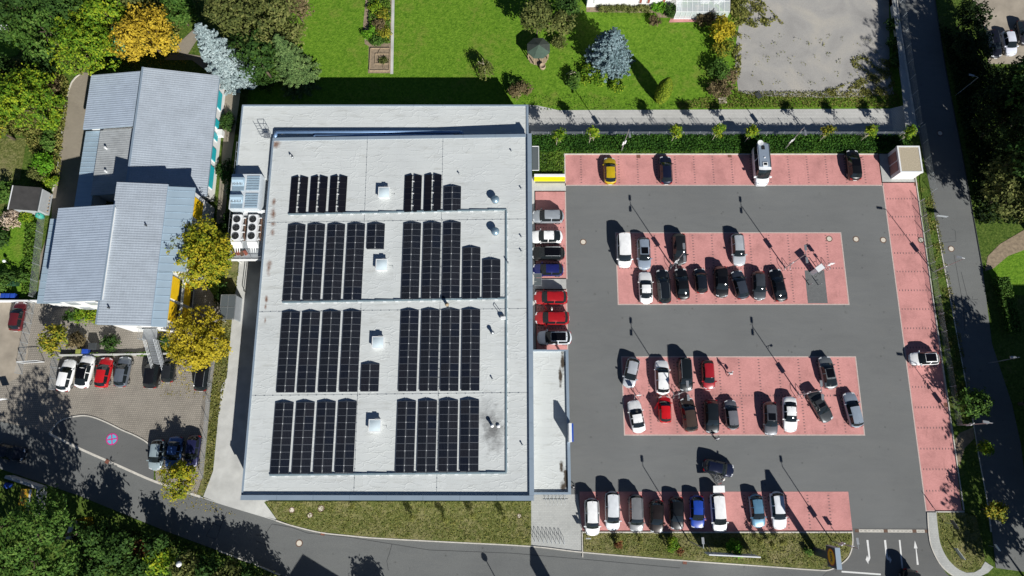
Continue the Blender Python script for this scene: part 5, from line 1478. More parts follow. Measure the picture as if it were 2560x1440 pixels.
# open doors, tailgate
def slab(root, name, c, size, rz, mat, world=False):
    m = MB(); m.box((0, 0, 0), size); o = link(name, m.mesh(name, mat), root, c, (0, 0, rz)); return o
slab(red_open, 'open_door', (.75, 1.22, .85), (1.0, .06, .75), R(62), paint(RED_))
slab(red_open, 'open_door', (.75, -1.22, .85), (1.0, .06, .75), R(-62), paint(RED_))
slab(red_small, 'open_door', (.45, 1.15, .80), (.95, .06, .8), R(-28), paint((.55, .006, .01)))
m = MB(); m.add([(-2.35, -.75, 1.85), (-2.35, .75, 1.85), (-3.15, .72, 1.98), (-3.15, -.72, 1.98), (-2.35, -.75, 1.78), (-2.35, .75, 1.78), (-3.15, .72, 1.90), (-3.15, -.72, 1.90)], [(0, 3, 2, 1), (4, 5, 6, 7), (0, 1, 5, 4), (2, 3, 7, 6), (1, 2, 6, 5), (3, 0, 4, 7)])
link('tailgate', m.mesh('tailgate', paint(WHITE)), white_mpv)

# camper van on the hedge row
cp = P(1902, 414, 1.0)
cv = empty('camper_van', (cp.x, cp.y, 0), R(-90), label='white high-roofed camper van in the bays along the hedge', cat='camper van')
L, W, H = 5.95, 2.02, 2.62
CARS['camper'] = (L, W, H, .135, 1.25, .27, .975, .99, 1.3, .993, .86)
C = car_meshes('camper')
pm = paint((.84, .85, .87), 0.0)
link('body', C['body'], cv, mats=[pm])
for k in ('windscreen', 'rear_window'): link(k, C[k], cv)
for k in ('side_window_l', 'side_window_r'): link('side_window', C[k], cv)
for t in (.15, .80):
    for s in (-1, 1): link('rim', C['rim'], link('wheel', C['wheel'], cv, (L / 2 - t * L, s * (W / 2 - .1), .34), (R(90), 0, 0)))
for s in (-1, 1):
    o = link('mirror', C['mirror'], cv, (L / 2 - 1.2, s * W / 2 * .95, 1.35)); o.scale = (1.3, 1.3 * s, 1.6)
    o = link('headlight', C['headlight'], cv, (L / 2 - .1, s * .62, .96)); o.scale = (1, s, 1)
m = MB(); m.box((-.85, 0, H + .02), (3.5, 1.5, .06)); m.build('roof_panel', M['camperroof'] if 'camperroof' in M else M['steelpaint'], cv, world=False)
m = MB(); m.box((-2.0, -.10, H + .09), (.55, .42, .10)); m.build('roof_hatch', M['black'], cv, world=False)
m = MB(); m.box((.55, .0, H + .09), (.60, .70, .12)); h_ = m.build('roof_hatch', M['white'], cv, world=False)
m = MB(); m.box((.52, .0, H + .16), (.30, .46, .04)); m.build('hatch_glass', M['glass2'], h_, world=False)
m = MB(); m.lathe([(.10, H + .04), (.12, H + .12), (.03, H + .16)], (-.5, 0, 0), 12); m.build('roof_vent', M['white'], cv, world=False)
m = MB(); m.tube((-2.55, -.55, H), (-2.55, -.55, H + .35), .05); m.lathe([(.08, H + .35), (.40, H + .45), (.42, H + .49), (.05, H + .42)], (-2.55, -.55, 0), 20); m.build('satellite_dish', M['white'], cv, world=False)
m = MB(); m.box((-.85, .78, H + .0), (3.5, .14, .14)); m.build('awning', M['darkgrey'], cv, world=False)
# ================================================================== LAMPS AND SIGNS
def lamp(u, v, lab, heads, h=7.0, panel=True, hoops=False, camera=False, group='lamp posts of the car park', zb=0.0):
    p = P(u, v, zb)
    o = empty('lamp_post', p, label=lab, cat='lamp post', group=group)
    m = MB(); m.tube((0, 0, -.1), (0, 0, h * .5), .085, 10, .07); m.tube((0, 0, h * .5), (0, 0, h), .06, 10, .05); m.build('pole', M['steel'], o, world=False)
    for (dx, dy) in heads:
        d = Vector((dx, dy, 0)).normalized()
        m = MB(); m.tube((0, 0, h - .05), d * .55 + Vector((0, 0, h + .05)), .035, 6); m.build('arm', M['steel'], o, world=False)
        m = MB(); m.box(d * .85 + Vector((0, 0, h + .06)), (.75, .30, .10), math.atan2(dy, dx)); m.build('lamp_head', M['steel'], o, world=False)
    if panel:
        m = MB(); m.box((0.0, 0, 2.75), (.08, .62, .95), R(-60)); m.build('sign_panel', M['white'], o, world=False)
    if camera:
        m = MB(); m.tube((0, 0, 4.9), (.7, .1, 5.0), .03, 6); m.tube((0, 0, 4.6), (.4, .05, 4.95), .02, 6); m.box((.75, .1, 4.95), (.34, .14, .14), .6); m.build('camera', M['white'], o, world=False)
    if hoops:
        for s, dx in ((1, .35), (1, -.35)):
            m = MB(); m.path([(dx, -.45, 0), (dx, -.45, .75), (dx, -.3, .9), (dx, .3, .9), (dx, .45, .75), (dx, .45, 0)], .035, 6); m.build('guard_hoop', M['steel'], o, world=False)
    return o
NS, Wd, Nd, Sd = [(0, 1), (0, -1)], [(-1, .15)], [(-.05, 1)], [(.05, -1)]
lamp(1680, 666, 'twin-headed lamp post in the middle of the upper island by the black car', NS, hoops=True)
lamp(1963, 670, 'twin-headed lamp post of the upper island left of the charging station', NS, hoops=True)
lamp(1687, 988, 'twin-headed lamp post of the lower island beside the white crossover', NS, hoops=True)
lamp(1997, 987, 'twin-headed lamp post with camera beside the slanting grey saloon', NS, hoops=True, camera=True)
lamp(2333, 680, 'single-headed lamp post at the fence beside the upper manholes', Wd)
lamp(2392, 1063, 'single-headed lamp post with camera at the fence near the dirt path', Wd, camera=True)
lamp(1553, 378, 'lamp post in the hedge strip between the yellow and blue-black cars', Sd)
lamp(1961, 373, 'lamp post in the hedge strip right of the camper van', Sd)
lamp(1722, 1352, 'lamp post in the grass strip below the black hatchback', Nd, panel=False)
lamp(2079, 1353, 'lamp post in the grass strip beside the big pylon sign', Nd)
ST_ = 'street lamps'
def street_lamp(u, v, lab, h, dx, dy, globe=False):
    p = P(u, v); o = empty('street_lamp', p, label=lab, cat='street lamp', group=ST_)
    m = MB(); m.tube((0, 0, -.1), (0, 0, h), .07, 8, .05)
    m.build('pole', M['steel'], o, world=False)
    if globe:
        m = MB(); m.lathe([(.05, h), (.22, h + .06), (.34, h + .25), (.34, h + .38), (.2, h + .58), (.02, h + .63)], n=16); m.build('globe', M['white'], o, world=False, smooth=True)
    else:
        d = Vector((dx, dy, 0)); m = MB(); m.tube((0, 0, h), d * .6 + Vector((0, 0, h + .1)), .035); m.box(d * .95 + Vector((0, 0, h + .1)), (.7, .26, .1), math.atan2(dy, dx)); m.build('lamp_head', M['steel'], o, world=False)
street_lamp(487, 1397, 'white globe street lamp among the shrubs at the bottom left', 4.0, 0, 0, True)
street_lamp(1280, 1520, 'globe street lamp south of the street whose shadow reaches in', 4.2, 0, 0, True)
street_lamp(2390, 238, 'street lamp in the deep shade beside the side road at the top', 5, -1, .3)
street_lamp(2470, 908, 'street lamp in the dark verge right of the side road', 6, -1, 0)
def sign(u, v, lab, h=2.4, size=(.6, .06, .75), rz=0.0, mat='white', n=1, hoops=False):
    p = P(u, v); o = empty('sign_post', p, rz, label=lab, cat='sign', group='sign posts')
    for k in range(n):
        x_ = (k - (n - 1) / 2) * (size[0] - .1) if n > 1 else 0
        m = MB(); m.tube((x_, 0, -.1), (x_, 0, h), .035, 6); m.build('post', M['steel'], o, world=False)
    m = MB(); m.box((0, -.06, h - size[2] / 2), size); m.build('plate', M[mat], o, world=False)
    if hoops:
        m = MB(); m.box((0, -.06, h - size[2] - .45), (.4, .05, .35)); m.build('plate', M[mat], o, world=False)
        for dx in (.35, -.35):
            m = MB(); m.path([(dx, -.45, 0), (dx, -.45, .75), (dx, -.3, .9), (dx, .3, .9), (dx, .45, .75), (dx, .45, 0)], .035, 6); m.build('guard_hoop', M['steel'], o, world=False)
sign(1467, 1341, 'sign post at the corner between bike court and grass strip', 2.0)
sign(2106, 1358, 'sign post on the grass between lamp post and lot entrance', 2.5)
sign(2360, 1306, 'dark notice board on the corner green, nearer the red bays', 2.6, (1.2, .06, .8), R(-60), 'darkgrey')
sign(2472, 1364, 'pale traffic plate on the corner green beside the side road', 1.9, (.9, .06, .4), R(-60), 'white')
sign(2392, 1382, 'low slanted board on the corner green, nearer the street', 1.0, (1.6, .06, .8), R(-58), 'steelpaint', 2)
sign(1590, 990, 'sign post with guard hoops between the two leftmost cars of the lower island', 2.5, hoops=True)
sign(2061, 669, 'sign post with guard hoops right of the charging station', 2.6, hoops=True)
sign(2345, 545, 'translucent notice plate standing on the verge by the side road', 1.2, (1.5, .04, .5), R(-8), 'steelpaint', 2)
sign(30, 1000, 'traffic sign in the shade at the left edge of the yard', 2.4, (.9, .06, .9), R(10), 'white')
# big pylon sign at the entrance
py = P(2036, 1377)
pl = empty('pylon_sign', py, label='tall dark blue pylon sign with an orange roundel at the lot entrance', cat='sign')
m = MB(); m.box((0, 0, 2.2), (.42, .9, 4.4)); m.build('pole', M['signnavy'], pl, world=False)
m = MB(); m.box((0, 0, 5.35), (.52, 2.35, 2.5)); m.build('board', M['signnavy'], pl, world=False)
m = MB(); m.box((0, 0, 6.62), (.60, 2.42, .06)); m.build('top_cap', M['capblue'], pl, world=False)
for s in (-1, 1):
    m = MB(); m.box((0, s * 1.19, 5.35), (.56, .05, 2.5)); m.build('edge_trim', M['capblue'], pl, world=False)
round_logo(pl, Vector((-.265, 0, 5.35)), .98, math.pi)
round_logo(pl, Vector((.265, 0, 5.35)), .98, 0.0)
# long billboard on the grass strip (seen edge-on)
b0, b1 = P(1757, 1379), P(1882, 1385)
bb = empty('billboard', (b0 + b1) / 2, math.atan2(b1.y - b0.y, b1.x - b0.x), label='long billboard seen edge-on on the grass strip above the street', cat='billboard')
Lb = (b1 - b0).length
m = MB(); m.box((0, 0, 1.75), (Lb, .14, 2.3)); m.build('board', M['white'], bb, world=False)
for s in (-.4, 0, .4):
    m = MB(); m.tube((s * Lb, .05, -.1), (s * Lb, .05, .7), .06); m.tube((s * Lb, 1.0, -.1), (s * Lb, .1, 1.8), .04); m.build('post', M['steel'], bb, world=False)

# ================================================================== MARKINGS AND COVERS
def poly_mark(name, pts, z=.012, mat='paintwhite'):
    m = MB(); m.quad([P(u, v, z) for u, v in pts][::-1]); o = m.build(name, M[mat], kind='structure')
    if o.data.polygons[0].normal.z < 0: o.data.flip_normals()
    return o
poly_mark('painted_arrow', [(2166, 1350), (2171, 1350), (2175, 1388), (2176, 1395), (2173, 1402), (2171, 1404), (2171, 1410), (2164, 1399), (2168, 1388), (2169, 1394), (2171, 1393), (2171, 1389)])
poly_mark('painted_arrow', [(2210, 1350), (2215, 1350), (2219, 1388), (2222, 1394), (2224, 1395), (2222, 1387), (2229, 1400), (2225, 1409), (2224, 1402), (2218, 1399), (2215, 1394), (2214, 1388)])
poly_mark('painted_line', [(2247, 1350), (2251, 1350), (2259, 1430), (2255, 1430)])
poly_mark('painted_arrow', [(2287, 1351), (2294, 1371), (2291, 1371), (2297, 1412), (2292, 1412), (2289, 1371), (2285, 1371)])
poly_mark('painted_line', [(2104, 1427), (2104, 1431), (2202, 1438), (2202, 1434)])
# no-stopping roundel painted in the lay-by
M['roundblue'] = plain('painted_light_blue', (0.10, 0.42, 0.58), 0.7, var=0.15, scale=6)
M['roundpink'] = plain('painted_magenta', (0.55, 0.03, 0.22), 0.7, var=0.15, scale=6)
rc = P(280, 1098, .0)
rd = empty('painted_roundel', (rc.x, rc.y, .0), R(10), label='light blue and magenta no-stopping roundel painted on the lay-by', cat='road marking')
m = MB(); m.lathe([(.78, .006), (.78, .010)], n=32); m.build('ring', M['roundpink'], rd, world=False)
m = MB(); m.lathe([(.62, .012), (.62, .015)], n=32); m.build('disc', M['roundblue'], rd, world=False)
m = MB(); m.box((0, 0, .019), (1.3, .16, .004)); m.box((0, 0, .0225), (.16, 1.3, .0035)); m.build('cross', M['roundpink'], rd, world=False)
def manhole(u, v, lab, rad=.33, z=0.006, zb=0.0):
    p = P(u, v, zb); o = empty('manhole_cover', (p.x, p.y, zb), label=lab, cat='manhole cover', group='round manhole covers')
    m = MB(); m.lathe([(rad * 1.38, z), (rad * 1.38, z + .012)], n=24); m.build('frame', M['rust'], o, world=False)
    m = MB(); m.lathe([(rad, z + .014), (rad, z + .022)], n=24); m.build('lid', M['manhole'], o, world=False)
manhole(1458, 605, 'manhole cover on the asphalt between store and upper island', z=.0)
manhole(2073, 597, 'manhole cover in the red corner of the upper island')
manhole(2140, 598, 'manhole cover on the asphalt right of the upper island', z=.0)
manhole(2208, 600, 'manhole cover on the asphalt just left of the fence bays', z=.0)
manhole(2302, 600, 'manhole cover at the kerb of the fence bays')
manhole(2378, 622, 'manhole cover in the side road', z=-.006)
manhole(748, 1358, 'manhole cover in the street below the grass strip', z=-.01)
manhole(730, 1275, 'leftmost manhole cover in the store grass strip', .28, .09)
manhole(775, 1288, 'lower manhole cover in the store grass strip', .28, .09)
manhole(803, 1271, 'right manhole cover of three at the west end of the store grass strip', .33, .09)
manhole(1298, 1290, 'manhole cover at the east end of the store grass strip', .22, .09)
manhole(2350, 333, 'dark manhole cover in the shaded top of the side road', z=-.006)
def gully(u, v, lab, rz=0):
    p = P(u, v); o = empty('road_gully', (p.x, p.y, .0), R(rz), label=lab, cat='drain', group='road gullies')
    m = MB(); m.box((0, 0, .008), (.55, .55, .01)); m.build('frame', M['rust'], o, world=False)
    for k in range(4):
        m = MB(); m.box((0, -.18 + k * .12, .016), (.44, .06, .01)); m.build('bar', M['copper'], o, world=False)
gully(807, 1333, 'rusty road gully at the kerb below the store grass strip', -8)
gully(1712, 1405, 'rusty road gully at the kerb below the street bays', -4)
gully(268, 1154, 'rusty road gully at the kerb of the lay-by', -25)
gully(1596, 391, 'small rusty gully between the yellow and blue-black cars')
gully(1824, 389, 'small rusty gully left of the camper van')
gully(2290, 460, 'small rusty gully below the white kiosk')
gully(2365, 1012, 'small rusty gully at the kerb of the fence bays')
# slotted drain across the entrance
d0, d1 = P(2137, 1327), P(2322, 1328)
dr_ = empty('drain_channel', d0, label='pale slotted drain channel across the lot entrance', cat='drain')
n = 18
for k in range(n):
    a_, b_ = d0.lerp(d1, k / n), d0.lerp(d1, (k + 1) / n); c = (a_ + b_) / 2
    iron = k in (0, 7, 14, 17)
    m = MB(); m.box((c.x, c.y, .008), ((b_ - a_).length - .012, .36, .016)); m.build('channel_stone', M['rust'] if iron else M['kerb'], dr_)
    if not iron:
        m = MB(); m.box((c.x, c.y, .017), ((b_ - a_).length * .55, .05, .004)); m.build('slot', M['black'], dr_)

# ================================================================== BIKE STANDS, CHARGER, TROLLEYS
for k in range(8):
    p = P(1338.5 + k * 10.2, 1354 + k * .7, 0)
    o = empty('bike_stand', p, label='%s bike hoop from the west in the lower row of eight on the grey court' % (['first', 'second', 'third', 'fourth', 'fifth', 'sixth', 'seventh', 'eighth'][k]), cat='bike stand', group='bike hoops on the grey court')
    m = MB(); m.path([(-.15, .95, 0), (-.15, .95, .72), (-.12, .80, .84), (.0, .0, .86), (.0, -.05, .0)], .028, 6); m.build('hoop', M['steelpaint'], o, world=False, smooth=True)
    m = MB(); m.tube((-.14, .95, .4), (0, 0, .4), .022, 5); m.build('crossbar', M['steelpaint'], o, world=False)
for k in range(6):
    p = P(1365.5 + k * 9.4, 1258, 0)
    o = empty('bike_stand', p, label='%s bike holder from the west in the row under the canopy edge' % (['first', 'second', 'third', 'fourth', 'fifth', 'sixth'][k]), cat='bike stand', group='bike holders at the canopy')
    m = MB(); m.path([(0, -.3, 0), (0, .25, .0), (-.15, .9, .8), (.15, 1.05, .8), (.0, .6, .2)], .024, 6); m.build('hoop', M['steelpaint'], o, world=False, smooth=True)
    m = MB(); m.tube((-.4, .5, .05), (.4, .5, .05), .03, 5); m.build('base_rail', M['steelpaint'], o, world=False)
cp_ = P(2033, 680, 0)
ch = empty('charging_station', cp_, R(35), label='white and blue charging station standing on the upper island', cat='charging station')
m = MB(); m.box((0, 0, 1.05), (.95, .55, 2.1)); m.build('cabinet', M['white'], ch, world=False)
m = MB(); m.box((0, -.285, 1.2), (.75, .03, 1.5)); m.build('front', M['chargeblue'] if 'chargeblue' in M else M['signblue'], ch, world=False)
m = MB(); m.box((0, -.31, 1.55), (.4, .02, .3)); m.build('screen', M['black'], ch, world=False)
m = MB(); m.box((0, 0, 2.15), (1.15, .75, .10)); m.build('top', M['white'], ch, world=False)
m = MB()
for s in (-.3, .3): m.path([(s, -.3, 1.4), (s * 1.4, -.65, .9), (s * 1.3, -.75, .3), (s, -.5, .25), (s, -.3, .9)], .025, 6)
m.build('cables', M['black'], ch, world=False)
for (u, v, lab) in ((2023, 713, 'left bollard guarding the charging bay'), (2046, 713, 'right bollard guarding the charging bay'), (2040, 667, 'bollard behind the charging station')):
    o = empty('bollard', P(u, v), label=lab, cat='bollard', group='bollards at the charging bay')
    m = MB(); m.lathe([(.06, 0), (.06, 1.0), (.03, 1.04)], n=10); m.build('post', M['steel'], o, world=False)
    m = MB(); m.path([(0, 0, .5), (.3, .12, .5), (.4, .15, .45)], .025, 5); m.build('hook', M['steel'], o, world=False)
def trolley(u, v, rz, lab):
    o = empty('shopping_trolley', P(u, v), R(rz), label=lab, cat='trolley', group='shopping trolleys')
    m = MB()
    for z_, k in ((.45, .8), (.62, .9), (.80, 1.0)):
        x0, x1, y = -.30 * k, .52 * k, .27 * k
        m.path([(x0, -y, z_), (x1, -y * .85, z_), (x1, y * .85, z_), (x0, y, z_), (x0, -y, z_)], .012, 4)
    for k in range(7):
        x_ = -.28 + k * .11
        for s in (-1, 1): m.tube((x_ * .8, s * .21, .45), (x_, s * .26, .80), .007, 4)
        m.tube((x_ * .8, -.21, .45), (x_ * .8, .21, .45), .007, 4)
    m.build('basket', M['steel'], o, world=False)
    m = MB(); m.path([(-.30, -.25, .78), (-.50, -.25, .98), (-.50, .25, .98), (-.30, .25, .78)], .018, 6); m.build('handle', M['signred'], o, world=False)
    m = MB()
    for s in (-1, 1): m.path([(-.30, s * .25, .78), (-.35, s * .24, .15), (.45, s * .18, .15), (.2, s * .2, .45)], .014, 5)
    m.build('chassis', M['steel'], o, world=False)
    for x_ in (-.33, .43):
        for s in (-1, 1):
            m = MB(); m.tube((x_, s * .22 - .02, .07), (x_, s * .22 + .02, .07), .065, 10); m.build('castor', M['rubber'], o, world=False)
trolley(1797, 1208, 110, 'shopping trolley just behind the raised tailgate of the white people carrier')
trolley(1654, 1051, 170, 'shopping trolley behind the bright red small car')
trolley(1790, 1199, 110, 'second trolley nearer the moving dark blue car')

# ================================================================== PEOPLE
def person_mesh(pose):
    J = {'pelvis': (0, 0, .95), 'spine': (.0, 0, 1.18), 'chest': (.02, 0, 1.40), 'neck': (.02, 0, 1.53), 'head': (.04, 0, 1.63), 'crown': (.03, 0, 1.73)}
    if pose == 'walk':
        legs = [((.04, .10, .92), (.20, .11, .52), (.12, .11, .10), (.30, .11, .04)), ((.0, -.10, .92), (-.02, -.11, .50), (-.28, -.11, .16), (-.12, -.11, .05))]
        arms = [((.0, .21, 1.42), (-.12, .27, 1.15), (-.02, .28, .92)), ((.0, -.21, 1.42), (.10, -.27, 1.16), (.30, -.26, 1.02))]
    elif pose == 'push':
        J['chest'] = (.10, 0, 1.39); J['neck'] = (.14, 0, 1.51); J['head'] = (.20, 0, 1.60); J['crown'] = (.22, 0, 1.70)
        legs = [((.0, .10, .92), (.10, .11, .50), (-.02, .11, .10), (.16, .11, .04)), ((.0, -.10, .92), (-.06, -.11, .50), (-.22, -.11, .12), (-.05, -.11, .05))]
        arms = [((.08, .21, 1.42), (.16, .27, 1.15), (.42, .22, 1.03)), ((.08, -.21, 1.42), (.16, -.27, 1.15), (.42, -.22, 1.03))]
    else:
        legs = [((.0, .10, .92), (.02, .11, .50), (-.01, .12, .10), (.16, .14, .04)), ((.0, -.10, .92), (.02, -.11, .50), (-.01, -.12, .10), (.16, -.14, .04))]
        arms = [((.0, .21, 1.42), (.02, .28, 1.14), (.18, .24, .98)), ((.0, -.21, 1.42), (-.02, -.28, 1.13), (.06, -.29, .88))]
    verts, edges, rad = [], [], []
    def add(p, r, parent=None):
        verts.append(p); rad.append(r); i = len(verts) - 1
        if parent is not None: edges.append((parent, i))
        return i
    pel = add(J['pelvis'], (.155, .13)); sp = add(J['spine'], (.145, .11), pel); chs = add(J['chest'], (.17, .12), sp); nk = add(J['neck'], (.062, .062), chs); hd = add(J['head'], (.088, .10), nk); add(J['crown'], (.075, .085), hd)
    for l in legs:
        a = add(l[0], (.095, .095), pel); b = add(l[1], (.068, .068), a); c = add(l[2], (.045, .045), b); add(l[3], (.042, .036), c)
    hands = []
    for ar in arms:
        a = add(ar[0], (.062, .062), chs); b = add(ar[1], (.045, .045), a); c = add(ar[2], (.032, .032), b)
        d = (Vector(ar[2]) - Vector(ar[1])).normalized(); add(tuple(Vector(ar[2]) + d * .07), (.038, .022), c); hands.append((Vector(ar[2]) + d * .07, d))
    me = bpy.data.meshes.new('person'); me.from_pydata(verts, edges, []); me.update()
    o = bpy.data.objects.new('tmp', me); COL.objects.link(o)
    sk = o.modifiers.new('skin', 'SKIN'); sk.use_smooth_shade = True
    for i, r_ in enumerate(rad): me.skin_vertices[0].data[i].radius = r_
    me.skin_vertices[0].data[0].use_root = True
    o.modifiers.new('sub', 'SUBSURF').levels = 1
    dg = bpy.context.evaluated_depsgraph_get()
    out = bpy.data.meshes.new_from_object(o.evaluated_get(dg))
    bpy.data.objects.remove(o)
    return out, hands
def person(u, v, rz, pose, shirt, trousers, hair, label, bag=False, z=0.0):
    me, hands = person_mesh(pose)
    o = empty('person', P(u, v, z), R(rz), label=label, cat='person', group='people in the car park')
    mats = [plain('cloth_%s_%d' % (k, int(u)), c, .85, var=.08, obj=True) for k, c in (('shirt', shirt), ('trousers', trousers))] + [M['skin'], plain('hair_%d' % int(u), hair, .7, var=.1, obj=True), M['black']]
    me.materials.clear()
    for m_ in mats: me.materials.append(m_)
    for f in me.polygons:
        c = f.center; k = 0
        if c.z < .10: k = 4
        elif c.z < .97 and abs(c.y) < .22: k = 1
        elif c.z > 1.50: k = 3 if (c.z > 1.655 or c.x < J_back(pose)) else 2
        elif abs(c.y) > .2 and c.z < 1.14: k = 2
        f.material_index = k
    link('body', me, o)
    for side, (hp, d) in enumerate(hands):
        m = MB(); s = Vector((-d.y, d.x, 0)); s = s.normalized() if s.length > .01 else Vector((0, 1, 0))
        for i in range(4): m.tube(hp + s * (-.027 + .018 * i), hp + s * (-.027 + .018 * i) + d * (.065 + .012 * (1 - abs(i - 1.5) / 1.5)) - Vector((0, 0, .015)), .0085, 5, .007)
        m.tube(hp + s * .03 - d * .04, hp + s * .055 + d * .012, .010, 5, .008)
        link('fingers', m.mesh('fingers', M['skin']), o)
    m = MB()
    hc = Vector((.215 if pose == 'push' else .045, 0, 1.62 if pose == 'push' else 1.65))
    m.tube(hc + Vector((.085, 0, -.03)), hc + Vector((.118, 0, -.045)), .014, 6, .018)
    for s in (-1, 1): m.tube(hc + Vector((.0, s * .085, -.03)), hc + Vector((.0, s * .102, -.01)), .022, 6)
    link('nose_and_ears', m.mesh('nose_and_ears', M['skin']), o)
    m = MB()
    for s in (-1, 1): m.box(hc + Vector((.092, s * .034, .0)), (.012, .022, .010))
    m.box(hc + Vector((.090, 0, -.085)), (.012, .045, .008)); link('eyes_and_mouth', m.mesh('eyes_and_mouth', M['black']), o)
    if bag:
        m = MB(); hp = hands[1][0]; m.box(hp + Vector((0, 0, -.32)), (.34, .14, .36)); m.tube(hp, hp + Vector((.1, 0, -.15)), .01); m.tube(hp, hp + Vector((-.1, 0, -.15)), .01)
        b_ = empty('carrier_bag', o.location, R(rz), label='pale carrier bag held by the person walking on the lower island', cat='bag')
        m.build('bag', M['white'], b_, world=False)
def J_back(pose): return .16 if pose == 'push' else .0
M['skin'] = plain('skin', (.46, .28, .20), .6, var=.05, obj=True)
person(1378, 777, 185, 'stand', (.75, .75, .74), (.05, .06, .10), (.30, .26, .22), 'person in a white top beside the open red crossover')
person(1819, 936, 60, 'walk', (.76, .77, .78), (.012, .012, .016), (.05, .035, .025), 'person in white top and black trousers walking on the lower island', bag=True)
person(1787, 1097, 100, 'walk', (.35, .36, .38), (.02, .02, .025), (.5, .5, .5), 'grey-haired person in grey crossing below the lower island')
person(1432, 1216, 200, 'walk', (.02, .022, .03), (.015, .015, .02), (.66, .66, .64), 'white-haired person in black beside the canopy corner')
person(1803, 1198, 150, 'push', (.74, .73, .70), (.03, .03, .035), (.35, .30, .25), 'person in a white shirt beside the dark blue saloon and trolleys')

# ================================================================== FENCES AND WALLS
def mesh_fence(pts, h, lab, step=2.5, zb=0.0, mat='steelpaint', name='mesh_fence', wires=8, bars=14, group='wire mesh fences'):
    p0 = Vector(pts[0]); o = empty(name, (p0.x, p0.y, zb), label=lab, cat='fence', group=group)
    first = True
    for a, b in zip(pts[:-1], pts[1:]):
        a, b = Vector((a[0], a[1], zb)), Vector((b[0], b[1], zb)); n = max(1, round((b - a).length / step))
        for i in range(n):
            q0, q1 = a.lerp(b, i / n), a.lerp(b, (i + 1) / n)
            if first or i > 0 or True:
                m = MB(); m.box((q0.x, q0.y, zb + h / 2 + .03), (.06, .06, h + .06)); m.build('post', M[mat], o)
            m = MB()
            for k in range(wires): z_ = zb + .08 + (h - .12) * k / (wires - 1); m.tube(q0 + Vector((0, 0, z_ - zb)), q1 + Vector((0, 0, z_ - zb)), .009, 3, cap=False)
            for k in range(1, bars): q = q0.lerp(q1, k / bars); m.tube(q + Vector((0, 0, .05)), q + Vector((0, 0, h)), .006, 3, cap=False)
            m.build('mesh_panel', M[mat], o)
    m = MB(); q = Vector(pts[-1]); m.box((q[0], q[1], zb + h / 2 + .03), (.06, .06, h + .06)); m.build('post', M[mat], o)
    return o
rw_ = empty('retaining_wall', (30, 45.3, LOW), label='low concrete retaining wall between hedge strip and lower footpath', cat='wall')
x = 2.9
while x < 59:
    x1 = min(x + 2.5, 59.3); m = MB(); m.box(((x + x1) / 2, 45.28, (LOW + .02) / 2), (x1 - x - .015, .22, -LOW + .10)); m.build('wall_panel', M['concrete'], rw_); x = x1
mesh_fence([(2.9, 45.28), (59.2, 45.28)], .95, 'grey mesh fence on the retaining wall above the footpath', 2.5, .07, wires=6, bars=10)
m = MB(); m.box((59.32, 56.5, LOW / 2), (.2, 22.5, -LOW + .02)); o = m.build('retaining_wall', M['concrete'], None, label='concrete edge wall between gravel lot and side road footway', cat='wall')
mesh_fence([tuple(P(2297, 505))[:2], tuple(P(2330, 700))[:2], tuple(P(2390, 1060))[:2]], 1.3, 'grey mesh fence along the red fence bays', 2.5, .03)
mesh_fence([tuple(P(2245, -30))[:2], tuple(P(2258, 85))[:2], tuple(P(2292, 318))[:2]], 1.5, 'grey mesh fence between gravel lot and side road', 2.5, 0)
mesh_fence([tuple(P(2300, 320))[:2], tuple(P(2328, 480))[:2]], 1.3, 'grey mesh fence behind the white kiosk', 2.5, .03)
mesh_fence([tuple(P(538, 895))[:2], tuple(P(530, 960))[:2], tuple(P(508, 1195))[:2]], 1.4, 'grey mesh fence between yard and delivery lane grass', 2.4, 0)
mesh_fence([tuple(P(112, 545))[:2], tuple(P(90, 745))[:2]], 1.5, 'grey mesh fence between garden and porch roof', 2.5, 0)
mesh_fence([tuple(P(88, 760))[:2], tuple(P(56, 935))[:2]], 1.5, 'grey mesh fence between gravel yard and cobbled yard', 1.3, 0)
mesh_fence([tuple(P(146, 893))[:2], tuple(P(140, 975))[:2]], 1.5, 'short mesh fence left of the white hatchback in the yard', 1.6, 0)
g0, g1 = P(62, 908), P(112, 905)
gt = empty('yard_gate', g0, label='steel yard gate standing half open between gravel yard and cobbles', cat='gate')
m = MB(); d = g1 - g0
m.path([g0, g0 + Vector((0, 0, 1.6)), g1 + Vector((0, 0, 1.6)), g1 + Vector((0, 0, .1)), g0 + Vector((0, 0, .1))], .04, 6); m.build('gate_frame', M['white'], gt)
m = MB()
for k in range(1, 12): q = g0.lerp(g1, k / 12); m.tube(q + Vector((0, 0, .1)), q + Vector((0, 0, 1.6)), .010, 4)
m.build('gate_bars', M['steelpaint'], gt)
w0, w1 = P(147, 888, .5), P(438, 884, .5)
yw = empty('yard_wall', (w0.x, w0.y, 0), label='low pale wall with weeds at the head of the yard parking row', cat='wall')
n = 9
for k in range(n):
    a_, b_ = w0.lerp(w1, k / n), w0.lerp(w1, (k + 1) / n); c = (a_ + b_) / 2
    m = MB(); m.box((c.x, c.y, .25), ((b_ - a_).length - .02, .22, .55)); m.build('wall_panel', M['concrete'], yw)
m = MB(); m.box((P(30, 752).x, P(30, 755).y, .5), (8.5, .14, 1.1)); o = m.build('bin_fence', M['white'], None, label='white board fence in front of the yellow and blue bins', cat='fence')
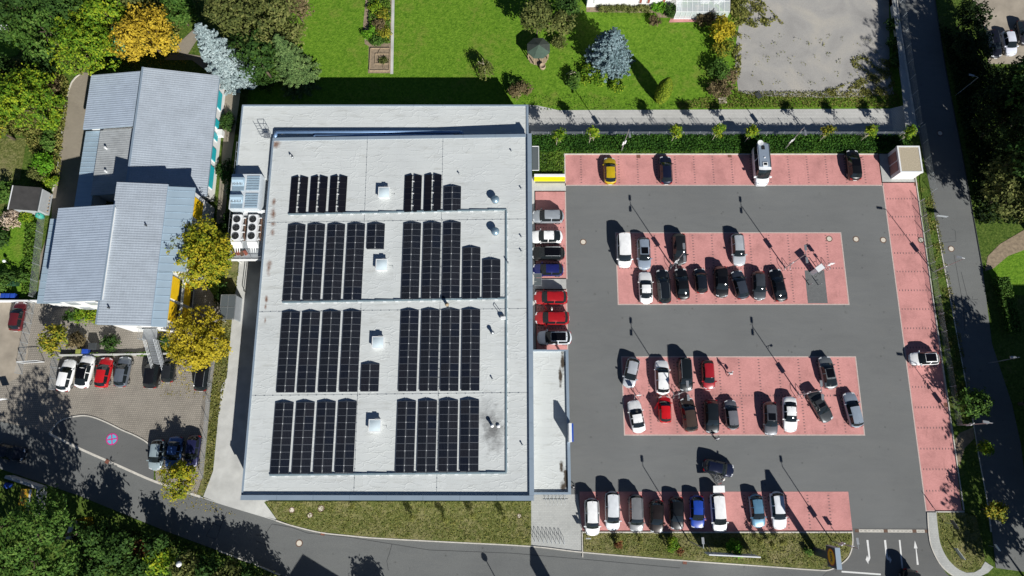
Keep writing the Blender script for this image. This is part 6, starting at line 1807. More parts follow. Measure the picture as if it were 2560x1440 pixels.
def bin_(u, v, mat, lab, s=(.55, .6, 1.0), rz=0):
    o = empty('wheelie_bin', P(u, v), R(rz), label=lab, cat='bin', group='wheelie bins')
    w, d, h = s
    m = MB(); m.add([(-w * .4, -d * .4, .06), (w * .4, -d * .4, .06), (w * .4, d * .4, .06), (-w * .4, d * .4, .06), (-w / 2, -d / 2, h - .08), (w / 2, -d / 2, h - .08), (w / 2, d / 2, h - .08), (-w / 2, d / 2, h - .08)], [(3, 2, 1, 0), (0, 1, 5, 4), (1, 2, 6, 5), (2, 3, 7, 6), (3, 0, 4, 7)]); m.build('body', M[mat], o, world=False)
    m = MB(); m.add([(-w / 2 - .02, -d / 2 - .03, h - .08), (w / 2 + .02, -d / 2 - .03, h - .08), (w / 2 + .02, d / 2, h - .06), (-w / 2 - .02, d / 2, h - .06), (-w / 2 + .04, -d / 2 + .04, h - .02), (w / 2 - .04, -d / 2 + .04, h - .02), (w / 2 - .04, d / 2 - .06, h + .02), (-w / 2 + .04, d / 2 - .06, h + .02)], [(0, 1, 5, 4), (1, 2, 6, 5), (2, 3, 7, 6), (3, 0, 4, 7), (4, 5, 6, 7)]); m.build('lid', M[mat], o, world=False)
    for sx in (-1, 1):
        m = MB(); m.tube((sx * w * .42 - .03, d * .42, .1), (sx * w * .42 + .03, d * .42, .1), .1, 10); m.build('wheel', M['rubber'], o, world=False)
for k, (u, mt) in enumerate(((6, 'yellowplastic'), (18, 'blueplastic'), (30, 'blueplastic'), (43, 'blueplastic'))):
    bin_(u, 742, mt, ['yellow bin behind the white board fence', 'leftmost blue bin behind the white board fence', 'middle blue bin behind the white board fence', 'rightmost blue bin behind the white board fence'][k])
for k, u in enumerate((22, 34, 46)): bin_(u, 712, 'darkgreen', ['left', 'middle', 'right'][k] + ' dark green garden bin above the yellow and blue bins')
bin_(243, 868, 'darkgrey', 'large dark grey bin in the shade beside the escape stair', (1.1, .9, 1.2))
bin_(222, 880, 'blueplastic', 'blue bin behind the yard wall', (.8, .6, 1.0))
bin_(205, 880, 'limebin', 'olive bin behind the yard wall', (.6, .6, 1.0))
# walled bin enclosure with advert board at the lower left
en = empty('walled_enclosure', P(50, 1230), label='grey walled enclosure in deep shade at the left edge of the street', cat='wall')
e0, e1, e2 = P(12, 1192, 1.5), P(96, 1220, 1.5), P(88, 1290, 1.5)
for a_, b_ in ((e0, e1), (e1, e2)):
    c = (a_ + b_) / 2; d = b_ - a_; m = MB(); m.box((c.x, c.y, .75), (d.length, .35, 1.5), math.atan2(d.y, d.x)); m.build('wall_side', M['concrete'], en)
a_, b_ = P(55, 1226, 1.4), P(52, 1290, 1.4)
ab = empty('advert_board', (a_ + b_) / 2, label='yellow advert board with red lettering strokes leaning inside the enclosure', cat='sign'); ab.location.z = 0.7
d = b_ - a_
m = MB(); m.add([(-.95, -1.7, -.2), (.95, -1.7, .5), (.95, 1.7, .5), (-.95, 1.7, -.2), (-.95, -1.7, -.3), (.95, -1.7, .4), (.95, 1.7, .4), (-.95, 1.7, -.3)], [(0, 1, 2, 3), (7, 6, 5, 4), (0, 4, 5, 1), (2, 6, 7, 3), (1, 5, 6, 2), (3, 7, 4, 0)]); m.build('board', M['advyellow'], ab, world=False)
m = MB(); m.add([(.55, -1.66, .365), (.93, -1.66, .505), (.93, 1.66, .505), (.55, 1.66, .365)], [(0, 1, 2, 3)]); m.build('white_field', M['white'], ab, world=False)
m = MB()
for k in range(9):
    y_ = 1.3 - k * .17
    m.add([(-.62, y_, -.072), (-.32, y_, .038), (-.32, y_ - .05, .038), (-.62, y_ - .05, -.072)], [(3, 2, 1, 0)])
    if k % 2 == 0: m.add([(-.62, y_, -.070), (-.56, y_, -.048), (-.56, y_ - .17, -.048), (-.62, y_ - .17, -.070)], [(3, 2, 1, 0)])
    m.add([(-.16, y_, .095), (-.02, y_, .147), (-.02, y_ - .07, .147), (-.16, y_ - .07, .095)], [(3, 2, 1, 0)])
m.build('red_strokes', M['signred'], ab, world=False)
bin_(16, 1208, 'limebin', 'olive bin in the shaded walled enclosure', rz=-20)
bin_(28, 1213, 'blueplastic', 'blue bin in the shaded walled enclosure', rz=-20)
o = empty('concrete_slab', P(180, 1325, .4), R(-8), label='upright grey concrete slab between the trees at the lower left', cat='slab')
m = MB(); m.box((0, 0, 0), (.5, 2.2, .9)); m.build('block', M['concrete'], o, world=False)

# ================================================================== GARDEN ODDS AND ENDS
rb = empty('raised_beds', P(950, 150, LOW), label='timber framed vegetable bed with soil and a strip of plants', cat='garden bed')
for k, (x_, y_, sx_, sy_) in enumerate(((0, 1.9, 3.0, .1), (0, -1.9, 3.0, .1), (-1.5, 0, .1, 3.7), (1.5, 0, .1, 3.7), (.35, .95, 2.1, .08), (.35, -.75, 2.1, .08), (-.7, .1, .08, 1.7))):
    m = MB(); m.box((x_, y_, .12), (sx_, sy_, .28)); m.build('board', M['wood'], rb, world=False)
m = MB(); m.box((0, 0, .07), (2.9, 3.7, .1)); m.build('soil', M['dirt'], rb, world=False)
for a_ in (25, -20, 15):
    m = MB(); m.box((.3 + a_ * .02, -1.3 if a_ > 0 else 1.3, .30), (.05, 1.1, .04), R(a_)); m.build('cane', M['wood'], rb, world=False)
def chair_table(u, v, lab, mat='white'):
    o = empty('garden_table', P(u, v), label=lab, cat='table')
    m = MB(); m.box((0, 0, .72), (1.5, .9, .05)); m.build('top', M[mat], o, world=False)
    for sx in (-.6, .6):
        for sy in (-.35, .35): m = MB(); m.box((sx, sy, .35), (.06, .06, .7)); m.build('leg', M[mat], o, world=False)
chair_table(17, 76, 'white garden table on the lawn at the upper left')
for (u, v, rz, lab) in ((4, 82, 30, 'left white garden chair beside the table'), (33, 78, -40, 'right white garden chair beside the table')):
    o = empty('garden_chair', P(u, v), R(rz), label=lab, cat='chair', group='garden chairs')
    m = MB(); m.box((0, 0, .42), (.5, .5, .05)); m.build('seat', M['white'], o, world=False)
    m = MB(); m.box((-.26, 0, .72), (.05, .5, .6)); m.build('backrest', M['white'], o, world=False)
    for sx in (-.2, .2):
        for sy in (-.2, .2): m = MB(); m.box((sx, sy, .2), (.05, .05, .4)); m.build('leg', M['wood'], o, world=False)
o = empty('garden_drum', P(47, 55), label='white round drum on the lawn at the upper left', cat='drum'); m = MB(); m.lathe([(.5, 0), (.55, .6), (.45, .8), (.1, .85)], n=18); m.build('drum', M['white'], o, world=False, smooth=True)
o = empty('green_tarpaulin', P(302, 110), R(8), label='crumpled turquoise-green tarpaulin under the orange tree', cat='tarpaulin')
rr = random.Random(3); nx_, ny_ = 8, 22; V, F = [], []
for j in range(ny_):
    for i in range(nx_): V.append((-1.1 + 2.2 * i / (nx_ - 1) + rr.uniform(-.06, .06) + .35 * math.sin(j * .6), -2.9 + 5.8 * j / (ny_ - 1), .25 + rr.uniform(0, .22)))
for j in range(ny_ - 1):
    for i in range(nx_ - 1): a_ = j * nx_ + i; F.append((a_, a_ + 1, a_ + nx_ + 1, a_ + nx_))
me = bpy.data.meshes.new('sheet'); me.from_pydata(V, [], F); me.materials.append(M['tarp']); link('sheet', me, o)
o = empty('pallet', P(1806, 252, LOW), R(5), label='pale wooden pallet beside the footpath verge', cat='pallet')
for k in range(5): m = MB(); m.box((0, -.4 + k * .2, .13), (1.2, .12, .03)); m.build('plank', M['palewood'], o, world=False)
for k in (-.5, 0, .5): m = MB(); m.box((k, 0, .06), (.1, 1.0, .1)); m.build('bearer', M['palewood'], o, world=False)
o = empty('wooden_frame', P(1430, 195, LOW), R(20), label='leaning timber trellis frame in the shrubs below the blue spruce', cat='trellis')
m = MB(); m.path([(-.6, 0, 0), (-.5, 0, 1.4), (.5, 0, 1.5), (.6, 0, 0)], .05, 5); m.path([(-.6, .9, 0), (0, .3, 1.5)], .05, 5); m.build('poles', M['palewood'], o, world=False)
o = empty('broken_panel', P(1895, 240, LOW), R(25), label='dark broken panel lying at the edge of the gravel lot', cat='panel'); m = MB(); m.box((0, 0, .2), (.8, 1.0, .08)); m.build('board', M['darkgrey'], o, world=False)
o = empty('light_ball', P(12, 653, .6), label='white ball lamp on the lawn edge at the far left', cat='lamp'); o.location.z = 0; m = MB(); m.tube((0, 0, 0), (0, 0, .5), .03); m.lathe([(.03, .5), (.2, .62), (.24, .75), (.17, .9), (.02, .97)], n=14); m.build('ball', M['white'], o, world=False, smooth=True)

# sealed cracks and trench patches in the streets
M['tar'] = plain('bitumen_seal', (0.050, 0.052, 0.052), 0.8, var=0.2, scale=4)
def seal(px, w=.07, z=-.009):
    m = MB(); strip_along(m, [P(u, v, z) for u, v in px], w, z - .003, z + .002); m.build('crack_seal', M['tar'], kind='structure')
seal([(533, 1308), (553, 1318), (540, 1348), (515, 1340), (533, 1308)])
seal([(567, 1280), (557, 1303), (547, 1327)])
seal([(640, 1338), (662, 1337), (672, 1322), (680, 1310), (727, 1318), (770, 1333), (873, 1343), (1073, 1375), (1280, 1383)])
seal([(980, 1360), (974, 1382), (967, 1402), (971, 1426)])
seal([(640, 1352), (655, 1358), (668, 1362)])
seal([(1280, 1383), (1480, 1400), (1700, 1420)])
for q in ([(2380, 573), (2388, 577), (2390, 603), (2361, 606)], [(2385, 637), (2408, 763), (2412, 827)], [(2403, 680), (2427, 777), (2410, 782)], [(2432, 741), (2430, 750), (2445, 748)]): seal(q, .06, -.005)
# ================================================================== VEGETATION
def leaf_mesh(name, pts, nrm, size, rng, mat, aspect=1.5):
    n = len(pts)
    nrm = nrm / (np.linalg.norm(nrm, axis=1, keepdims=True) + 1e-9)
    a = rng.normal(size=(n, 3)); t = np.cross(nrm, a); t /= (np.linalg.norm(t, axis=1, keepdims=True) + 1e-9)
    b = np.cross(nrm, t)
    s = size[:, None] if not np.isscalar(size) else size
    t = t * s * .5 * aspect; b = b * s * .5
    V = np.empty((n, 4, 3))
    V[:, 0] = pts - t; V[:, 1] = pts + b * .9 - t * .1; V[:, 2] = pts + t; V[:, 3] = pts - b * .9 - t * .1
    q = np.arange(4 * n).reshape(n, 4)
    return np_mesh(name, V.reshape(-1, 3), q, mat)

def crown_arrays(rx, ry, rz, rng, leaf, dens=1.0, lobes=None, tight=.8):
    area = 4 * math.pi * ((rx * ry) ** .8 + (rx * rz) ** .8 + (ry * rz) ** .8) / 3
    n = int(area * 5.2 / leaf ** 1.5 * dens * 1.0)
    k = lobes or max(7, int(9 + rx * 3))
    ld = rng.normal(size=(k, 3)); ld[:, 2] = np.abs(ld[:, 2]) * .9 - .25; ld /= np.linalg.norm(ld, axis=1, keepdims=True)
    lc = ld * rng.uniform(.42, .66, (k, 1)); lr = rng.uniform(.28, .44, k)
    lc[0] = (0, 0, 0); lr[0] = .70
    nc = max(30, n // 14)
    w = lr ** 2; li = rng.choice(k, nc, p=w / w.sum())
    d = rng.normal(size=(nc, 3)); d /= np.linalg.norm(d, axis=1, keepdims=True)
    cp_ = lc[li] + d * (lr[li] * rng.uniform(tight, 1.08, nc))[:, None]
    nf = nc // 3
    li2 = rng.choice(k, nf, p=w / w.sum()); d2 = rng.normal(size=(nf, 3)); d2 /= np.linalg.norm(d2, axis=1, keepdims=True)
    cp_ = np.concatenate([cp_, lc[li2] + d2 * (lr[li2] * rng.uniform(.45, .8, nf))[:, None]]); d = np.concatenate([d, d2]); nc += nf
    idx = rng.integers(0, nc, n)
    R3 = np.array([rx, ry, rz]) * 1.10
    pts = cp_[idx] * R3 + rng.normal(size=(n, 3)) * leaf * np.array([.85, .85, .6])
    nrm = d[idx] * .70 + rng.normal(size=(n, 3)) * .34 + np.array([0, -.10, .55])
    size = leaf * rng.uniform(.6, 1.25, n)
    return pts, nrm, size

def trunk_mb(h, r, rng, spread, limbs=5):
    m = MB(); pts = [(0, 0, -.1)]
    for k in range(1, 5): pts.append((rng.normal() * .05 * k, rng.normal() * .05 * k, h * k / 4))
    for k in range(4): m.tube(pts[k], pts[k + 1], r * (1 - k * .18), 8, r * (1 - (k + 1) * .18))
    for k in range(limbs):
        a = k * 2 * math.pi / limbs + rng.uniform(-.3, .3); b = Vector(pts[2]).lerp(Vector(pts[4]), rng.uniform(.1, .9))
        e = b + Vector((math.cos(a) * spread * .6, math.sin(a) * spread * .6, h * .28)); mid = b.lerp(e, .5) + Vector((0, 0, h * .04))
        m.tube(b, mid, r * .38, 6, r * .28); m.tube(mid, e, r * .28, 6, r * .12)
        e2 = mid + Vector((math.cos(a + .7) * spread * .35, math.sin(a + .7) * spread * .35, h * .2)); m.tube(mid, e2, r * .2, 5, r * .08)
    return m

FOL = {}
def fol(key, stops, **k): FOL[key] = mat_foliage('leaves_' + key, stops, **k)
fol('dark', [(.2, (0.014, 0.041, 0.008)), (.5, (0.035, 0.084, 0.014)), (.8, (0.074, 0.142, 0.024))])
fol('deep', [(.2, (.006, .016, .004)), (.5, (.016, .036, .007)), (.8, (.036, .064, .012))])  # darker copy of the dark leaves: shade of the right-hand trees put into the colour
fol('green', [(.2, (.024, .066, .010)), (.5, (.062, .138, .018)), (.8, (.150, .240, .045))])
fol('lime', [(.2, (0.034, 0.101, 0.006)), (.45, (0.109, 0.217, 0.012)), (.62, (0.232, 0.318, 0.019)), (.82, (0.419, 0.434, 0.019))])
fol('bright', [(.2, (0.041, 0.135, 0.007)), (.5, (0.101, 0.270, 0.014)), (.8, (0.216, 0.405, 0.027))])
fol('yellow', [(.14, (.14, .15, .010)), (.38, (.32, .27, .016)), (.60, (.48, .375, .022)), (.82, (.62, .50, .038))])
fol('orange', [(.18, (.22, .16, .018)), (.45, (.44, .31, .028)), (.65, (.58, .42, .036)), (.85, (.70, .54, .06))])
fol('turning', [(.18, (.05, .10, .012)), (.40, (.13, .18, .018)), (.58, (.29, .27, .025)), (.80, (.47, .34, .03))])
fol('golden', [(.14, (.075, .125, .010)), (.40, (.18, .225, .013)), (.58, (.36, .325, .018)), (.82, (.58, .44, .028))])
fol('olive', [(.2, (0.048, 0.068, 0.017)), (.5, (0.119, 0.139, 0.034)), (.8, (0.238, 0.241, 0.076))])
fol('brown', [(.2, (0.054, 0.041, 0.019)), (.5, (0.149, 0.115, 0.054)), (.8, (0.284, 0.223, 0.115))])
fol('rust', [(.2, (.07, .03, .012)), (.5, (.18, .07, .025)), (.8, (.28, .14, .05))])
fol('bluespruce', [(.2, (0.065, 0.111, 0.117)), (.5, (0.176, 0.260, 0.280)), (.8, (0.351, 0.455, 0.481))], trans=.05)
fol('silverspruce', [(.2, (.13, .18, .185)), (.5, (.30, .38, .385)), (.8, (.50, .58, .58))], trans=.05)
fol('spruce', [(.2, (.035, .075, .022)), (.5, (.10, .17, .05)), (.8, (.22, .31, .10))], trans=.05)
fol('thuja', [(.2, (0.042, 0.084, 0.006)), (.5, (0.119, 0.182, 0.008)), (.8, (0.252, 0.294, 0.021))], trans=.1)
fol('flower', [(.2, (.16, .14, .05)), (.4, (.50, .38, .28)), (.8, (.70, .60, .50))])
fol('ivy', [(.2, (0.010, 0.039, 0.005)), (.5, (0.031, 0.098, 0.010)), (.8, (0.078, 0.182, 0.018))], trans=.1)
fol('weeds', [(.2, (0.067, 0.085, 0.019)), (.5, (0.180, 0.190, 0.042)), (.8, (0.361, 0.323, 0.095))])
fol('weedsgreen', [(.2, (0.030, 0.083, 0.009)), (.5, (0.090, 0.180, 0.018)), (.8, (0.180, 0.270, 0.036))])
for _k in ('lime', 'yellow', 'orange', 'turning'): pass

_seed = [100]
def tree(u, v, zc, rx, pal, lab, ry=None, rz=None, leaf=.30, dens=1.0, zb=0.0, name='broadleaf_tree', cat='tree', group='broadleaf trees', tr=None, lobes=None, tight=.8):
    """u,v: where the middle of the crown shows; zc its height above the local ground"""
    _seed[0] += 1; rng = np.random.default_rng(_seed[0])
    ry = ry or rx; rz = rz or rx * .85
    p = P(u, v, zb + zc)
    o = empty(name, (p.x, p.y, zb), label=lab, cat=cat, group=group)
    pts, nrm, size = crown_arrays(rx, ry, rz, rng, leaf, dens, lobes, tight)
    pts = pts + np.array([0, 0, zc]); pts[:, 2] = np.maximum(pts[:, 2], .05)
    link('crown', leaf_mesh('crown', pts, nrm, size, rng, FOL[pal]), o)
    m = trunk_mb(zc, tr or max(.05, rx * .055), rng, rx); m.build('trunk', M['bark'], o, world=False, smooth=True)
    return o
def shrub(u, v, r, pal, lab, zb=0.0, h=None, leaf=.20, dens=1.0, ry=None, group='garden shrubs', name='shrub'):
    _seed[0] += 1; rng = np.random.default_rng(_seed[0]); h = h or r * 1.3
    p = P(u, v, zb + h * .55); o = empty(name, (p.x, p.y, zb), label=lab, cat='shrub', group=group)
    pts, nrm, size = crown_arrays(r, ry or r, h * .55, rng, leaf, dens, max(6, int(5 + r * 4)))
    pts = pts + np.array([0, 0, h * .5]); pts[:, 2] = np.abs(pts[:, 2]) + .03
    link('foliage', leaf_mesh('foliage', pts, nrm, size, rng, FOL[pal]), o)
    m = MB()
    for k in range(5):
        a = k * 1.26; m.tube((0, 0, -.05), (math.cos(a) * r * .5, math.sin(a) * r * .5, h * .7), .03, 5, .012)
    m.build('stems', M['bark'], o, world=False)
    return o
def conifer(u, v, h, r, pal, lab, zb=0.0, droop=.18, leaf=.26, dens=1.0, bare=.03, pw=.86):
    """u,v: foot of the trunk in the photo"""
    _seed[0] += 1; rng = np.random.default_rng(_seed[0])
    p = P(u, v, zb); o = empty('conifer_tree', p, label=lab, cat='tree', group='conifers')
    P_, N_, S_ = [], [], []
    levels = int(h / .46)
    for l in range(levels):
        f = l / levels; z0 = h * (bare + (1 - bare) * f); rl = r * (1 - f) ** pw + .06
        nb = max(4, int(5 + rl * 2.9))
        for b in range(nb):
            a = 2 * math.pi * (b + rng.uniform(-.3, .3)) / nb + l * 1.1; rb = rl * rng.uniform(.72, 1.18)
            n = max(6, int(rb * 30 * dens)); t = rng.uniform(.10, 1.0, n) ** .8
            wid = (.07 + .17 * rb / max(r, 1)) * np.sin(np.pi * np.clip(t * .8 + .15, 0, 1)) + .03
            rad = t * rb; off = rng.normal(size=n) * wid
            x = np.cos(a) * rad - np.sin(a) * off; y = np.sin(a) * rad + np.cos(a) * off
            z = z0 - droop * 1.25 * rad + .20 * rb * t ** 3 - np.abs(off) * .35 + rng.normal(size=n) * .03
            P_.append(np.stack([x, y, z], 1))
            N_.append(np.stack([np.cos(a) * .35 + rng.normal(size=n) * .3, np.sin(a) * .35 + rng.normal(size=n) * .3, np.full(n, .9)], 1))
            S_.append(leaf * .8 * rng.uniform(.6, 1.2, n))
    pts, nrm, size = np.concatenate(P_), np.concatenate(N_), np.concatenate(S_)
    pts[:, 2] = np.maximum(pts[:, 2], .08)
    link('crown', leaf_mesh('crown', pts, nrm, size, rng, FOL[pal], 1.5), o)
    m = MB(); m.tube((0, 0, -.1), (0, 0, h * .97), r * .07, 9, .02)
    for k in range(14):
        a = k * 2.4; z0 = h * (.06 + .06 * k); rl = r * (1 - k / 16) * .8; m.tube((0, 0, z0), (math.cos(a) * rl, math.sin(a) * rl, z0 - droop * rl * .8), .05, 5, .015)
    m.build('trunk', M['bark'], o, world=False)
    return o
def scatter(name, poly_px, n, pal, lab, size, hmax, zb=0.0, clump=0.0, cat='ground cover', world=False, seed=1):
    """countless small leaves over a patch of ground"""
    rng = np.random.default_rng(seed)
    poly = np.array([(P(u, v, zb).x, P(u, v, zb).y) for u, v in poly_px]) if not world else np.array(poly_px, float)
    lo, hi = poly.min(0), poly.max(0); out = []
    tot = 0; tries = 0
    while tot < n and tries < 60:
        tries += 1
        c = rng.uniform(lo, hi, (n * 2, 2))
        if clump > 0:
            f = np.sin(c[:, 0] * 1.7 + 1.3 * np.sin(c[:, 1] * 1.1)) * np.sin(c[:, 1] * 1.9 + 1.7 * np.sin(c[:, 0] * .8)) + rng.normal(size=len(c)) * .35
            c = c[f > clump]
        x, y = c[:, 0], c[:, 1]; ins = np.zeros(len(c), bool); j = len(poly) - 1
        for i in range(len(poly)):
            xi, yi, xj, yj = *poly[i], *poly[j]
            cond = ((yi > y) != (yj > y)) & (x < (xj - xi) * (y - yi) / (yj - yi + 1e-12) + xi); ins ^= cond; j = i
        out.append(c[ins]); tot += ins.sum()
    c = np.concatenate(out)[:n]; n = len(c)
    pts = np.concatenate([c, zb + (rng.uniform(0, 1, n) ** 1.3 * hmax + .03)[:, None]], 1)
    nrm = rng.normal(size=(n, 3)) * .55 + np.array([0, 0, .7])
    o = link(name, leaf_mesh(name, pts, nrm, size * rng.uniform(.6, 1.3, n), rng, FOL[pal]))
    return finish(o, lab, cat, None, 'stuff')

# --- upper left woodland
tree(25, 30, 6, 4.2, 'dark', 'dark green tree in the top left corner')
tree(108, 78, 5, 4.6, 'green', 'mid green tree left of the yellow-green one at the upper left')
tree(160, 22, 6, 4.2, 'dark', 'dark green tree at the top edge above the woodland')
tree(205, 118, 5.5, 5.0, 'lime', 'big yellow-green tree beside the tan path', leaf=.25)
tree(262, 30, 6, 3.6, 'lime', 'yellow-green tree at the top edge left of the orange tree')
tree(362, 86, 5.5, 4.3, 'orange', 'golden orange tree in full autumn colour', leaf=.25, dens=1.4)
tree(440, 22, 4, 2.8, 'green', 'green tree at the top edge right of the orange tree')
tree(320, -15, 5, 3.5, 'olive', 'olive tree cut by the top edge above the orange tree')
tree(58, 255, 6, 5.2, 'lime', 'broad yellow-green tree at the left edge', leaf=.25)
tree(-40, 300, 6, 4.0, 'turning', 'yellowing tree cut by the left edge')
tree(-20, 190, 4, 3.2, 'dark', 'dark tree in shade at the left edge')
tree(100, 155, 3, 2.6, 'dark', 'dark tree in the shade behind the broad yellow-green tree')
shrub(106, 410, 1.75, 'bright', 'round bright green bush beside the small lawn', leaf=.22)
shrub(128, 455, 1.1, 'lime', 'leafy shrub at the tan path above the shed')
shrub(95, 440, 1.3, 'olive', 'olive shrub left of the tan path', ry=2.2)
shrub(120, 350, 1.2, 'green', 'green shrub between tan path and broad tree', ry=1.8)
shrub(130, 300, 1.2, 'lime', 'yellow-green shrub beside the tan path', ry=2)
shrub(128, 225, 1.1, 'brown', 'brownish shrub at the bend of the tan path', ry=2.2)
shrub(150, 250, .9, 'lime', 'small bright shrub at the bend of the tan path')
shrub(85, 120, 1.4, 'olive', 'olive shrub at the edge of the upper left lawn')
shrub(10, 480, 1.6, 'green', 'green shrub left of the garden shed')
shrub(62, 545, 1.0, 'lime', 'leafy shrub below the garden shed')
shrub(26, 550, 1.7, 'flower', 'pale flowering hydrangea bush below the garden shed', leaf=.2, h=1.4)
shrub(-5, 590, 1.6, 'dark', 'dark bush at the left edge below the hydrangea', h=2.4)
shrub(20, 690, 1.3, 'dark', 'dark bush above the bins', h=1.8)
shrub(55, 690, .9, 'green', 'small conifer shrub above the bins', h=1.6)
shrub(2, 705, 1.3, 'green', 'green bush at the left edge above the bins')
scatter('hedge_growth', [(70, 560), (100, 560), (82, 735), (58, 735)], 2600, 'weedsgreen', 'low leafy growth along the garden fence', .22, .7, seed=3)
scatter('undergrowth', [(0, 150), (130, 150), (175, 210), (150, 440), (120, 470), (60, 340), (0, 340)], 7000, 'weeds', 'rough undergrowth along the tan path', .25, .5, clump=-.1, seed=4)
scatter('undergrowth', [(0, 0), (500, 0), (430, 130), (300, 150), (200, 190), (80, 130), (50, 60)], 5000, 'weeds', 'rough undergrowth beneath the upper left trees', .25, .5, clump=0, seed=5)
# --- conifers and olive trees north of the store
conifer(592, 196, 13.6, 3.2, 'silverspruce', 'tall silver-blue spruce between the western building and the gardens', leaf=.27, pw=.62, dens=1.3)
conifer(750, 196, 11.5, 3.3, 'spruce', 'green spruce at the edge of the long building shadow', zb=LOW, leaf=.27, pw=.78, dens=1.2)
tree(572, 28, 7, 3.8, 'olive', 'olive-brown tree at the top edge above the silver spruce', dens=1.1)
tree(655, 45, 7, 5.0, 'olive', 'broad olive tree at the top edge behind the spruces', dens=1.1)
tree(712, 85, 5, 3.2, 'olive', 'smaller olive tree beside the bare garden bed', zb=LOW)
tree(640, 135, 6, 3.6, 'dark', 'dark tree between the two spruces')
tree(735, 8, 5, 2.6, 'brown', 'brownish tree at the top edge left of the lawn', zb=LOW)
shrub(655, 200, 2.0, 'dark', 'dark shrubs at the foot of the green spruce', zb=LOW, h=2.2)
shrub(690, 170, 1.6, 'green', 'green shrub left of the green spruce', zb=LOW)
# weeping tree
wp = P(1212, 185, LOW); o = empty('weeping_tree', wp, label='small weeping tree with drooping twigs on the lawn', cat='tree', group='broadleaf trees')
rng = np.random.default_rng(77); PTS, NR = [], []
tm_ = MB(); tm_.tube((0, 0, 0), (.05, .1, 2.0), .12, 8, .09)
for k in range(44):
    a = rng.uniform(0, 6.28); r1 = rng.uniform(.7, 1.7); pk = Vector((math.cos(a) * r1 * .6, math.sin(a) * r1 * .6, 2.5 + rng.uniform(0, .5))); en_ = Vector((math.cos(a) * r1, math.sin(a) * r1, rng.uniform(.4, 1.3)))
    if k < 9: tm_.tube((.05, .1, 2.0), pk, .05, 5, .03)
    for t in np.linspace(0, 1, 34):
        q = Vector((.05, .1, 2.0)).lerp(pk, min(1, t * 3)) if t < .33 else pk.lerp(en_, (t - .33) / .67); PTS.append((q.x + rng.normal() * .06, q.y + rng.normal() * .06, q.z)); NR.append((math.cos(a) * .6 + rng.normal() * .4, math.sin(a) * .6 + rng.normal() * .4, .5))
link('crown', leaf_mesh('crown', np.array(PTS), np.array(NR), np.full(len(PTS), .16), rng, FOL['olive']), o); tm_.build('trunk', M['palewood'], o, world=False)
tree(1345, 42, 5, 2.7, 'olive', 'tall olive tree behind the gazebo', zb=LOW, rz=3.6, dens=1.1)
tree(1408, 55, 3.5, 2.0, 'olive', 'olive tree right of the one behind the gazebo', zb=LOW)
tree(1420, 12, 4, 2.0, 'dark', 'dark tree at the top edge beside the white house', zb=LOW)
shrub(1398, 105, 1.3, 'olive', 'olive shrub right of the gazebo', zb=LOW)
conifer(1516, 160, 8.6, 3.6, 'bluespruce', 'dense blue spruce in the middle of the garden', zb=LOW, dens=1.5, droop=.12, pw=.60)
shrub(1478, 188, 2.6, 'lime', 'spreading yellow-green vine below the blue spruce', zb=LOW, h=1.4, ry=2.2, leaf=.24)
shrub(1430, 200, 1.4, 'green', 'green shrub around the leaning trellis', zb=LOW)
shrub(1540, 215, 1.2, 'lime', 'low yellow-green shrub right of the vine', zb=LOW, h=.7)
# columnar thuja
tp = P(1650, 250, LOW); o = empty('columnar_thuja', tp, label='slender columnar thuja beside the footpath', cat='tree', group='conifers')
rng = np.random.default_rng(78); n = 5200; f = rng.uniform(0, 1, n); a = rng.uniform(0, 6.28, n); rr_ = 1.15 * np.sin(np.pi * np.clip(f * .82 + .18, 0, 1)) ** .8 * rng.uniform(.78, 1.05, n)
pts = np.stack([np.cos(a) * rr_, np.sin(a) * rr_, .1 + f * 6.3], 1)
link('crown', leaf_mesh('crown', pts, np.stack([np.cos(a), np.sin(a), np.full(n, .5)], 1) + rng.normal(size=(n, 3)) * .3, np.full(n, .2), rng, FOL['thuja']), o); m = MB(); m.tube((0, 0, -.1), (0, 0, 5.5), .12, 7, .03); m.build('trunk', M['bark'], o, world=False)
GL = dict(zb=LOW)
shrub(1298, 226, 1.9, 'brown', 'dry brown shrub at the corner of the lower roof', ry=1.3, **GL)
shrub(1288, 210, 1.2, 'green', 'green shrub behind the dry brown one', **GL)
shrub(1638, 52, .9, 'brown', 'thin brown shrub on the lawn before the house', **GL)
tree(1804, 72, 2.3, 2.1, 'yellow', 'golden yellow shrub tree at the corner of the gravel lot', name='shrub_tree', group='garden shrubs', leaf=.24, **GL)
shrub(1806, 122, 1.7, 'turning', 'yellow-brown shrub below the golden one', h=2, **GL)
shrub(1793, 172, 1.9, 'green', 'green shrub along the gravel lot', h=2.2, **GL)
shrub(1797, 215, 2.0, 'brown', 'dry brown thicket along the gravel lot', h=1.8, **GL)
shrub(1825, 190, 1.3, 'brown', 'brown twiggy shrub on the gravel edge', h=1.6, **GL)
shrub(1845, 18, 2.0, 'weeds', 'straggly shrub at the top edge of the gravel lot', h=1.8, **GL)
shrub(1765, 45, 1.5, 'brown', 'dark brown shrub in front of the glasshouse', h=2, **GL)
shrub(1650, 14, 1.35, 'bright', 'fresh green bush at the house corner', h=1.6, **GL)
shrub(1678, 26, .9, 'dark', 'dark narrow shrub beside the glasshouse', h=2.2, **GL)
for k in range(9):
    shrub(1504 + 14.2 * k, 22, .55, 'olive', '%s clipped ball of the hedge row along the house' % (['first', 'second', 'third', 'fourth', 'fifth', 'sixth', 'seventh', 'eighth', 'ninth'][k]), h=1.1, leaf=.14, group='clipped balls along the house', name='clipped_bush', **GL)
